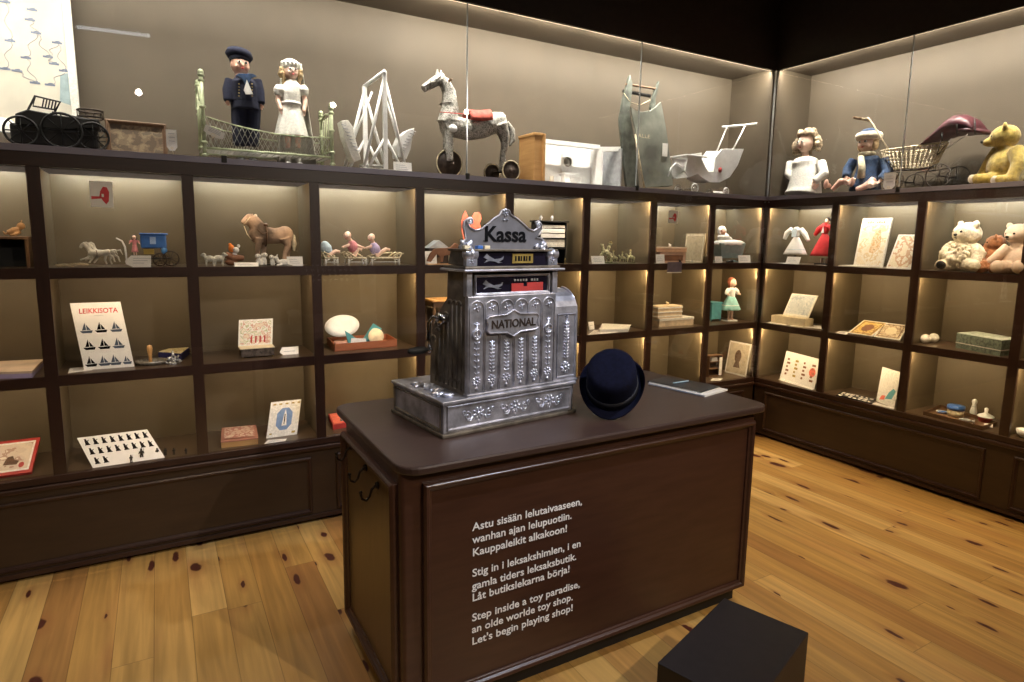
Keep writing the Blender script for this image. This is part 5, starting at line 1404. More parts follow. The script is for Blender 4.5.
MB().bx(a.x, b.x, -.0006, 0, 0, b.z-a.z).build('film', mat('violet_grey_film', (.13, .11, .15), .3), I.r); MB().bx(a.x, b.x, -.001, -.0006, 0, .006).build('white_edge', M['paper'], I.r)

# --- row 1, back wall
def small_horse(I, pts, rr, m_, vox=.003):
    """pts: dict of pixel polylines"""
    b_ = MB()
    for pl, rs in zip(pts, rr): b_.tube([I.L(*p) for p in pl], rs, 10)
    return remeshed(b_, 'body', m_, I.r, vox, 2)
I = Item('toy_table', 'low brown toy table at the left edge of the top row', 'toy table', 15, 267, .14, Z1)
a, b = I.L(-12, 236), I.L(31, 236); MB().bx(a.x, b.x, -.07, .07, a.z-.012, a.z).build('table_top', M['oldwood'], I.r, bevel=.002); ht = a.z
for x in (a.x+.01, b.x-.01): MB().bx(x-.006, x+.006, -.06, .06, 0, ht-.012).build('side_board', M['oldwood'], I.r)
MB().bx(a.x+.016, b.x-.016, .05, .06, 0, ht-.012).build('back_board', M['black'], I.r)
J = Item('lying_animal', 'small tan carved animal lying on the low brown toy table', 'figurine', 17, 236, .14, Z1+ht)
b_ = MB(); b_.tube([J.L(8, 233), J.L(14, 231), J.L(20, 230)], [.012, .017, .016], 10); b_.ell(J.L(21, 226), (.016, .014, .016)); b_.tube([J.L(20, 232, -.01), J.L(14, 235, -.02), J.L(10, 235, -.02)], [.008, .007, .006], 8); b_.tube([J.L(8, 233), J.L(5, 234), J.L(3, 231)], [.006, .005, .003], 6)
b_.tube([J.L(22, 225), J.L(24, 227)], [.008, .006], 6); remeshed(b_, 'body', mat('tan_felt', (.35, .20, .09), .8), J.r, .0025, 2)
MB().tube([J.L(21, 222, .004), J.L(22, 220, .004)], [.004, .001], 6).build('ear', mat('tan_ear', (.28, .15, .07), .8), J.r)
I = Item('twig_bundle', 'pale straw twigs lying left of the galloping tin horses', 'twigs', 68, 265, .05, Z1)
for k in range(7):
    x, y = random.uniform(-.05, .02), random.uniform(-.015, .02); a_ = random.uniform(-.35, .35)
    MB().tube([(x, y, .004+.002*k), (x+.035, y+.03*a_, .008+.002*k), (x+.065, y+.07*a_, .003+.002*k)], .0022, 5).build('twig', M['wicker'], I.r)
for k, (du, lb) in enumerate(((0, 'galloping white tin toy horse nearest the glass'), (5, 'galloping white tin toy horse behind its twin'))):
    I = Item('galloping_horse', lb, 'toy horse', 98+du, 265-k*.5, .09+.045*k, Z1)
    small_horse(I, [[(88+du, 252), (94+du, 253), (103+du, 253), (110+du, 252)], [(91+du, 252), (87+du, 247), (84+du, 244)], [(85+du, 243.5), (82+du, 245), (80+du, 248)],
        [(91+du, 254), (87+du, 258), (80+du, 260)], [(93+du, 255), (92+du, 259), (89+du, 263)], [(108+du, 254), (113+du, 257), (115+du, 262)], [(106+du, 254), (105+du, 260), (107+du, 264.5)], [(111+du, 251), (115+du, 250), (118+du, 255)], [(90+du, 249), (88+du, 244), (85+du, 242)]],
        [[.013, .016, .014, .014], [.013, .010, .009], [.009, .008, .005], [.007, .005, .0035], [.007, .005, .004], [.008, .005, .0035], [.008, .005, .0035], [.004, .005, .002], [.006, .006, .004]], mat('ivory_tin_paint', (.55, .52, .44), .5, 0, .25, 50), .002)
    MB().tube([I.L(96+du, 250, -.012), I.L(97+du, 253, -.017), I.L(97+du, 256, -.012)], .0018, 5).build('harness', M['brown'], I.r)
    MB().bx(-.012, .05, -.012, .012, 0, .003).build('stand', M['tin'], I.r)
I = Item('toy_coach', 'blue toy coach with thin spoked wheels behind the arrow-shaped card', 'toy coach', 160, 265, .13, Z1)
a, b = I.L(141, 248), I.L(166, 235); MB().bx(a.x, b.x, -.04, .04, a.z, b.z).build('cabin', M['bluep'], I.r, bevel=.006)
MB().bx(a.x-.004, b.x+.008, -.046, .046, b.z, b.z+.008).build('roof', M['bluep'], I.r, bevel=.003); MB().bx(a.x+.04, a.x+.065, -.042, -.039, a.z+.02, b.z-.01).build('window', mat('pale_blue_pane', (.35, .5, .8), .3), I.r)
a, b = I.L(144, 254), I.L(154, 249); MB().bx(a.x, b.x, -.035, .035, a.z, b.z).build('seat_box', M['gold'], I.r); a = I.L(164, 250); MB().ell((a.x, -.03, a.z), (.014, .012, .02)).build('trunk', mat('sky_blue_paint', (.1, .3, .7), .4), I.r)
for (u, r) in ((160, .030), (171, .036)):
    for y in (-.045, .045):
        p = I.L(u, 260); mb = MB(); mb.torus((p.x, y, r+.002), r, .0022, 'y', 24, 5)
        for k in range(5): a_ = PI*k/5; mb.tube([(p.x-r*math.cos(a_), y, r+.002-r*math.sin(a_)), (p.x+r*math.cos(a_), y, r+.002+r*math.sin(a_))], .001, 4)
        mb.build('wheel', M['rust'], I.r)
MB().bx(I.L(145, 258).x, I.L(171, 258).x, -.03, .03, .036, .042).build('chassis', M['black'], I.r)
def sdoll(I, base, h, dress, hair, skin='skinw', wd=.24, arms=((-.5, .1), (.5, .1)), skirt0=.52, skirt1=.16, bodice=None, vox=None, armz=.56, seam=None):
    """small standing doll: skin body, flared dress, hair; base = Vector at its feet"""
    B_ = Vector(base); P_ = lambda x, y, z: B_+Vector((x*h, y*h, z*h))
    sk = MB(); r = .088*h; head(sk, P_(0, -.01, .87), (r, r, r*1.15)); sk.tube([P_(0, 0, .80), P_(0, 0, .70)], .035*h, 8)
    for sg, (ax, ay) in zip((-1, 1), arms):
        sk.tube([P_(sg*.10, 0, .72), P_(sg*.18, -.02, .62), P_(sg*.10+ax*.25*(1 if sg*ax > 0 else -1)*sg if False else sg*abs(ax)*.45, -.05+ay*-.5, armz)], [.034*h, .030*h, .022*h], 8)
        hand(sk, P_(sg*abs(ax)*.45, -.05+ay*-.5, armz), (sg*.3, -.2, -1), -sg, .03*h)
    for sg in (-1, 1): sk.tube([P_(sg*.05, 0, .35), P_(sg*.05, 0, .03)], [.04*h, .026*h], 8); sk.ell(P_(sg*.05, -.03, .018), (.024*h, .05*h, .018*h))
    remeshed(sk, 'body', M[skin], I.r, vox or h*.012, 1); face(I.r, P_(0, -.01, .87), (r, r, r*1.15))
    mb = MB(); mb.ell(P_(0, .022, .895), (r*1.12, r*1.05, r*1.15))
    for sg in (-1, 1): mb.tube([P_(sg*.085, .0, .90), P_(sg*.10, -.01, .82), P_(sg*.085, .01, .74)], [.026*h, .030*h, .012*h], 8)
    remeshed(mb, 'hair', M[hair], I.r, vox or h*.014, 1)
    mb = MB(); mb.tube([P_(0, 0, .76), P_(0, 0, .72), P_(0, 0, .60), P_(0, 0, skirt0-.02)], [.04*h, .095*h, .09*h, .085*h], 14)
    for sg, (ax, ay) in zip((-1, 1), arms): mb.tube([P_(sg*.10, 0, .73), P_(sg*.17, -.02, .66), P_(sg*.20, -.03, .60)], [.045*h, .052*h, .038*h], 10)
    remeshed(mb, 'bodice', M[bodice or dress], I.r, h*.016, 1)
    vs = []; fs = []; n = 36
    for i in range(7):
        t = i/6
        for k in range(n):
            a_ = 2*PI*k/n; rr = h*(.085+(wd-.085)*t**.85)*(1+.08*t*math.sin(a_*8)); vs.append(B_+Vector((rr*math.cos(a_), rr*.8*math.sin(a_), h*(skirt0+(skirt1-skirt0)*t))))
    for i in range(6):
        for k in range(n): l_ = (k+1) % n; fs.append((i*n+k, i*n+l_, (i+1)*n+l_, (i+1)*n+k))
    o = MB().add(vs, fs).build('skirt', M[dress], I.r); md = o.modifiers.new('t', 'SOLIDIFY'); md.thickness = .002
    if seam: MB().tube(vs[4*n:5*n], h*.008, 5, close=True).build('hem_ribbon', M[seam], I.r)
I = Item('coachman_doll', 'tiny pink-dressed figure standing at the left of the blue toy coach', 'figurine', 136, 265, .10, Z1)
MB().bx(-.02, .02, -.02, .02, 0, .055).build('driver_box', M['black'], I.r); sdoll(I, (0, 0, .055), .098, 'pinkc' if 'pinkc' in M else 'pink', 'darkhair', wd=.14)
I = Item('toy_whip', 'white bent rod standing between the tin horses and the pink figure', 'rod', 122, 265, .12, Z1)
MB().tube([I.L(127, 265), I.L(126, 254), I.L(125, 247), I.L(122, 241), I.L(116, 238)], [.004, .004, .0045, .004, .003], 8).build('rod', M['white'], I.r)
I = Item('label_card', 'white arrow-shaped card standing before the toy coach', 'label', 138, 267, .045, Z1); L = I.L
P_ = [(125, 261), (131, 255.5), (151, 255.5), (151, 267.3), (133, 267.3), (126, 264)]; Q = [L(*p) for p in P_]; MB().prism([(p.x, max(0, p.z)) for p in Q], .002, 'xz').build('card', M['paper'], I.r)
mb = MB()
for k in range(3): p = L(133, 258.5+k*2.4); mb.bx(p.x, p.x+.075-.015*k, -.0006, 0, p.z, p.z+.0022)
mb.build('print', M['grey'], I.r)

# bay with the saddled horse
def lamb(I, c_, s_, m_='wl', flip=1):
    c_ = Vector(c_); b_ = MB(); b_.ell(c_+Vector((0, 0, s_*.62)), (s_*.42, s_*.26, s_*.26)); b_.ell(c_+Vector((-flip*s_*.42, 0, s_*.92)), (s_*.19, s_*.15, s_*.17)); b_.tube([c_+Vector((-flip*s_*.3, 0, s_*.7)), c_+Vector((-flip*s_*.42, 0, s_*.9))], s_*.14, 8)
    b_.ell(c_+Vector((-flip*s_*.58, 0, s_*.88)), (s_*.12, s_*.09, s_*.08))
    for sx_ in (-1, 1):
        for sy_ in (-1, 1): b_.tube([c_+Vector((sx_*s_*.26, sy_*s_*.12, s_*.5)), c_+Vector((sx_*s_*.27, sy_*s_*.13, .002))], [s_*.09, s_*.06], 8)
        b_.ell(c_+Vector((-flip*s_*.38, sx_*s_*.16, s_*1.0)), (s_*.06, s_*.09, s_*.04))
    b_.ell(c_+Vector((flip*s_*.44, 0, s_*.62)), s_*.08)
    remeshed(b_, 'body', m_, I.r, s_*.035, 1)
    for sy_ in (-1, 1): MB().ell(c_+Vector((-flip*s_*.55, sy_*s_*.10, s_*.95)), s_*.025, nu=6, nv=5).build('eye', M['eye'], I.r)
wl = mat('greyish_wool', (.55, .54, .47), .9, 0, .3, 60, .8, 300)
for (u, fl, s_, d, lb) in ((210, 1, .062, .07, 'small grey-white toy lamb, leftmost of the pair'), (219, -1, .064, .08, 'small grey-white toy lamb next to the orange-headed figure')):
    I = Item('toy_lamb', lb, 'toy animal', u, 266, d, Z1); lamb(I, (0, 0, 0), s_, wl, fl)
I = Item('orange_toy_animal', 'orange and white soft toy leaning on a brown log beside the lambs', 'soft toy', 234, 266, .11, Z1); L = I.L
b_ = MB(); b_.tube([L(225, 254), L(232, 258), L(244, 258)], [.014, .022, .012], 10); b_.ell(L(231, 262), (.03, .02, .018)); remeshed(b_, 'brown_body', M['fox'], I.r, .0025, 2)
mb = MB(); mb.ell(L(231.5, 248.5), (.015, .014, .020)); mb.ell(L(230, 244.5), (.008, .006, .008)); mb.build('orange_head', M['orange'], I.r)
mb = MB(); mb.ell(L(236, 250, -.008), (.016, .013, .015)); mb.ell(L(238.5, 246, -.004), (.008, .006, .009)); mb.tube([L(235, 253), L(234, 257)], .011, 8); mb.build('white_muzzle', M['white'], I.r)
MB().ell(L(234, 249.5, -.02), .003).build('eye', M['eye'], I.r)
I = Item('toy_horse', 'brown and cream toy horse with a bridle and harness in the second compartment', 'toy horse', 266, 260, .19, Z1); L = I.L
zf = L(270, 258).z
def up(p, y=0): q_ = L(*p, y); return q_
hm = mat('brown_cream_hide', (.36, .25, .18), .75, 0, .75, 7, .5, 200)
b_ = MB(); b_.tube([up((258, 234)), up((265, 235)), up((275, 236)), up((284, 235))], [.046, .046, .043, .045], 16); b_.ell(up((258, 234)), (.048, .046, .052)); b_.ell(up((285, 235)), (.046, .046, .050))
b_.tube([up((258, 233)), up((257, 226)), up((252, 220)), up((251, 217))], [.046, .040, .036, .024], 14)
b_.ell(up((250, 218.5)), (.026, .024, .026))
b_.tube([up((251, 218)), up((247, 221)), up((244, 222.5)), up((243, 224))], [.028, .025, .019, .015], 12)
for (u0, u1, y) in ((259, 258, -.03), (263, 264, .03)): b_.tube([up((u0, 238), y), up((u1, 248), y), up((u1-.5, 258), y), Vector((up((u1, 258), y).x-.004, y, .0))], [.024, .014, .010, .014], 10)
for (u, y) in ((286, -.03), (289, .03)): b_.tube([up((u-1, 238), y), up((u+2, 246), y), up((u-1, 253), y), Vector((up((u-2, 258), y).x, y, 0))], [.034, .018, .011, .014], 10)
for y in (-.012, .012): b_.tube([up((252, 216), y), up((253, 213), y)], [.008, .002], 6)
remeshed(b_, 'body', hm, I.r, .0042, 2)
mb = MB(); mb.tube([up((289, 233)), up((293, 236)), up((294, 244)), up((294, 251))], [.008, .012, .016, .006], 10); remeshed(mb, 'tail', M['wteddy'], I.r, .003, 2)
mb = MB()
for k in range(7): p = up((253+k*.9, 215+k*2.2)); mb.ell(p+Vector((.012, 0, -.006)), (.010, .010, .013), nu=8, nv=6)
remeshed(mb, 'mane', M['wteddy'], I.r, .003, 1)
mb = MB(); mb.tube([up((265, 226), 0)+Vector((.053*0, .054*math.cos(2*PI*k/20), -.052+.056*math.sin(2*PI*k/20))) for k in range(20)], .004, 6, close=True); mb.tube([up((257, 229), -.05), up((262, 234), -.056), up((268, 232), -.054)], .003, 5); mb.build('harness', M['brown'], I.r)
mb = MB(); mb.tube([up((243, 225), -.018), up((246, 222), -.026), up((250, 217), -.028)], .0025, 5); mb.tube([up((244, 226), -.02), up((247, 234), -.04), up((252, 240), -.05)], .002, 5); mb.build('bridle', M['cream'], I.r)
MB().ell(up((247, 220), -.024), .0035).build('eye', M['eye'], I.r); p = up((265, 226)); MB().ell(p+Vector((0, 0, .006)), (.018, .030, .010)).build('saddle', M['brown'], I.r)
MB().bx(-.085, .115, -.05, .05, -.0, .004).build('base_plate', M['black'], I.r)
for (u, d, s_, fl, lb) in ((259, .07, .072, 1, 'white toy dog sitting under the large toy horse'), (264, .09, .078, -1, 'white toy dog behind its twin under the large toy horse'), (272.5, .07, .065, 1, 'white toy poodle between the dogs and the lying goat')):
    I = Item('toy_dog', lb, 'toy animal', u, 266, d, Z1); b_ = MB(); s = s_
    b_.ell((0, 0, s*.32), (s*.20, s*.20, s*.30)); b_.ell((-fl*s*.06, -s*.08, s*.74), (s*.17, s*.16, s*.16)); b_.tube([(0, 0, s*.5), (-fl*s*.05, -s*.05, s*.7)], s*.12, 8); b_.ell((-fl*s*.14, -s*.22, s*.70), (s*.08, s*.10, s*.07))
    for sg in (-1, 1): b_.ell((-fl*s*.04+sg*s*.16, -s*.02, s*.72), (s*.05, s*.06, s*.12)); b_.tube([(sg*s*.10, -s*.12, s*.36), (sg*s*.11, -s*.20, .003)], [s*.07, s*.05], 8)
    b_.tube([(fl*s*.16, s*.1, s*.12), (fl*s*.30, s*.1, s*.25)], [s*.05, s*.03], 6)
    remeshed(b_, 'body', M['lace'], I.r, s*.03, 1)
    for sg in (-1, 1): MB().ell((-fl*s*.08+sg*s*.07, -s*.235, s*.78), s*.022, nu=6, nv=5).build('eye', M['eye'], I.r)
I = Item('toy_goat', 'white toy goat lying at the right below the large toy horse', 'toy animal', 284, 266, .06, Z1); b_ = MB()
b_.ell((.0, 0, .018), (.034, .018, .018)); b_.tube([(-.028, 0, .02), (-.036, 0, .038)], .010, 8); b_.ell((-.040, -.002, .042), (.013, .009, .010)); b_.tube([(-.01, -.015, .008), (-.04, -.02, .005)], .006, 6); b_.tube([(.02, -.015, .008), (.042, -.02, .005)], .006, 6)
for sg in (-1, 1): b_.tube([(-.036, sg*.006, .05), (-.030, sg*.008, .062)], [.0035, .002], 6)
remeshed(b_, 'body', M['lace'], I.r, .002, 1); MB().ell((-.046, -.009, .045), .002, nu=6, nv=5).build('eye', M['eye'], I.r)
paper_tag('label_card', 'white folded card in front of the orange soft toy', 235, 261, 259, 267, .03, Z1, lean=50)
paper_tag('label_card', 'white card at the right foot of the large toy horse', 287.5, 257, 303, 266.5, .05, Z1, lean=10)

# wicker sofas with bathing dolls
def sofa(I, u0, u1, ua, wd=.075, curl=1):
    L = I.L; x0, x1 = L(u0, 264).x, L(u1, 264).x; zs = L(u0, 257).z; y0, y1 = -.045, .045
    MB().bx(x0, x1, y0, y1, zs-.010, zs).build('seat', M['wicker'], I.r, bevel=.004)
    for x in (x0+.006, x1-.006):
        for y in (y0+.006, y1-.006): MB().tube([(x, y, 0), (x, y, zs)], .0048, 8).build('leg', M['lace'], I.r)
    mb = MB()
    for (x, sg) in ((x0, 1), (x1, -1)): mb.tube([(x+sg*.006, y0+.006, zs*.55), (x+sg*.03, y0+.006, zs-.01)], .003, 5)
    mb.tube([(x0, y0+.006, zs*.40), (x1, y0+.006, zs*.40)], .003, 5); mb.build('stretcher', M['lace'], I.r)
    xr = L(ua, 246); mb = MB(); R_ = zs*.62; sx_ = 1 if curl > 0 else -1; xe = x1 if curl > 0 else x0
    for y in (y0+.004, y1-.004): mb.tube([(xe-sx_*.045, y, zs), (xe-sx_*.020, y, zs+R_*.6), (xe, y, zs+R_*1.0), (xe+sx_*.010, y, zs+R_*.75), (xe, y, zs+R_*.2), (xe, y, zs)], .0042, 6)
    for k in range(7): z = zs+R_*(.1+.85*k/6); mb.tube([(xe+sx_*.002-sx_*.02*math.sin(k), y0+.004, z), (xe+sx_*.002-sx_*.02*math.sin(k), y1-.004, z)], .0024, 5)
    mb.tube([(x0, y1-.004, zs), (x0+.3*(x1-x0), y1-.002, zs+.02), (x1-.02, y1-.002, zs+R_*.9)] if curl > 0 else [(x1, y1-.004, zs), (x1-.3*(x1-x0), y1-.002, zs+.02), (x0+.02, y1-.002, zs+R_*.9)], .0042, 6)
    mb.build('curled_arm', M['wicker'], I.r)
def sofa_doll(nm, lb, uh, vh, ub, vb, uf, vf, d, dress, hands):
    I = Item(nm, lb, 'doll', ub, 257, d, Z1); I.r.location.z = at(ub, 257, y=d).z; z0 = I.r.location.z-Z1
    def L(u, v, dy=0): q_ = I.L(u, v, dy); q_.z -= z0; return q_
    sk = MB()
    if uh: hc_ = L(uh, vh, -.004); head(sk, hc_, (.019, .020, .022), (-.5, -.9, 0)); sk.tube([hc_, L(ub, vb)], .011, 8)
    sk.tube([L(ub+2, 256, -.01), L(uf-4, vf-1, -.012), L(uf, vf, -.014)], [.014, .011, .009], 8)
    for (hu, hv) in hands: sk.tube([L(ub, vb+1), L((ub+hu)/2, (vb+hv)/2+1, -.01), L(hu, hv, -.012)], [.011, .009, .007], 8); sk.ell(L(hu, hv, -.013), (.008, .007, .006))
    remeshed(sk, 'body', M['skinw'], I.r, .0018, 1)
    if uh: face(I.r, hc_, (.019, .020, .022), (-.5, -.9, 0)); mb = MB(); mb.ell(hc_+Vector((.006, .006, .006)), (.019, .019, .020)); mb.build('bonnet', M['skinw'], I.r)
    mb = MB(); mb.ell(L(ub+1, vb+5, 0), (.032, .025, .030)); mb.ell(L(ub, vb+2, 0), (.024, .020, .022)); mb.tube([L(ub, vb+6), L(ub+6, vb+9)], [.026, .018], 10); remeshed(mb, 'dress', M[dress], I.r, .0025, 2)
I = Item('wicker_sofa', 'cream wicker doll sofa, leftmost and half hidden by the post', 'doll sofa', 331, 264, .10, Z1); sofa(I, 323, 337, 323, curl=-1)
I = Item('wicker_sofa', 'cream wicker doll sofa in the middle carrying the red-dressed doll', 'doll sofa', 356, 264, .10, Z1); sofa(I, 346, 365, 346, curl=-1)
I = Item('wicker_sofa', 'long cream wicker doll sofa with a curled right arm', 'doll sofa', 384, 264, .10, Z1); sofa(I, 369, 398, 400)
sofa_doll('reclining_doll', 'small doll in pale blue reclining on the leftmost wicker sofa', 0, 0, 325, 243, 340, 252, .10, 'iceb', [])
sofa_doll('reclining_doll', 'small doll in red and pink reclining on the middle wicker sofa', 347, 236, 352, 242, 362, 250, .10, 'pink', [(343, 247), (364, 248)])
sofa_doll('reclining_doll', 'small doll in lilac reclining on the long wicker sofa', 371, 238, 374, 244, 390, 250, .10, 'lilac', [(366, 248), (376, 254)])

# fox, card, toy house, squirrel, shelf unit
I = Item('wooden_fox', 'flat brown wooden fox standing left of the cash register sign', 'wooden animal', 442, 263, .10, Z1); L = I.L
fx = [(427, 261), (430, 254), (434, 249), (438, 248), (446, 248), (451, 247), (455, 243), (458, 244), (461, 248), (460, 252), (458, 255), (457, 262), (455, 262), (454, 256), (447, 255), (444, 256), (443, 262), (441, 262), (440, 256), (437, 254), (434, 258), (431, 262)]
Q = [L(*p) for p in fx]; MB().prism([(p.x, max(.004, p.z)) for p in Q], .012, 'xz').build('body', M['fox'], I.r, bevel=.002); a, b = L(427, 262), L(461, 262); MB().bx(a.x, b.x, -.01, .022, 0, .0045).build('stand', M['pine'], I.r)
MB().ell((L(456, 246).x, -.001, L(456, 246).z), .002).build('eye', M['eye'], I.r)
paper_tag('label_card', 'white card behind the brown wooden fox', 425.5, 250, 437, 263, .16, Z1, lean=6)
I = Item('grey_toy_hut', 'small grey toy hut behind the white card and fox', 'toy house', 436, 263, .24, Z1); L = I.L; a, b = L(427, 248), L(446, 263); h_ = a.z
MB().bx(a.x, b.x, -.04, .04, 0, h_).build('wall', M['rust'], I.r); MB().prism([(a.x-.006, h_), ((a.x+b.x)/2, h_+.05), (b.x+.006, h_)], .09, 'xz', -.045).build('roof', M['grey'], I.r); MB().bx(-.012, .012, -.042, -.039, 0, .04).build('door', M['oldwood'], I.r)
I = Item('cardboard_box', 'plain tan box behind the fox beside the register', 'box', 457, 263, .24, Z1); MB().bx(-.04, .05, -.03, .05, 0, .085).build('body', M['cream'], I.r, bevel=.002); MB().bx(-.042, .052, -.032, .052, .078, .092).build('lid', M['cream'], I.r, bevel=.002)
I = Item('squirrel_cutout', 'coral red squirrel cutout rising behind the Kassa sign', 'cutout', 470, 263, .20, Z1); L = I.L
sq = [(465, 263), (464, 240), (462, 232), (461.5, 222), (463, 215), (465.5, 210.5), (467.5, 215), (470, 219), (472, 221), (472.5, 216), (475, 212.5), (478.5, 212), (481, 215), (481.5, 219), (480, 223), (481, 228), (480, 234), (479, 240), (482, 250), (481, 263)]
Q = [L(*p) for p in sq]; MB().prism([(p.x, max(0, p.z)) for p in Q], .008, 'xz').build('silhouette', M['coral'], I.r, bevel=.001); MB().bx(-.05, .05, -.02, .03, 0, .004).build('foot', M['coral'], I.r)
I = Item('toy_cabinet', 'black open toy cabinet with white drawers behind the register sign', 'toy cabinet', 549, 262, .17, Z1); L = I.L; a, b = L(536, 221), L(562, 262); h_ = a.z-.006
for x in (a.x+.004, b.x-.004): MB().bx(x-.004, x+.004, -.05, .06, 0, h_).build('side_wall', M['black'], I.r)
MB().bx(a.x-.012, b.x+.012, -.06, .065, h_, h_+.010).build('top', M['black'], I.r, bevel=.002); MB().bx(a.x, b.x, .052, .06, 0, h_).build('back_board', M['black'], I.r)
for k, (z0, z1) in enumerate(((.62, .72), (.74, .84), (.40, .58), (.86, .93))): MB().bx(a.x+.012+(k % 2)*.008, b.x-.012, -.045, .05, h_*z0, h_*z1).build('drawer', M['white'] if k != 2 else M['lace'], I.r, bevel=.002)
MB().bx(a.x+.008, b.x-.008, -.05, .05, h_*.585, h_*.605).build('shelf', M['black'], I.r); MB().bx(a.x+.008, b.x-.008, -.05, .05, h_*.36, h_*.385).build('shelf', M['black'], I.r)
paper_tag('label_card', 'white card leaning in front of the black toy cabinet', 545, 248, 558, 262.5, .08, Z1, lean=14)
for k, (u, hh, lb) in enumerate(((541, .16, 'small white urn on top of the black toy cabinet, left one'), (552, .14, 'small white urn on top of the black toy cabinet, right one'))):
    p = at(u, 219, y=.17); J = thing('toy_urn', lb, 'toy urn', (p.x, .17, Z1+h_+.010), 0); MB().lathe([(0, 0), (.008, 0), (.004, .006), (.010, .014), (.011, .022), (.007, .028), (.009, .032), (0, .033)], (0, 0, 0), 16).build('urn', M['grey'], J); MB().ell((0, 0, .035), .003).build('knob', M['grey'], J)
I = Item('metal_spinner', 'small brass toy standing right of the black toy cabinet', 'figurine', 565, 262, .08, Z1); mb = MB(); mb.lathe([(0, 0), (.012, 0), (.012, .003), (.003, .006), (.003, .02), (.009, .026), (.003, .036), (0, .04)], (0, 0, 0), 16); mb.build('top', M['brassy'], I.r); MB().bx(-.014, .014, -.004, .004, 0, .003).build('base', M['black'], I.r)

# brass riders
fig = mat('green_gilt_lead', (.42, .40, .25), .45, .3, .6, 60)
random.seed(11)
def rider(I, s, rear=0, m_=None):
    t_ = rotm('Y', rear); b_ = MB(Matrix.Translation((0, 0, s*.06)) @ t_.to_4x4())
    b_.tube([(-s*.28, 0, s*.50), (0, 0, s*.48), (s*.28, 0, s*.50)], [s*.11, s*.12, s*.12], 10); b_.tube([(-s*.28, 0, s*.52), (-s*.42, 0, s*.74), (-s*.55, 0, s*.70)], [s*.09, s*.07, s*.04], 8)
    for (x, dx, sg) in ((-.25, -.12, -1), (-.22, .05, 1), (.28, .10, -1), (.26, -.04, 1)): b_.tube([(s*x, sg*s*.05, s*.44), (s*(x+dx), sg*s*.06, s*.22), (s*(x+dx*.6), sg*s*.06, .002)], [s*.06, s*.04, s*.03], 6)
    b_.tube([(s*.36, 0, s*.52), (s*.5, 0, s*.40), (s*.48, 0, s*.2)], [s*.04, s*.05, s*.02], 6)
    b_.tube([(0, 0, s*.58), (0, 0, s*.86)], [s*.09, s*.08], 8); b_.ell((0, 0, s*.98), s*.085); b_.tube([(0, -s*.06, s*.82), (-s*.2, -s*.06, s*.74)], s*.035, 6)
    for sg in (-1, 1): b_.tube([(0, sg*s*.08, s*.58), (-s*.08, sg*s*.14, s*.38)], [s*.06, s*.04], 6)
    o = remeshed(b_, 'body', m_ or fig, I.r, s*.028, 1)
    MB().bx(-s*.5, s*.5, -s*.14, s*.14, 0, s*.05).build('base', mat('painted_green_base', (.10, .13, .05), .6) if 'gb' not in M else M['gb'], I.r, bevel=.002)
    mb = MB(Matrix.Translation((0, 0, s*.06)) @ t_.to_4x4()); mb.lathe([(0, 0), (s*.11, 0), (s*.09, s*.05), (s*.03, s*.1), (0, s*.11)], (0, 0, s*1.02), 12); mb.build('hat', M['brassy'], I.r)
for (u, d, s, rear, lb) in ((603, .14, .145, 25, 'gilt toy rider on a rearing horse, tallest of the group beside the small card'), (613, .10, .080, 0, 'small gilt toy rider in the middle of the brass group'), (622, .12, .072, 0, 'small gilt toy rider right of the middle of the brass group'), (630, .09, .085, 0, 'gilt toy horse and rider, rightmost of the brass group')):
    I = Item('toy_rider', lb, 'figurine', u, 263, d, Z1); rider(I, s, rear)
paper_tag('label_card', 'white card at the left foot of the brass riders', 592, 255.5, 605, 263.5, .04, Z1, lean=15)

# pink boxes
I = Item('pink_box', 'pale pink card box, lower one of the stacked pair', 'box', 674, 262, .13, Z1); L = I.L; a, b = L(660, 262, -.05), L(686, 252, -.05); MB().bx(a.x, b.x, -.05, .06, 0, b.z).build('body', mat('pale_pink_card', (.66, .42, .30), .6, 0, .08), I.r, bevel=.001); hb_ = b.z; MB().bx(a.x+.03, b.x-.03, -.0508, -.05, hb_*.2, hb_*.7).build('print', M['fox'], I.r)
I = Item('pink_box', 'wider pink box with cream edges on top of the stacked pair', 'box', 672, 252, .13, Z1+hb_); a, b = I.L(656.5, 252, -.055), I.L(687, 245.5, -.055); h_ = b.z; MB().bx(a.x, b.x, -.055, .065, 0, .034).build('body', mat('salmon_card', (.68, .40, .24), .6, 0, .06), I.r, bevel=.001); MB().bx(a.x-.001, b.x+.001, -.056, .066, .026, .036).build('lid', mat('cream_pink_card', (.78, .58, .42), .6), I.r)
J = Item('toy_dog', 'tiny white toy dog standing on top of the stacked pink boxes', 'toy animal', 670, 246, .12, Z1+hb_+.036); lamb(J, (0, 0, 0), .026, M['white'], 1)
paper_tag('label_card', 'white card at the left of the stacked pink boxes', 656, 254, 665, 263, .05, Z1, lean=8)
I = Item('toy_horse', 'tiny black toy horse in front of the pink boxes', 'toy horse', 680, 262, .05, Z1); lamb(I, (0, 0, 0), .026, M['black'], 1)
for (u, lb) in ((692, 'tiny pale toy cat at the right of the pink boxes'), (701, 'tiny pale toy bird near the right post beside the brown board')): I = Item('tiny_animal', lb, 'toy animal', u, 261.5, .06+.02*(u > 695), Z1); lamb(I, (0, 0, 0), .020, M['lace'], 1)
r_, o, mp = wallboard('leaning_board', 'brown patterned game board leaning behind the pink boxes', 'game board', [(683, 261), (702, 262), (706, 234), (686, 233)], -.665, -.625, Z1, .006, printmat('faded_tan_pattern', [(.26, .21, .13), (.36, .30, .19), (.30, .24, .15)], 60))
patch(o, mp, [rect(.04, .04, .96, .07), rect(.04, .93, .96, .96), rect(.04, .04, .07, .96), rect(.93, .04, .96, .96)], M['wicker'], 'border')

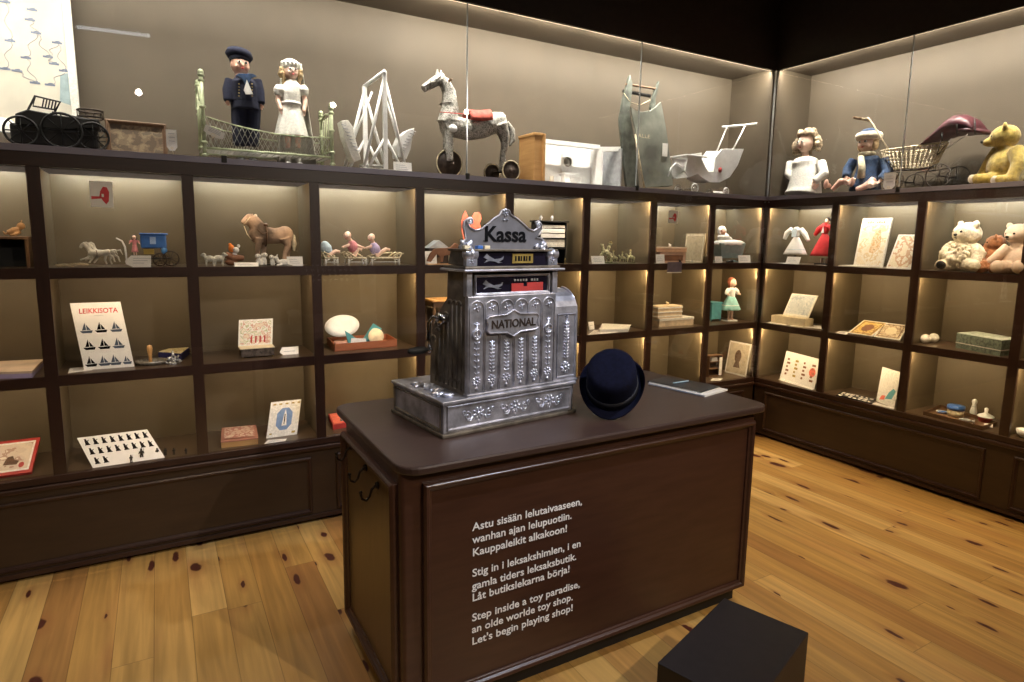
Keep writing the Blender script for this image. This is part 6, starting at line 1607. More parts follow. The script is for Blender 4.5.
# cradle
I = Item('doll_cradle', 'pale blue doll cradle with white frilly bedding', 'doll cradle', 728, 258, .12, Z1); L = I.L
a, b, c_, d_ = L(716, 243), L(741, 243), L(738, 258), L(718, 258); zt_, zb_ = a.z, max(.012, d_.z)
vs = [(a.x, -.05, zt_), (b.x, -.05, zt_), (b.x, .05, zt_), (a.x, .05, zt_), (d_.x, -.035, zb_), (c_.x, -.035, zb_), (c_.x, .035, zb_), (d_.x, .035, zb_)]
lb_ = mat('powder_blue_paint', (.30, .42, .46), .5, 0, .08); MB().add(vs, [(0,1,2,3), (7,6,5,4), (0,4,5,1), (1,5,6,2), (2,6,7,3), (3,7,4,0)], 0, False).build('body', lb_, I.r, bevel=.003)
mb = MB(); mb.tube([(d_.x, -.045, .012), (d_.x, 0, .003), (d_.x, .045, .012)], .005, 6); mb.build('rocker', lb_, I.r); mb = MB(); mb.tube([(c_.x, -.045, .012), (c_.x, 0, .003), (c_.x, .045, .012)], .005, 6); mb.build('rocker', lb_, I.r)
mb = MB(); n = 30; vs = []
for i in range(4):
    for k in range(n): a_ = 2*PI*k/n; f_ = (1.0, 1.05, .8, .3)[i]; vs.append((((a.x+b.x)/2)+(b.x-a.x)/2*f_*1.06*math.copysign(abs(math.cos(a_))**.7, math.cos(a_)), .055*f_*math.copysign(abs(math.sin(a_))**.7, math.sin(a_)), zt_+(-.014+.004*math.sin(k*2.5), .008, .022, .030)[i]))
fs = [(i*n+k, i*n+(k+1) % n, (i+1)*n+(k+1) % n, (i+1)*n+k) for i in range(3) for k in range(n)]+[tuple(3*n+k for k in range(n))]
mb.add(vs, fs).build('quilt', M['white'], I.r)
J = Item('baby_doll', 'baby doll in a white bonnet lying in the blue cradle', 'doll', 722, 240, .12, Z1+zt_+.02); hc_ = Vector((-.004, 0, .070)); sk = MB(); head(sk, hc_, (.027, .028, .032), (-.3, -1, .2)); sk.ell((.006, 0, .012), (.034, .026, .034)); remeshed(sk, 'body', M['skin'], J.r, .0022, 1); face(J.r, hc_, (.027, .028, .032), (-.3, -1, .2))
mb = MB(); mb.ell(hc_+Vector((.006, .010, .008)), (.037, .032, .041)); mb.torus(hc_+Vector((.002, -.004, .002)), .034, .007, 'y'); mb.ell((.016, 0, .026), (.060, .036, .036)); mb.ell((.05, 0, .012), (.06, .036, .026)); remeshed(mb, 'bonnet', M['white'], J.r, .0022, 1)
paper_tag('label_card', 'white card in front of the left foot of the blue cradle', 715, 256, 722.5, 262.5, .05, Z1, lean=8); paper_tag('label_card', 'white card at the right of the blue cradle', 738.5, 255, 751, 262.5, .05, Z1, lean=10)
I = Item('black_toy_shoe', 'small black toy shoe lying before the blue cradle', 'toy shoe', 730, 262, .05, Z1); mb = MB(); mb.ell((-.02, 0, .010), (.024, .013, .010)); mb.ell((.018, 0, .014), (.018, .013, .014)); mb.tube([(-.035, 0, .008), (.03, 0, .008)], .011, 10); remeshed(mb, 'upper', M['black'], I.r, .0018, 2); MB().bx(-.04, .032, -.010, .010, 0, .003).build('sole', M['brown'], I.r)

# --- row 1, right wall
I = Item('white_dress_doll', 'small doll dress with puffed sleeves in white and pale blue, headless on a stand', 'doll dress', 796, 257, .13, Z1, 'R'); L = I.L
zb_ = L(796, 254).z
def dress_form(I, cu, v0, vw, v1, wu, m_b, m_s, arms_, neck=True, rr=None):
    L = I.L; p0, pw, p1 = L(cu, v0), L(cu, vw), L(cu, v1)
    mb = MB(); mb.tube([p0, p0.lerp(pw, .3), p0.lerp(pw, .75), pw], [.014, .032, .028, .022], 14)
    for pl in arms_: mb.tube([L(*q_) for q_ in pl], [.020, .021, .014], 10)
    remeshed(mb, 'bodice', M[m_b], I.r, .0026, 2)
    vs = []; n = 40; w_ = wu*I.s
    for i in range(8):
        t = i/7
        for k in range(n): a_ = 2*PI*k/n; r_ = (.022+(w_-.022)*t**.9)*(1+.07*t*math.sin(a_*9)); vs.append((pw.x+r_*math.cos(a_), pw.y+r_*.6*math.sin(a_), pw.z+(p1.z-pw.z)*t))
    fs = [(i*n+k, i*n+(k+1) % n, (i+1)*n+(k+1) % n, (i+1)*n+k) for i in range(7) for k in range(n)]
    o = MB().add(vs, fs).build('skirt', M[m_s], I.r); md = o.modifiers.new('t', 'SOLIDIFY'); md.thickness = .002
    return vs, n, p0, pw, p1
M['whitec'] = mat('white_cotton', (.78, .80, .80), .8, 0, .05, 60, .4)
vs, n, p0, pw, p1 = dress_form(I, 796.5, 227, 237, 254.5, 12, 'whitec', 'whitec', [[(792, 229), (787, 233), (784.5, 239)], [(801, 229), (805, 234), (808.5, 241)]])
MB().tube(vs[5*n:6*n], .002, 5, close=True).build('hem_ribbon', M['iceb'], I.r); MB().prism([(pw.x-.02, pw.z), (pw.x+.02, pw.z), (pw.x+.024, p0.z-.012), (pw.x-.024, p0.z-.012)], .002, 'xz', -.034).build('bodice_panel', M['iceb'], I.r)
MB().cyl((pw.x, 0, .0), (pw.x, 0, p0.z+.012), .005).build('stand_rod', M['black'], I.r); MB().cyl((pw.x, 0, 0), (pw.x, 0, .004), .03).build('stand_base', M['black'], I.r)
I = Item('red_dress_doll', 'small black-haired doll in a long red dress beside the post', 'doll', 822, 258, .15, Z1, 'R'); L = I.L
dress_form(I, 825, 223, 234, 256, 13, 'red', 'red', [[(824, 226), (819, 229), (815, 235)], [(829, 226), (833, 230), (834, 236)]])
sk = MB(); hc_ = L(827.5, 221); head(sk, hc_, (.018, .018, .022)); sk.tube([hc_, L(826, 226)], .010, 8); sk.ell(L(815, 235.5), .009); sk.ell(L(834, 237), .009)
for sg in (-1, 1): sk.tube([(L(825, 250).x+sg*.02, 0, .05), (L(825, 250).x+sg*.02, 0, .012)], .010, 8)
remeshed(sk, 'body', M['skinw'], I.r, .002, 1); face(I.r, hc_, (.018, .018, .022)); mb = MB(); mb.ell(hc_+Vector((.002, .006, .008)), (.021, .019, .021)); mb.build('hair', M['darkhair'], I.r)
p = L(825, 256); MB().bx(p.x-.06, p.x+.05, -.04, .05, 0, .014).build('black_stand', M['black'], I.r); MB().prism([(L(826, 225).x-.012, L(826, 233).z), (L(826, 225).x+.010, L(826, 233).z), (L(826, 225).x, L(826, 226).z)], .002, 'xz', -.034).build('white_front', M['whitec'], I.r)
paper_tag('label_card', 'white card in front of the white doll dress', 785, 256.5, 799, 263.5, .05, Z1, 'R', lean=20)
flat_card('thin white card lying left of the white doll dress', [(776, 262.8), (785, 263.6), (788, 262), (780, 261.4)], Z1)
flat_card('thin white card lying under the red-dressed doll', [(815, 264.5), (826, 265.6), (827, 263.6), (817, 262.8)], Z1)
prt = printmat('sepia_nursery_print', [(.78, .70, .55), (.80, .76, .66), (.70, .58, .38), (.80, .77, .70), (.50, .50, .34)], 11, thr=[0, .42, .50, .55, .66])
I, o, mp, rt_ = stand('picture_book', 'tall cream picture book with rounded corners and a seated child print', 'book', [(853, 264), (882, 267), (891, 219), (864, 217)], .14, Z1, .05, .016, M['lace'], 'R', None, .003)
patch(o, mp, [rect(.08, .05, .94, .86)], prt, 'cover_print'); patch(o, mp, [rect(.22+.075*k, .89, .27+.075*k, .925+.01*(k % 2)) for k in range(8) if k != 3], M['coral'], 'title_marks')
patch(o, mp, [[(.45, .30), (.62, .28), (.80, .40), (.78, .60), (.70, .78), (.55, .74), (.48, .55)]], printmat('child_figure_print', [(.62, .42, .22), (.75, .60, .42), (.50, .38, .22)], 40), 'figure_print', .001)
I, o, mp, rt_ = stand('picture_book', 'smaller cream picture book leaning at the right, half behind the post', 'book', [(886, 267), (912, 269), (925, 236), (899, 233)], .13, Z1, .06, .012, M['lace'], 'R')
patch(o, mp, [rect(.06, .05, .94, .95)], printmat('red_green_nursery_print', [(.76, .70, .54), (.60, .40, .26), (.78, .74, .62), (.50, .52, .36)], 14), 'cover_print')
o = flat('folded_paper', 'white folded paper lying in front of the tall picture book', 'paper', [(838, 266.5), (868, 269.2), (875, 265), (850, 263)], Z1, .006, M['paper'], 'R'); MB().prism([(x*.96, y*.96) for x, y in o.poly], .003, 'xy', .006).build('upper_fold', M['paper'], o.r)
I = Item('teddy_bear', 'cream shaggy teddy bear with a black foot pad sitting left of the others', 'teddy bear', 960, 271, .15, Z1, 'R'); L = I.L
shag = mat('shaggy_cream_plush', (.74, .69, .55), .95, 0, .2, 40, 1.0, 160)
teddy(I, L(967, 234), 12.5*I.s, (-.45, -.9, .05), L(961, 256), (18*I.s, 14*I.s, 15*I.s), [([L(950, 248, -.02), L(946, 254, -.05), L(951, 259, -.08)], [.040, .038, .030]), ([L(974, 248, -.02), L(979, 254, -.05), L(976, 261, -.08)], [.040, .038, .030])],
      [([L(953, 264, -.03), L(944, 265, -.08), L(941, 265, -.11)], [.045, .036, .032]), ([L(966, 264, -.03), L(972, 265, -.09), L(974, 266, -.12)], [.045, .038, .034])], shag, .005, .7)
p = L(941, 265, -.145); MB().ell(p, (.030, .014, .026), rotm('Y', 20)).build('foot_pad', M['black'], I.r)
mb = MB()
for k in range(90):
    a_, z = random.uniform(-PI, 0), random.uniform(-.8, .9); c_ = L(961, 256); q_ = c_+Vector((18*I.s*math.cos(a_)*math.sqrt(1-z*z), 14*I.s*math.sin(a_)*math.sqrt(1-z*z), 15*I.s*z)); mb.ell(q_, (.011, .009, .015), rotm('Y', random.uniform(-40, 40)), 6, 5)
mb.build('shaggy_tufts', shag, I.r)
I = Item('teddy_bear', 'reddish brown curly teddy bear slumped between the two pale bears', 'teddy bear', 990, 271, .20, Z1, 'R'); L = I.L
teddy(I, L(996, 243), 8.5*I.s, (-.9, -.4, -.1), L(991, 259), (12*I.s, 10*I.s, 11*I.s), [([L(984, 252, -.02), L(979, 258, -.07), L(984, 265, -.12)], [.035, .032, .028]), ([L(996, 252), L(1002, 260, -.05), L(1000, 266, -.06)], [.034, .030, .026])],
      [([L(985, 266, -.02), L(978, 267, -.08), L(980, 268, -.14)], [.040, .034, .032]), ([L(994, 266, -.02), L(996, 267, -.08), L(994, 268, -.12)], [.040, .034, .030])], M['bteddy'], .005, .9)
I = Item('teddy_bear', 'smooth beige teddy bear with round ears at the right edge of the row', 'teddy bear', 1011, 272, .17, Z1, 'R'); L = I.L
bei = mat('beige_velvet_plush', (.66, .53, .42), .9, 0, .08, 50, .3)
teddy(I, L(1018, 234), 11*I.s, (-.35, -.93, -.15), L(1017, 260), (12*I.s, 11*I.s, 14*I.s), [([L(1009, 247, -.03), L(999, 255, -.05), L(991, 261, -.07)], [.034, .030, .024]), ([L(1025, 248), L(1031, 258, -.05), L(1027, 266, -.08)], [.034, .030, .024])],
      [([L(1010, 268, -.02), L(1003, 267, -.10), L(998, 267, -.14)], [.042, .040, .038]), ([L(1021, 268, -.04), L(1021, 268, -.10), L(1019, 267, -.15)], [.042, .040, .036])], bei, .005, .85)

# --- row 2, back wall
q_ = flat('game_box', 'flat cream game box at the left edge of the middle row', 'game box', [(-20, 375), (32, 374), (44, 361), (-10, 362)], Z2, .020, M['lilac'], part='tray')
MB().prism([(x*1.0, y*1.0) for x, y in q_.poly], .010, 'xy', .020).build('lid', mat('cream_pink_board', (.70, .55, .42), .5, 0, .15, 8), q_.r)
ps = [(84, 365), (134, 360), (120, 301), (70, 304)]
I, o, mp, rt_ = stand('toy_soldier_sheet', 'white LEIKKISOTA sheet with rows of small ship drawings, leaning in the middle row', 'poster', ps, .10, Z2, .07, .004, M['paper'])
a, b = mp(.13, .845), mp(.90, .845); ctext('LEIKKISOTA', .034, M['inkred'], 'title', I.r, mp(.13, .84, .001), rt_, .0002, width=(b-a).length, bold=.0006)
sil = []
def shipq(cx, cy, s=1):
    return [[(cx-.09*s, cy), (cx+.08*s, cy+.005), (cx+.06*s, cy-.035), (cx-.06*s, cy-.035)], [(cx-.06*s, cy+.008), (cx-.005, cy+.012), (cx-.01, cy+.085*s)], [(cx+.005, cy+.012), (cx+.055*s, cy+.010), (cx+.005, cy+.065*s)]]
for j, row in enumerate(((.21, .50, .80), (.20, .49, .78), (.16, .42, .64, .88))):
    for cx in row: patch(o, mp, shipq(cx, (.58, .33, .08)[j], (1.45, 1.15, 1.5)[(j+int(cx*10)) % 3]), M['inkblk'] if (j+int(cx*10)) % 2 else mat('dark_grey_blue_ink', (.05, .07, .11), .6), 'ship_drawing')
patch(o, mp, [rect(.42, .80, .60, .805)], M['grey'], 'rule')
flat_card('white oval card lying at the foot of the LEIKKISOTA sheet', [(68, 373), (92, 370), (96, 366), (70, 368)], Z2)
I = Item('mould_pan', 'dark toy casting pan with a wooden handle knob standing in it', 'toy pan', 152, 362, .16, Z2); L = I.L
a = I.F(152, 359, Z2); I.r.location += Vector((0, 0, 0)); mb = MB(); mb.lathe([(0, 0), (.052, 0), (.060, .020), (.056, .020), (.048, .005), (0, .005)], (0, -.02, 0), 28, sx=1.25); mb.build('pan', M['tin'], I.r); MB().lathe([(0, .0), (.009, 0), (.007, .03), (.010, .05), (.013, .075), (.010, .088), (0, .092)], (-.006, -.01, .004), 16).build('wooden_handle', M['pine'], I.r)
for k, (u, v) in enumerate(((132, 364), (138, 364), (141, 361))):
    p = at(u, v, z=Z2); J = thing('cast_soldier', 'tiny lead casting lying at the foot of the LEIKKISOTA sheet', 'figurine', (p.x, p.y, Z2), .6*k, 'loose lead castings'); mb = MB(); mb.tube([(-.014, 0, .003), (.008, 0, .004), (.016, .002, .003)], [.003, .004, .002], 6); mb.tube([(0, -.008, .003), (0, .008, .003)], .002, 5); mb.build('casting', M['tin'], J)
I = Item('crumpled_foil', 'crumpled silvery toy netting between the pan and the blue box', 'foil', 173, 361, .10, Z2); random.seed(5); mb = MB(); vs = []
for k in range(26): a_ = random.uniform(0, 2*PI); r_ = random.uniform(0, .036); z = random.uniform(.006, .062)*(1-r_/.06); mb.ell((r_*math.cos(a_), r_*.7*math.sin(a_), z), (.012, .008, .006), rotm('Y', random.uniform(-80, 80)), 6, 4)
mb.build('foil', mat('silver_grey_foil', (.45, .46, .48), .35, .6, .5, 90), I.r); MB().tube([(-.03, -.02, .004), (0, -.034, .012), (.03, -.02, .003)], .002, 5).build('thread', M['wire'], I.r)
q_ = flat('blue_box', 'open blue box with a yellow printed lid near the post', 'box', [(158, 352), (181, 354), (190, 341), (168, 340)], Z2, .036, M['bluep'] if False else mat('navy_box_board', (.03, .03, .12), .5), part='tray', bevel=.001)
MB().prism([(x*.94, y*.94) for x, y in q_.poly], .003, 'xy', .036).build('lid_print', printmat('yellow_print', [(.62, .50, .22), (.72, .64, .40), (.50, .36, .14)], 40), q_.r)

I = Item('music_box', 'small silver-edged box with an open illustrated lid', 'box', 256, 354, .14, Z2); L = I.L; a, b = L(241, 352, -.045), L(274, 343, -.045); h_ = b.z-a.z+.012
MB().bx(a.x, b.x, -.045, .045, .006, h_).build('case', mat('dark_silver_box', (.14, .11, .09), .4, .5, .5, 50), I.r, bevel=.002)
for sx_ in (a.x+.008, b.x-.008):
    for sy_ in (-.038, .038): MB().ell((sx_, sy_, .005), .006, nu=8, nv=6).build('foot', M['brassy'], I.r)
MB().bx(a.x-.004, b.x+.004, -.049, .047, h_, h_+.004).build('lining_top', M['cream'], I.r)
p3, p4 = L(239, 320, .07), L(272, 318, .07); o, mp, rt_ = slab(I, [Vector((a.x-.004, .045, h_+.004)), Vector((b.x+.004, .045, h_+.004)), p4, p3], .005, M['lace'], 'lid')
patch(o, mp, [rect(.05, .05, .95, .93)], printmat('garden_scene_print', [(.72, .62, .48), (.58, .34, .26), (.80, .78, .72), (.48, .50, .32), (.78, .72, .60)], 34), 'scene_print')
patch(o, mp, [rect(.35+.13*k, .1, .40+.13*k, .36) for k in range(4)], M['redp'], 'tiny_figures', .001)
I = Item('label_card', 'white card standing right of the small illustrated box', 'label', 290, 354, .12, Z2); I.r.location = at(290, 354.5, z=Z2); MB(Matrix.Rotation(R(-42), 4, 'X')).prism([(-.052, .02), (-.035, 0), (.045, 0), (.052, .05), (-.034, .05)], .002, 'xz').build('card', M['paper'], I.r); MB(Matrix.Rotation(R(-42), 4, 'X')).bx(-.03, .03, -.0006, 0, .02, .023).build('print', M['grey'], I.r)

q_ = flat('wooden_tray', 'reddish wooden tray holding toy dishes', 'tray', [(335, 350.8), (397, 345.5), (387, 338), (327, 341.5)], Z2, .006, M['redw'] if 'redw' in M else wood('mahogany_tray', (.32, .10, .045), (.42, .145, .065), .4, 6, (1, 6, 6)), part='tray_floor')
TM = q_.o.data.materials[0]; pl = q_.poly
for k in range(4):
    (x0, y0), (x1, y1) = pl[k], pl[(k+1) % 4]; d = Vector((x1-x0, y1-y0)).normalized(); n_ = Vector((-d.y, d.x))*.006
    MB().prism([(x0, y0), (x1, y1), (x1+n_.x, y1+n_.y), (x0+n_.x, y0+n_.y)], .044, 'xy', 0).build('tray_side', TM, q_.r)
tz = Z2+.0062
p = at(343, 341, y=.21); J = thing('oval_plate', 'large white oval plate leaning in the wooden tray on a pink pot', 'plate', (p.x, p.y, tz), 0)
mb = MB(Matrix.Translation((.0, .02, .118)) @ Matrix.Rotation(R(-6), 4, 'Y') @ Matrix.Rotation(R(66), 4, 'X')); mb.lathe([(0, 0), (.055, 0), (.100, .010), (.102, .013), (.058, .005), (0, .005)], (0, 0, 0), 36, sx=1.0, sy=.66); mb.build('plate', M['white'], J)
MB().lathe([(0, 0), (.034, 0), (.044, .018), (.045, .036), (.040, .038), (0, .034)], (-.012, -.015, 0), 28).build('pot_below', mat('pink_terracotta', (.62, .34, .26), .5), J)
p = at(358, 344, y=.15); J = thing('teal_paper_boat', 'teal and white folded paper piece standing in the middle of the tray', 'toy', (p.x, p.y, tz), 0)
MB().prism([(-.075, .105), (-.05, 0), (.05, 0), (.055, .055), (.0, .045), (-.03, .07)], .010, 'xz', 0).build('folded_side', M['teal'], J, bevel=.001); MB().prism([(-.048, 0), (.052, 0), (.045, .050), (-.040, .058)], .004, 'xz', -.008).build('white_side', M['whitec'], J)
p = at(365, 339, y=.22); J = thing('teal_card', 'tilted teal card with a pale oval behind the paper boat', 'card', (p.x, p.y, tz), -.2)
MB(Matrix.Rotation(R(34), 4, 'Y')).bx(-.030, .03, 0, .004, .03, .135).build('card', M['teal'], J); MB(Matrix.Rotation(R(34), 4, 'Y')).lathe([(0, 0), (.019, 0), (.019, .001), (0, .001)], (.0, -.0005, .10), 16, rot=rotm('X', 90)).build('oval', M['aqua'], J); MB().bx(-.02, .03, -.01, .012, 0, .035).build('foot', M['teal'], J)
p = at(376, 342, y=.19); J = thing('cream_disc', 'round cream disc standing at the right of the tray', 'disc', (p.x, p.y, tz), 0)
mb = MB(); mb.lathe([(0, 0), (.046, 0), (.048, .004), (.046, .008), (0, .008)], (0, 0, .0515), 32, rot=rotm('X', 90-12)); mb.build('disc', mat('cream_disc_paint', (.80, .68, .45), .5), J); MB().bx(-.03, .03, -.005, .014, 0, .010).build('foot', M['cream'], J)

I = Item('toy_table', 'small pine toy table seen left of the cash register', 'toy table', 440, 349, .20, Z2); L = I.L; a, b = L(427, 299), L(462, 299); MB().bx(a.x, b.x, -.09, .09, a.z-.014, a.z).build('table_top', M['pine'], I.r, bevel=.003); MB().bx(a.x+.012, b.x-.012, -.078, .078, a.z-.045, a.z-.014).build('apron', M['oldwood'], I.r)
for x in (a.x+.018, b.x-.018):
    for y in (-.07, .07): MB().lathe([(.010, 0), (.010, .02), (.014, .04), (.008, .06), (.012, .12), (.010, a.z-.04)], (x, y, 0), 12).build('leg', M['oldwood'], I.r)
q_ = flat('paper_stack', 'pile of white papers lying in the middle row above the hat', 'paper', [(600, 330), (628, 329.5), (631, 325), (602, 323.5)], Z2, .018, M['paper'], part='papers'); MB().prism([(x*1.05, y*.9) for x, y in q_.poly], .003, 'xy', .018).build('top_sheet', M['lace'], q_.r)
flat_card('flat white sheet lying in front of the white paper pile', [(588, 335), (616, 333.5), (624, 330.5), (594, 330)], Z2)
I = Item('label_card', 'white folded card standing at the left of the white paper pile', 'label', 592, 330, .14, Z2); I.r.location = at(592, 329.5, z=Z2); MB(Matrix.Rotation(R(-14), 4, 'X')).bx(-.025, .024, 0, .003, 0, .058).build('card', M['paper'], I.r); MB(Matrix.Rotation(R(-14), 4, 'X')).bx(-.016, .014, -.0006, 0, .03, .033).build('print', M['grey'], I.r)
bm = mat('cream_wooden_blocks', (.72, .58, .40), .6, 0, .15, 30)
I = Item('toy_block_box', 'cream toy block box, lower and wider one of the stack by the post', 'box', 672, 326, .14, Z2); k_ = I.s; x0, x1 = I.L(655, 320).x, I.L(689, 320).x
MB().bx(x0, x1, -.05, .07, 0, 6*k_).build('box', bm, I.r, bevel=.002); MB().bx(x0-.002, x1+.002, -.053, .073, 6*k_, 8.5*k_).build('lid', M['lace'], I.r, bevel=.002)
I = Item('toy_block_box', 'cream toy block box with ridged sides on top of the stack', 'box', 666, 318, .14, Z2+8.5*k_); x0, x1 = I.L(654, 312).x, I.L(678, 312).x
MB().bx(x0, x1, -.045, .065, 0, 12*k_).build('box', bm, I.r, bevel=.002)
for t in (.15, .5, .85): MB().bx(x0-.003, x1+.003, -.048, .068, 12*k_*t-.005, 12*k_*t+.005).build('ridge', M['lace'], I.r, bevel=.001)
J = thing('toy_dog', 'tiny pale toy animal on top of the cream block boxes', 'toy animal', I.r.location+Vector((.0, -.01, 12*k_)), 0)
class _I: r = J
lamb(_I, (0, 0, 0), .030, M['cream'], 1)
for k, (u, v) in enumerate(((657, 324.5), (663, 325), (669, 325), (678, 323.5), (682, 323))):
    p = at(u, v, z=Z2); J = thing('tiny_figure', 'tiny cream figure in front of the stacked block boxes', 'figurine', (p.x, p.y-.01, Z2), k, 'tiny figures before the block boxes'); MB().lathe([(0, 0), (.009, 0), (.007, .008), (.004, .014), (.007, .019), (.005, .025), (0, .027)], (0, 0, 0), 12).build('figure', M['wicker'], J)
# teal chest and aqua doll
I = Item('teal_chest', 'teal blue toy chest on short legs left of the aqua-dressed doll', 'toy chest', 717, 322, .14, Z2); L = I.L; I.r.location = at(717, 321.5, z=Z2)+Vector((0, .06, 0)); w_ = 7*I.s
MB().bx(-w_, w_, -.05, .05, .018, .145).build('body', M['teal'], I.r, bevel=.002); MB().bx(-w_-.004, w_+.004, -.054, .054, .145, .160).build('lid', M['teal'], I.r, bevel=.002)
for sx_ in (-1, 1):
    for sy_ in (-1, 1): MB().tube([(sx_*(w_-.006), sy_*.042, 0), (sx_*(w_-.004), sy_*.042, .02)], [.004, .007], 6).build('leg', M['teal'], I.r)
I = Item('aqua_dress_doll', 'small red-haired doll in a white and aqua dress on a white base', 'doll', 733, 320, .14, Z2); I.r.location = at(732, 321, z=Z2)+Vector((0, .03, 0)); hh = 43*I.s
MB().cyl((-.0, 0, 0), (0, 0, .006), 8*I.s, seg=28).build('base', M['white'], I.r); sdoll(I, (.005, 0, .006), hh, 'aqua', 'ginger', 'skinw', .25, ((-.42, .1), (.42, .1)), .56, .24, 'whitec', armz=.60, seam='whitec')
# --- row 2, right wall
pb = printmat('blue_grey_engraving', [(.58, .62, .64), (.46, .52, .56), (.66, .68, .68), (.40, .46, .52)], 40)
I = Item('block_puzzle_box', 'cream box with its blue engraved lid propped up behind', 'box', 792, 323, .14, Z2, 'R'); L = I.L
x0, x1 = L(775, 320).x, L(809, 320).x; h_ = 7.5*I.s
MB().bx(x0, x1, -.05, .06, 0, h_).build('tray', M['cream'], I.r, bevel=.001); MB().bx(x0+.006, x1-.006, -.044, .054, h_, h_+.003).build('contents', M['wicker'], I.r)
a, b = L(792, 293, .10), L(818, 296, .10); bl = Vector((x0+.03, .055, h_+.004)); br = Vector((x0+.03+(b.x-a.x), .055, h_+.004)); a.z = b.z = (a.z+b.z)/2
o, mp, rt_ = slab(I, [bl, br, b, a], .008, M['lace'], 'lid'); patch(o, mp, [rect(.06, .08, .94, .94)], pb, 'lid_print')
for k, px4 in enumerate(([(766, 322.5), (786, 325), (790, 322.5), (771, 320.8)], [(790, 325.5), (822, 329), (824, 326), (796, 323)])):
    flat_card(('white sheet lying before the left half of the propped-lid box', 'white sheet lying before the right half of the propped-lid box')[k], px4, Z2)
gb = printmat('golden_game_print', [(.62, .40, .10), (.74, .54, .20), (.45, .26, .08), (.70, .50, .18)], 18); gf = M['cream']
for k, (px4, lb) in enumerate((([(848, 332), (872, 336), (887, 324), (866, 321)], 'yellow printed game board with a round emblem, left half of the pair'), ([(874, 337), (900, 341), (904, 326), (888, 324)], 'tan printed game board with figures, right half of the pair'))):
    r_, o_, mp_ = tilt('game_board', lb, 'game board', px4, Z2, .16, .010, M['lace'], .05+.0*k); patch(o_, mp_, [rect(.05, .05, .95, .95)], gb if k == 0 else printmat('tan_figure_print', [(.55, .42, .26), (.30, .20, .12), (.66, .56, .38), (.48, .36, .2)], 30), 'print')
    patch(o_, mp_, [[(.5+.22*math.cos(a_/12*2*PI), .5+.25*math.sin(a_/12*2*PI)) for a_ in range(12)]], M['fox'] if k == 0 else M['cream'], 'emblem', .001)
    patch(o_, mp_, [rect(.10, .10, .90, .13), rect(.10, .87, .90, .90), rect(.10, .10, .13, .90), rect(.87, .10, .90, .90)], M['brown'], 'border_line', .0011)
flat_card('white card lying left of the yellow game board', [(835, 333), (846, 334.5), (851, 332), (840, 331)], Z2)
for (u, lb) in ((924.5, 'small cream ball, left of the pair on the shelf'), (932.5, 'small cream ball, right of the pair on the shelf')):
    p = at(u, 343.5 if u < 930 else 342.5, z=Z2); r_ = 4.6*((p-CAM).dot(_f)/FPX); J = thing('toy_ball', lb, 'ball', (p.x+.01, p.y, Z2), 0); MB().ell((0, 0, r_), r_, nu=24, nv=16).build('ball', M['lace'], J); MB().torus((0, 0, r_), r_*1.002, .0008, 'x').build('seam', M['cream'], J)
p = at(955, 347.5, z=Z2); p2 = at(1000, 356.5, z=Z2); J = thing('green_box', 'green patterned lidded box in the middle row of the right wall', 'box', (0, 0, Z2), 0)
h_ = 15*((p-CAM).dot(_f)/FPX)
fl, fr = p, p2; bk = Vector((.20, -.02, 0)); J.location = (fl+fr)/2+bk/2; J.location.z = Z2
poly = [(v_.x-J.location.x, v_.y-J.location.y) for v_ in (fl, fr, fr+bk, fl+bk)]
MB().prism([(x*.985, y*.985) for x, y in poly], h_*.35, 'xy', 0).build('tray', M['mint'], J); MB().prism(poly, h_*.06, 'xy', h_*.33).build('white_rim', M['lace'], J); MB().prism(poly, h_*.6, 'xy', h_*.39).build('lid', M['mint'], J, bevel=.002)
MB().prism([(x*.97, y*.97) for x, y in poly], .002, 'xy', h_*.99).build('top_print', mat('pale_green_top', (.50, .56, .50), .5, 0, .3, 30), J)

# --- row 3, back wall
ps = [(-22, 479), (32, 473.5), (41, 440), (-10, 444)]
r_, o_, mp_ = tilt('red_framed_game', 'red-edged game box lid with an old motor car print at the left edge', 'game box', ps, Z3, .20, .014, M['redp'], .06)
patch(o_, mp_, [rect(.06, .08, .93, .92)], M['lace'], 'cream_panel'); patch(o_, mp_, [rect(.10, .13, .89, .87)], printmat('old_car_print', [(.66, .56, .44), (.60, .50, .40), (.40, .26, .20), (.70, .62, .50)], 18, thr=[0, .45, .60, .66]), 'print', .001)
patch(o_, mp_, [[(.40, .28), (.66, .26), (.70, .36), (.60, .40), (.55, .52), (.46, .50), (.42, .40)]], M['brown'], 'car_drawing', .0014)
patch(o_, mp_, [[(.76+.055*math.cos(a_/10*2*PI), .24+.08*math.sin(a_/10*2*PI)) for a_ in range(10)]], M['redp'], 'wheel_drawing', .0016)
ps = [(93, 468), (165, 456.5), (148, 424), (77, 438)]
Z3b = Z3
I = Item('soldier_sheet', 'white sheet printed with three rows of black toy soldiers, lying tilted in the bottom row', 'poster', 120, 465, .1, Z3); I.r.location = at(129, 463, z=Z3); I.o = Vector(I.r.location)
BL_, BR_ = at(93, 468, z=Z3), at(165, 457.5, z=Z3); yt = (BL_.y+BR_.y)/2+.19
TL_, TR_ = at(77, 438, y=yt), at(149, 424, y=yt)
o, mp, rt_ = slab(I, [BL_-I.o, BR_-I.o, TR_-I.o, TL_-I.o], .003, M['paper'], 'sheet')
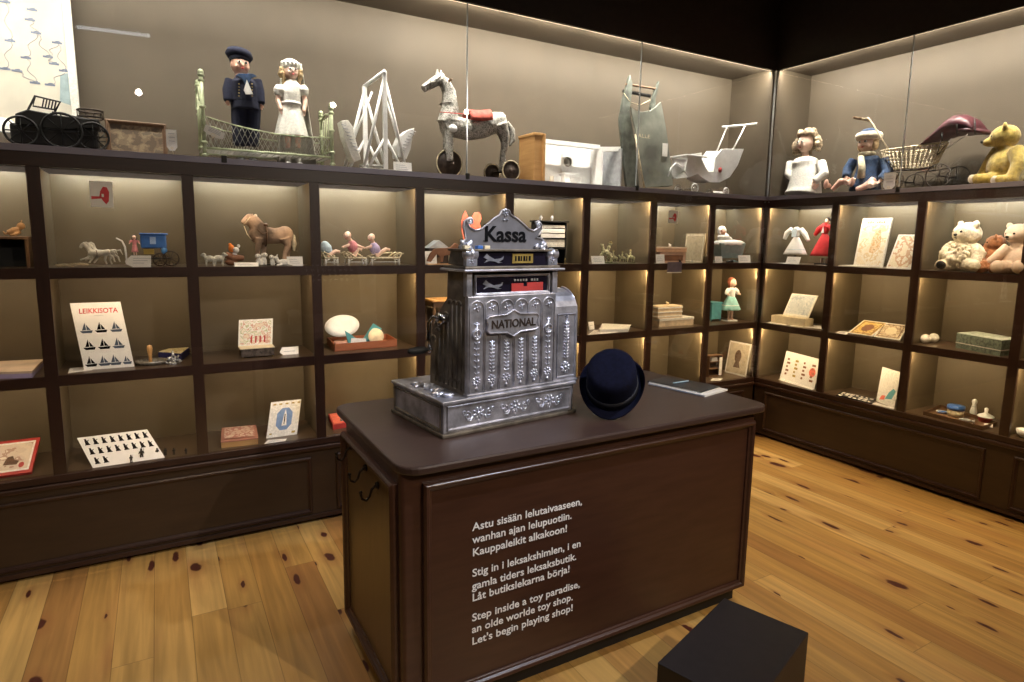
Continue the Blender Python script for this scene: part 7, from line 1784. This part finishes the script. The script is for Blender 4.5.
def soldier(cx, cy, s=1.45): return [[(cx-.018*s, cy-.08), (cx+.020*s, cy-.08), (cx+.022, cy+.04), (cx-.018, cy+.04)], [(cx-.014, cy+.04), (cx+.014, cy+.04), (cx+.014, cy+.10), (cx-.014, cy+.10)], [(cx+.01, cy+.0), (cx+.034*s, cy+.05), (cx+.028*s, cy+.06), (cx+.005, cy+.02)], [(cx-.036, cy-.11), (cx+.036, cy-.11), (cx+.036, cy-.08), (cx-.036, cy-.08)]]
for j in range(3):
    for k in range(8 if j < 2 else 2): patch(o, mp, soldier(.09+k*.118, .83-j*.31), M['inkblk'], 'soldier_print')
for k, (u, v, hh) in enumerate(((131.5, 461, 7.5), (142, 458, 11), (157.5, 456, 8), (165.5, 455, 7), (174, 454.5, 6.5), (186, 454, 6))):
    p = at(u, v, z=Z3); s = hh*((p-CAM).dot(_f)/FPX)
    lb = ('tiny dark toy soldier standing on the lower edge of the soldier sheet', 'tallest tiny dark toy soldier at the edge of the soldier sheet', 'tiny dark toy soldier at the right corner of the soldier sheet', 'tiny dark toy soldier just off the right corner of the soldier sheet', 'tiny dark toy soldier second from the post', 'tiny dark toy soldier nearest the post')[k]
    J = thing('toy_soldier', lb, 'toy soldier', (p.x, p.y, Z3+(.012 if k < 2 else 0)), 0); J.location.z = Z3
    if k < 2: J.location.y -= .022
    b_ = MB()
    for sg in (-1, 1): b_.tube([(sg*s*.07, 0, s*.45), (sg*s*.09, 0, s*.05)], [s*.07, s*.05], 6); b_.tube([(sg*s*.13, 0, s*.76), (sg*s*.2, -s*.05, s*.55)], [s*.05, s*.04], 6)
    b_.tube([(0, 0, s*.42), (0, 0, s*.8)], [s*.11, s*.13], 8); b_.ell((0, 0, s*.88), s*.09); b_.bx(-s*.18, s*.18, -s*.1, s*.1, 0, s*.05); b_.tube([(s*.17, -s*.06, s*.45), (s*.20, -s*.02, s*1.05)], s*.018, 5); b_.lathe([(s*.08, 0), (s*.09, s*.1), (0, s*.12)], (0, 0, s*.92), 10)
    b_.build('soldier', M['black'], J)
q_ = flat('domino_box', 'small box with a reddish printed lid in the bottom row', 'box', [(221, 442), (258, 438), (256, 425), (222, 428)], Z3, .035, M['pine'], part='tray', bevel=.001); MB().prism([(x*1.01, y*1.01) for x, y in q_.poly], .006, 'xy', .03).build('lid', M['coral'] if False else mat('faded_red_card', (.42, .18, .12), .6), q_.r)
q_.mp2 = q_.mp; patch(q_.r, lambda s_, t_, e: q_.mp(s_, t_, .0075), [rect(.08, .10, .92, .90)], printmat('red_tan_print', [(.60, .42, .30), (.42, .16, .12), (.68, .54, .40)], 30), 'lid_print')
I, o, mp, rt_ = stand('tower_card', 'cream square card with a blue tower emblem leaning in the bottom row', 'picture card', [(266, 432), (297, 434), (301, 401), (271.5, 400.5)], .12, Z3, .06, .006, M['lace'])
J0 = at(282, 433, z=Z3)
patch(o, mp, [[(.25, .32), (.40, .18), (.62, .18), (.76, .32), (.76, .66), (.62, .80), (.40, .80), (.25, .66)]], M['inkblu'], 'blue_emblem'); patch(o, mp, [[(.44, .30), (.48, .60), (.52, .76), (.57, .60), (.60, .30)]], M['lace'], 'white_tower', .001); patch(o, mp, [rect(.50, .34, .53, .62)], M['inkblk'], 'tower_window', .0014)
patch(o, mp, [rect(.08+.20*k, .90, .18+.20*k, .94) for k in range(5)]+[rect(.08, .08, .16, .12), rect(.80, .06, .92, .12)], M['gold'], 'corner_marks')
for k, (u, v, s, m_) in enumerate(((268, 434, .018, 'oldwood'), (274, 435, .015, 'pine'), (281, 434, .016, 'brassy'))):
    p = at(u, v, z=Z3); J = thing('toy_block', ('small brown wooden block at the left foot of the tower card', 'small pale wooden block in the middle before the tower card', 'small brass-coloured block at the right before the tower card')[k], 'toy block', (p.x, p.y-.02, Z3), .3*k); MB().bx(-s, s, -s*.7, s*.7, 0, s*1.5).build('block', M[m_], J, bevel=.001); MB().bx(-s*.6, s*.6, -s*.72, -s*.7, s*.4, s*.9).build('groove', M['black'], J)
flat_card('white card lying in front of the small wooden blocks', [(264, 444), (285, 441), (287, 438.5), (268, 440)], Z3)
q_ = flat('red_box', 'open red box beside the left end of the counter top', 'box', [(333, 425), (350, 422), (345, 406), (328, 407)], Z3, .03, M['redp'], part='tray', bevel=.001); MB().prism([(x*.86, y*.86) for x, y in q_.poly], .002, 'xy', .03).build('lining', M['coral'], q_.r)
p = at(343, 421, z=Z3+.032); J = thing('white_cup', 'tiny white cup lying in the open red box', 'cup', (p.x, p.y, Z3+.0322), .3); MB().cyl((-.014, 0, .012), (.014, 0, .012), .011, .009, 16).build('cup', M['white'], J); MB().torus((0, -.012, .012), .006, .0018, 'z').build('handle', M['white'], J)
flat_card('thin white strip of card behind the left corner of the counter', [(345, 404), (364, 401), (366, 398.5), (347, 401)], Z3)
flat_card('white card at the shelf edge beside the counter, under the red box', [(326, 440), (345, 437), (345, 434), (328, 436.5)], Z3)
I = Item('toy_shelf', 'small brown toy shelf with a white strip in the bottom row near the corner', 'toy shelf', 717, 377, .16, Z3); I.r.location = at(717, 377, z=Z3)+Vector((0, .05, 0)); s = I.s
MB().bx(-9*s, 9*s, .03, .038, 0, 21*s).build('back_board', M['brown'], I.r)
for x in (-9*s, 9*s): MB().bx(x-.004, x+.004, -.03, .038, 0, 21*s).build('side_board', M['brown'], I.r)
for z in (.004, 8*s, 15*s, 21*s): MB().bx(-9*s, 9*s, -.03, .03, z-.003, z+.003).build('shelf', M['oldwood'], I.r)
MB().bx(4.5*s, 8*s, -.036, -.030, 1*s, 19*s).build('white_strip', M['paper'], I.r); MB().bx(-5*s, 3*s, -.02, .02, 15*s+.003, 19*s).build('small_box', M['grey'], I.r)
r_, o, mp = wallboard('portrait_print', 'cream portrait print of a small bust leaning by the corner, bottom row', 'picture', [(725, 366), (746, 371.5), (750, 344), (731.5, 340.5)], -.085, -.035, Z3, .005, M['lace'])
patch(o, mp, [rect(.05, .05, .95, .95)], mat('aged_paper_print', (.52, .45, .33), .6, 0, .12, 30), 'paper_tone'); patch(o, mp, [[(.5+.15*math.cos(a_/12*2*PI), .56+.20*math.sin(a_/12*2*PI)) for a_ in range(12)], [(.34, .22), (.66, .22), (.58, .40), (.42, .40)]], M['oldwood'], 'bust_drawing', .001)
flat_card('white card lying before the small brown toy shelf', [(710, 380.5), (720, 380.5), (723, 378.5), (713, 378.2)], Z3)

# --- row 3, right wall
def stand2(name, lb, cat, px, z, leanx, th, m_):
    """right-wall board: feet found on the board itself, top leaning back by leanx"""
    bl, br = at(*px[0], z=z), at(*px[1], z=z); c_ = (bl+br)/2; xm = c_.x+leanx
    tl, tr_ = at(*px[3], x=bl.x+leanx), at(*px[2], x=br.x+leanx)
    tl = (tl+tr_-(br-bl))/2; tr_ = tl+br-bl
    r = thing(name, lb, cat, c_, 0); X = br-bl; n = X.cross(tl-bl).normalized(); n = -n if n.x > 0 else n
    P = [bl-c_, br-c_, tr_-c_, tl-c_]; vs = P+[p-n*th for p in P]
    o = MB().add(vs, [(0,1,2,3), (7,6,5,4), (0,4,5,1), (1,5,6,2), (2,6,7,3), (3,7,4,0)], 0, False).build('board', m_, r)
    return r, o, lambda s_, t_, e=.0006: P[0].lerp(P[1], s_).lerp(P[3].lerp(P[2], s_), t_)+n*e
r, o, mp = stand2('printed_sheet', 'white sheet with four columns of reddish print leaning in the bottom row', 'poster', [(780, 378), (814, 389), (819, 358), (788, 352)], Z3, .10, .004, M['paper'])
for c_ in range(4):
    patch(o, mp, [rect(.10+.24*c_, .18+.13*k, .10+.24*c_+(.06, .09, .05, .10)[(k+c_) % 4], .25+.13*k) for k in range(5)], M['fox'] if c_ != 1 else M['gold'], 'print_column')
patch(o, mp, [[(.86+.09*math.cos(a_/10*2*PI), .50+.16*math.sin(a_/10*2*PI)) for a_ in range(10)]], M['coral'], 'round_print')
flat_card('long white card under the lower edge of the printed sheet', [(778, 379.5), (812, 391), (814, 388.8), (781, 378)], Z3)
q_ = flat('tile_game', 'flat dark game board with scattered white tiles in the bottom row', 'game board', [(836, 397), (872, 405), (876, 399), (842, 391.5)], Z3, .006, M['black'])
random.seed(9)
for i in range(7):
    for j in range(3):
        if random.random() < .8: a_ = random.uniform(-.04, .04); patch(q_.o, q_.mp, [[(.04+.135*i+a_, .06+.31*j-a_), (.13+.135*i, .05+.31*j+a_), (.14+.135*i-a_, .27+.31*j), (.05+.135*i, .28+.31*j+a_)]], M['lace'], 'tile')
r, o, mp = stand2('booklet', 'tall cream booklet with a bird print leaning against the post', 'booklet', [(876, 401), (894, 408), (899, 371), (884, 368)], Z3, .09, .004, M['lace'])
patch(o, mp, [[(.45, .15), (.80, .20), (.95, .45), (.80, .50), (.6, .36)]], M['teal'], 'bird_print'); patch(o, mp, [[(.15, .08), (.42, .12), (.44, .24), (.26, .22)]], M['coral'], 'red_print')
flat_card('white booklet page lying at the foot of the bird booklet', [(871, 405), (893, 411), (895, 408), (876, 402.5)], Z3)
q_ = flat('wooden_tray', 'dark wooden tray with bright toys in the bottom row of the right wall', 'tray', [(923, 414), (982, 431.5), (997, 425), (941, 406)], Z3, .006, M['oldwood'], part='tray_floor')
pl = q_.poly
for k in range(4):
    (x0, y0), (x1, y1) = pl[k], pl[(k+1) % 4]; d = Vector((x1-x0, y1-y0)).normalized(); n_ = Vector((-d.y, d.x))*.006
    MB().prism([(x0, y0), (x1, y1), (x1+n_.x, y1+n_.y), (x0+n_.x, y0+n_.y)], .026, 'xy', 0).build('tray_side', M['brown'], q_.r)
tz = Z3+.0062
p = at(953.5, 416.5, z=tz); s = (p-CAM).dot(_f)/FPX; J = thing('blue_tin', 'small tin with a blue lid in the dark tray', 'tin', (p.x+.02, p.y, tz), 0); MB().cyl((0, 0, 0), (0, 0, 7*s), 7*s, seg=28).build('tin_body', M['wicker'], J); MB().cyl((0, 0, 7*s), (0, 0, 11*s), 7.6*s, seg=28).build('lid', M['bluep'], J)
p = at(943, 413, z=tz); J = thing('blue_dish', 'small flat blue dish left of the blue-lidded tin', 'dish', (p.x, p.y+.01, tz), 0); MB().lathe([(0, 0), (.022, 0), (.030, .008), (.028, .009), (.02, .003), (0, .003)], (0, 0, 0), 24).build('dish', M['bluep'], J); MB().torus((0, 0, .009), .029, .0015).build('rim', M['white'], J)
p = at(973, 415, z=tz); J = thing('white_skittle', 'white toy skittle standing in the dark tray', 'skittle', (p.x, p.y, tz), 0); MB().lathe([(0, 0), (2.6*s, 0), (3.2*s, 3*s), (2.2*s, 8*s), (1.7*s, 11*s), (2.5*s, 14*s), (1.8*s, 16*s), (0, 16.6*s)], (0, 0, 0), 20).build('skittle', M['white'], J); MB().torus((0, 0, 9*s), 2.1*s, .0015).build('ring', M['grey'], J)
p = at(985, 421.5, z=tz); J = thing('red_white_pot', 'small red pot with a white lid and tall knob in the dark tray', 'pot', (p.x, p.y, tz), 0); MB().lathe([(0, 0), (5*s, 0), (6*s, 3*s), (5.6*s, 5*s), (0, 5*s)], (0, 0, 0), 24).build('pot', M['redp'], J); MB().lathe([(7*s, 0), (6.6*s, 1*s), (2*s, 3.4*s), (1.4*s, 4*s), (1.7*s, 8*s), (0, 9*s)], (0, 0, 5*s), 24).build('lid', M['white'], J)
p = at(965, 422, z=tz); J = thing('grey_toy_fish', 'grey-blue toy fish lying in the middle of the dark tray', 'toy fish', (p.x, p.y, tz), -1.2); b_ = MB(); b_.ell((0, 0, .012), (.035, .012, .012)); b_.tube([(.03, 0, .012), (.05, 0, .012)], [.004, .012], 8); remeshed(b_, 'body', M['grey'], J, .002, 1); MB().ell((-.022, -.009, .016), .0025).build('eye', M['eye'], J)
p = at(990, 427, z=tz); J = thing('white_paper_scrap', 'small white folded paper at the right end of the dark tray', 'paper', (p.x-.0, p.y+.01, tz), -1.2); MB().bx(-.022, .022, -.012, .012, 0, .003).build('fold', M['paper'], J); MB(Matrix.Rotation(R(30), 4, 'X')).bx(-.022, .022, -.0, .02, .003, .005).build('raised_fold', M['paper'], J)
p = at(1021, 437, x=.09); J = thing('white_bowl', 'white bowl at the right edge of the photograph, bottom row', 'bowl', (.09, min(p.y, -1.788-.022-.06), Z3), 0); MB().lathe([(0, 0), (.03, 0), (.05, .02), (.056, .045), (.052, .045), (.045, .02), (0, .006)], (0, 0, 0), 28).build('bowl', M['white'], J); MB().torus((0, 0, .045), .054, .002).build('rim', M['grey'], J)
# short tube lamp on the ceiling behind the camera's left, mirrored as a pale streak in the showcase glass
T_ = thing('tube_light', 'short fluorescent tube light hanging from the black ceiling', 'lamp', (-4.52, -2.70, 3.2), math.atan2(.06, .49))
MB().cyl((-.25, 0, 0), (.25, 0, 0), .013).build('tube', emis('cool_tube_glow', (.80, .88, 1), 5), T_); MB().bx(-.27, .27, -.025, .025, .018, .05).build('housing', M['black'], T_); MB().bx(-.01, .01, -.01, .01, .05, ZC-3.2).build('hanger', M['black'], T_)
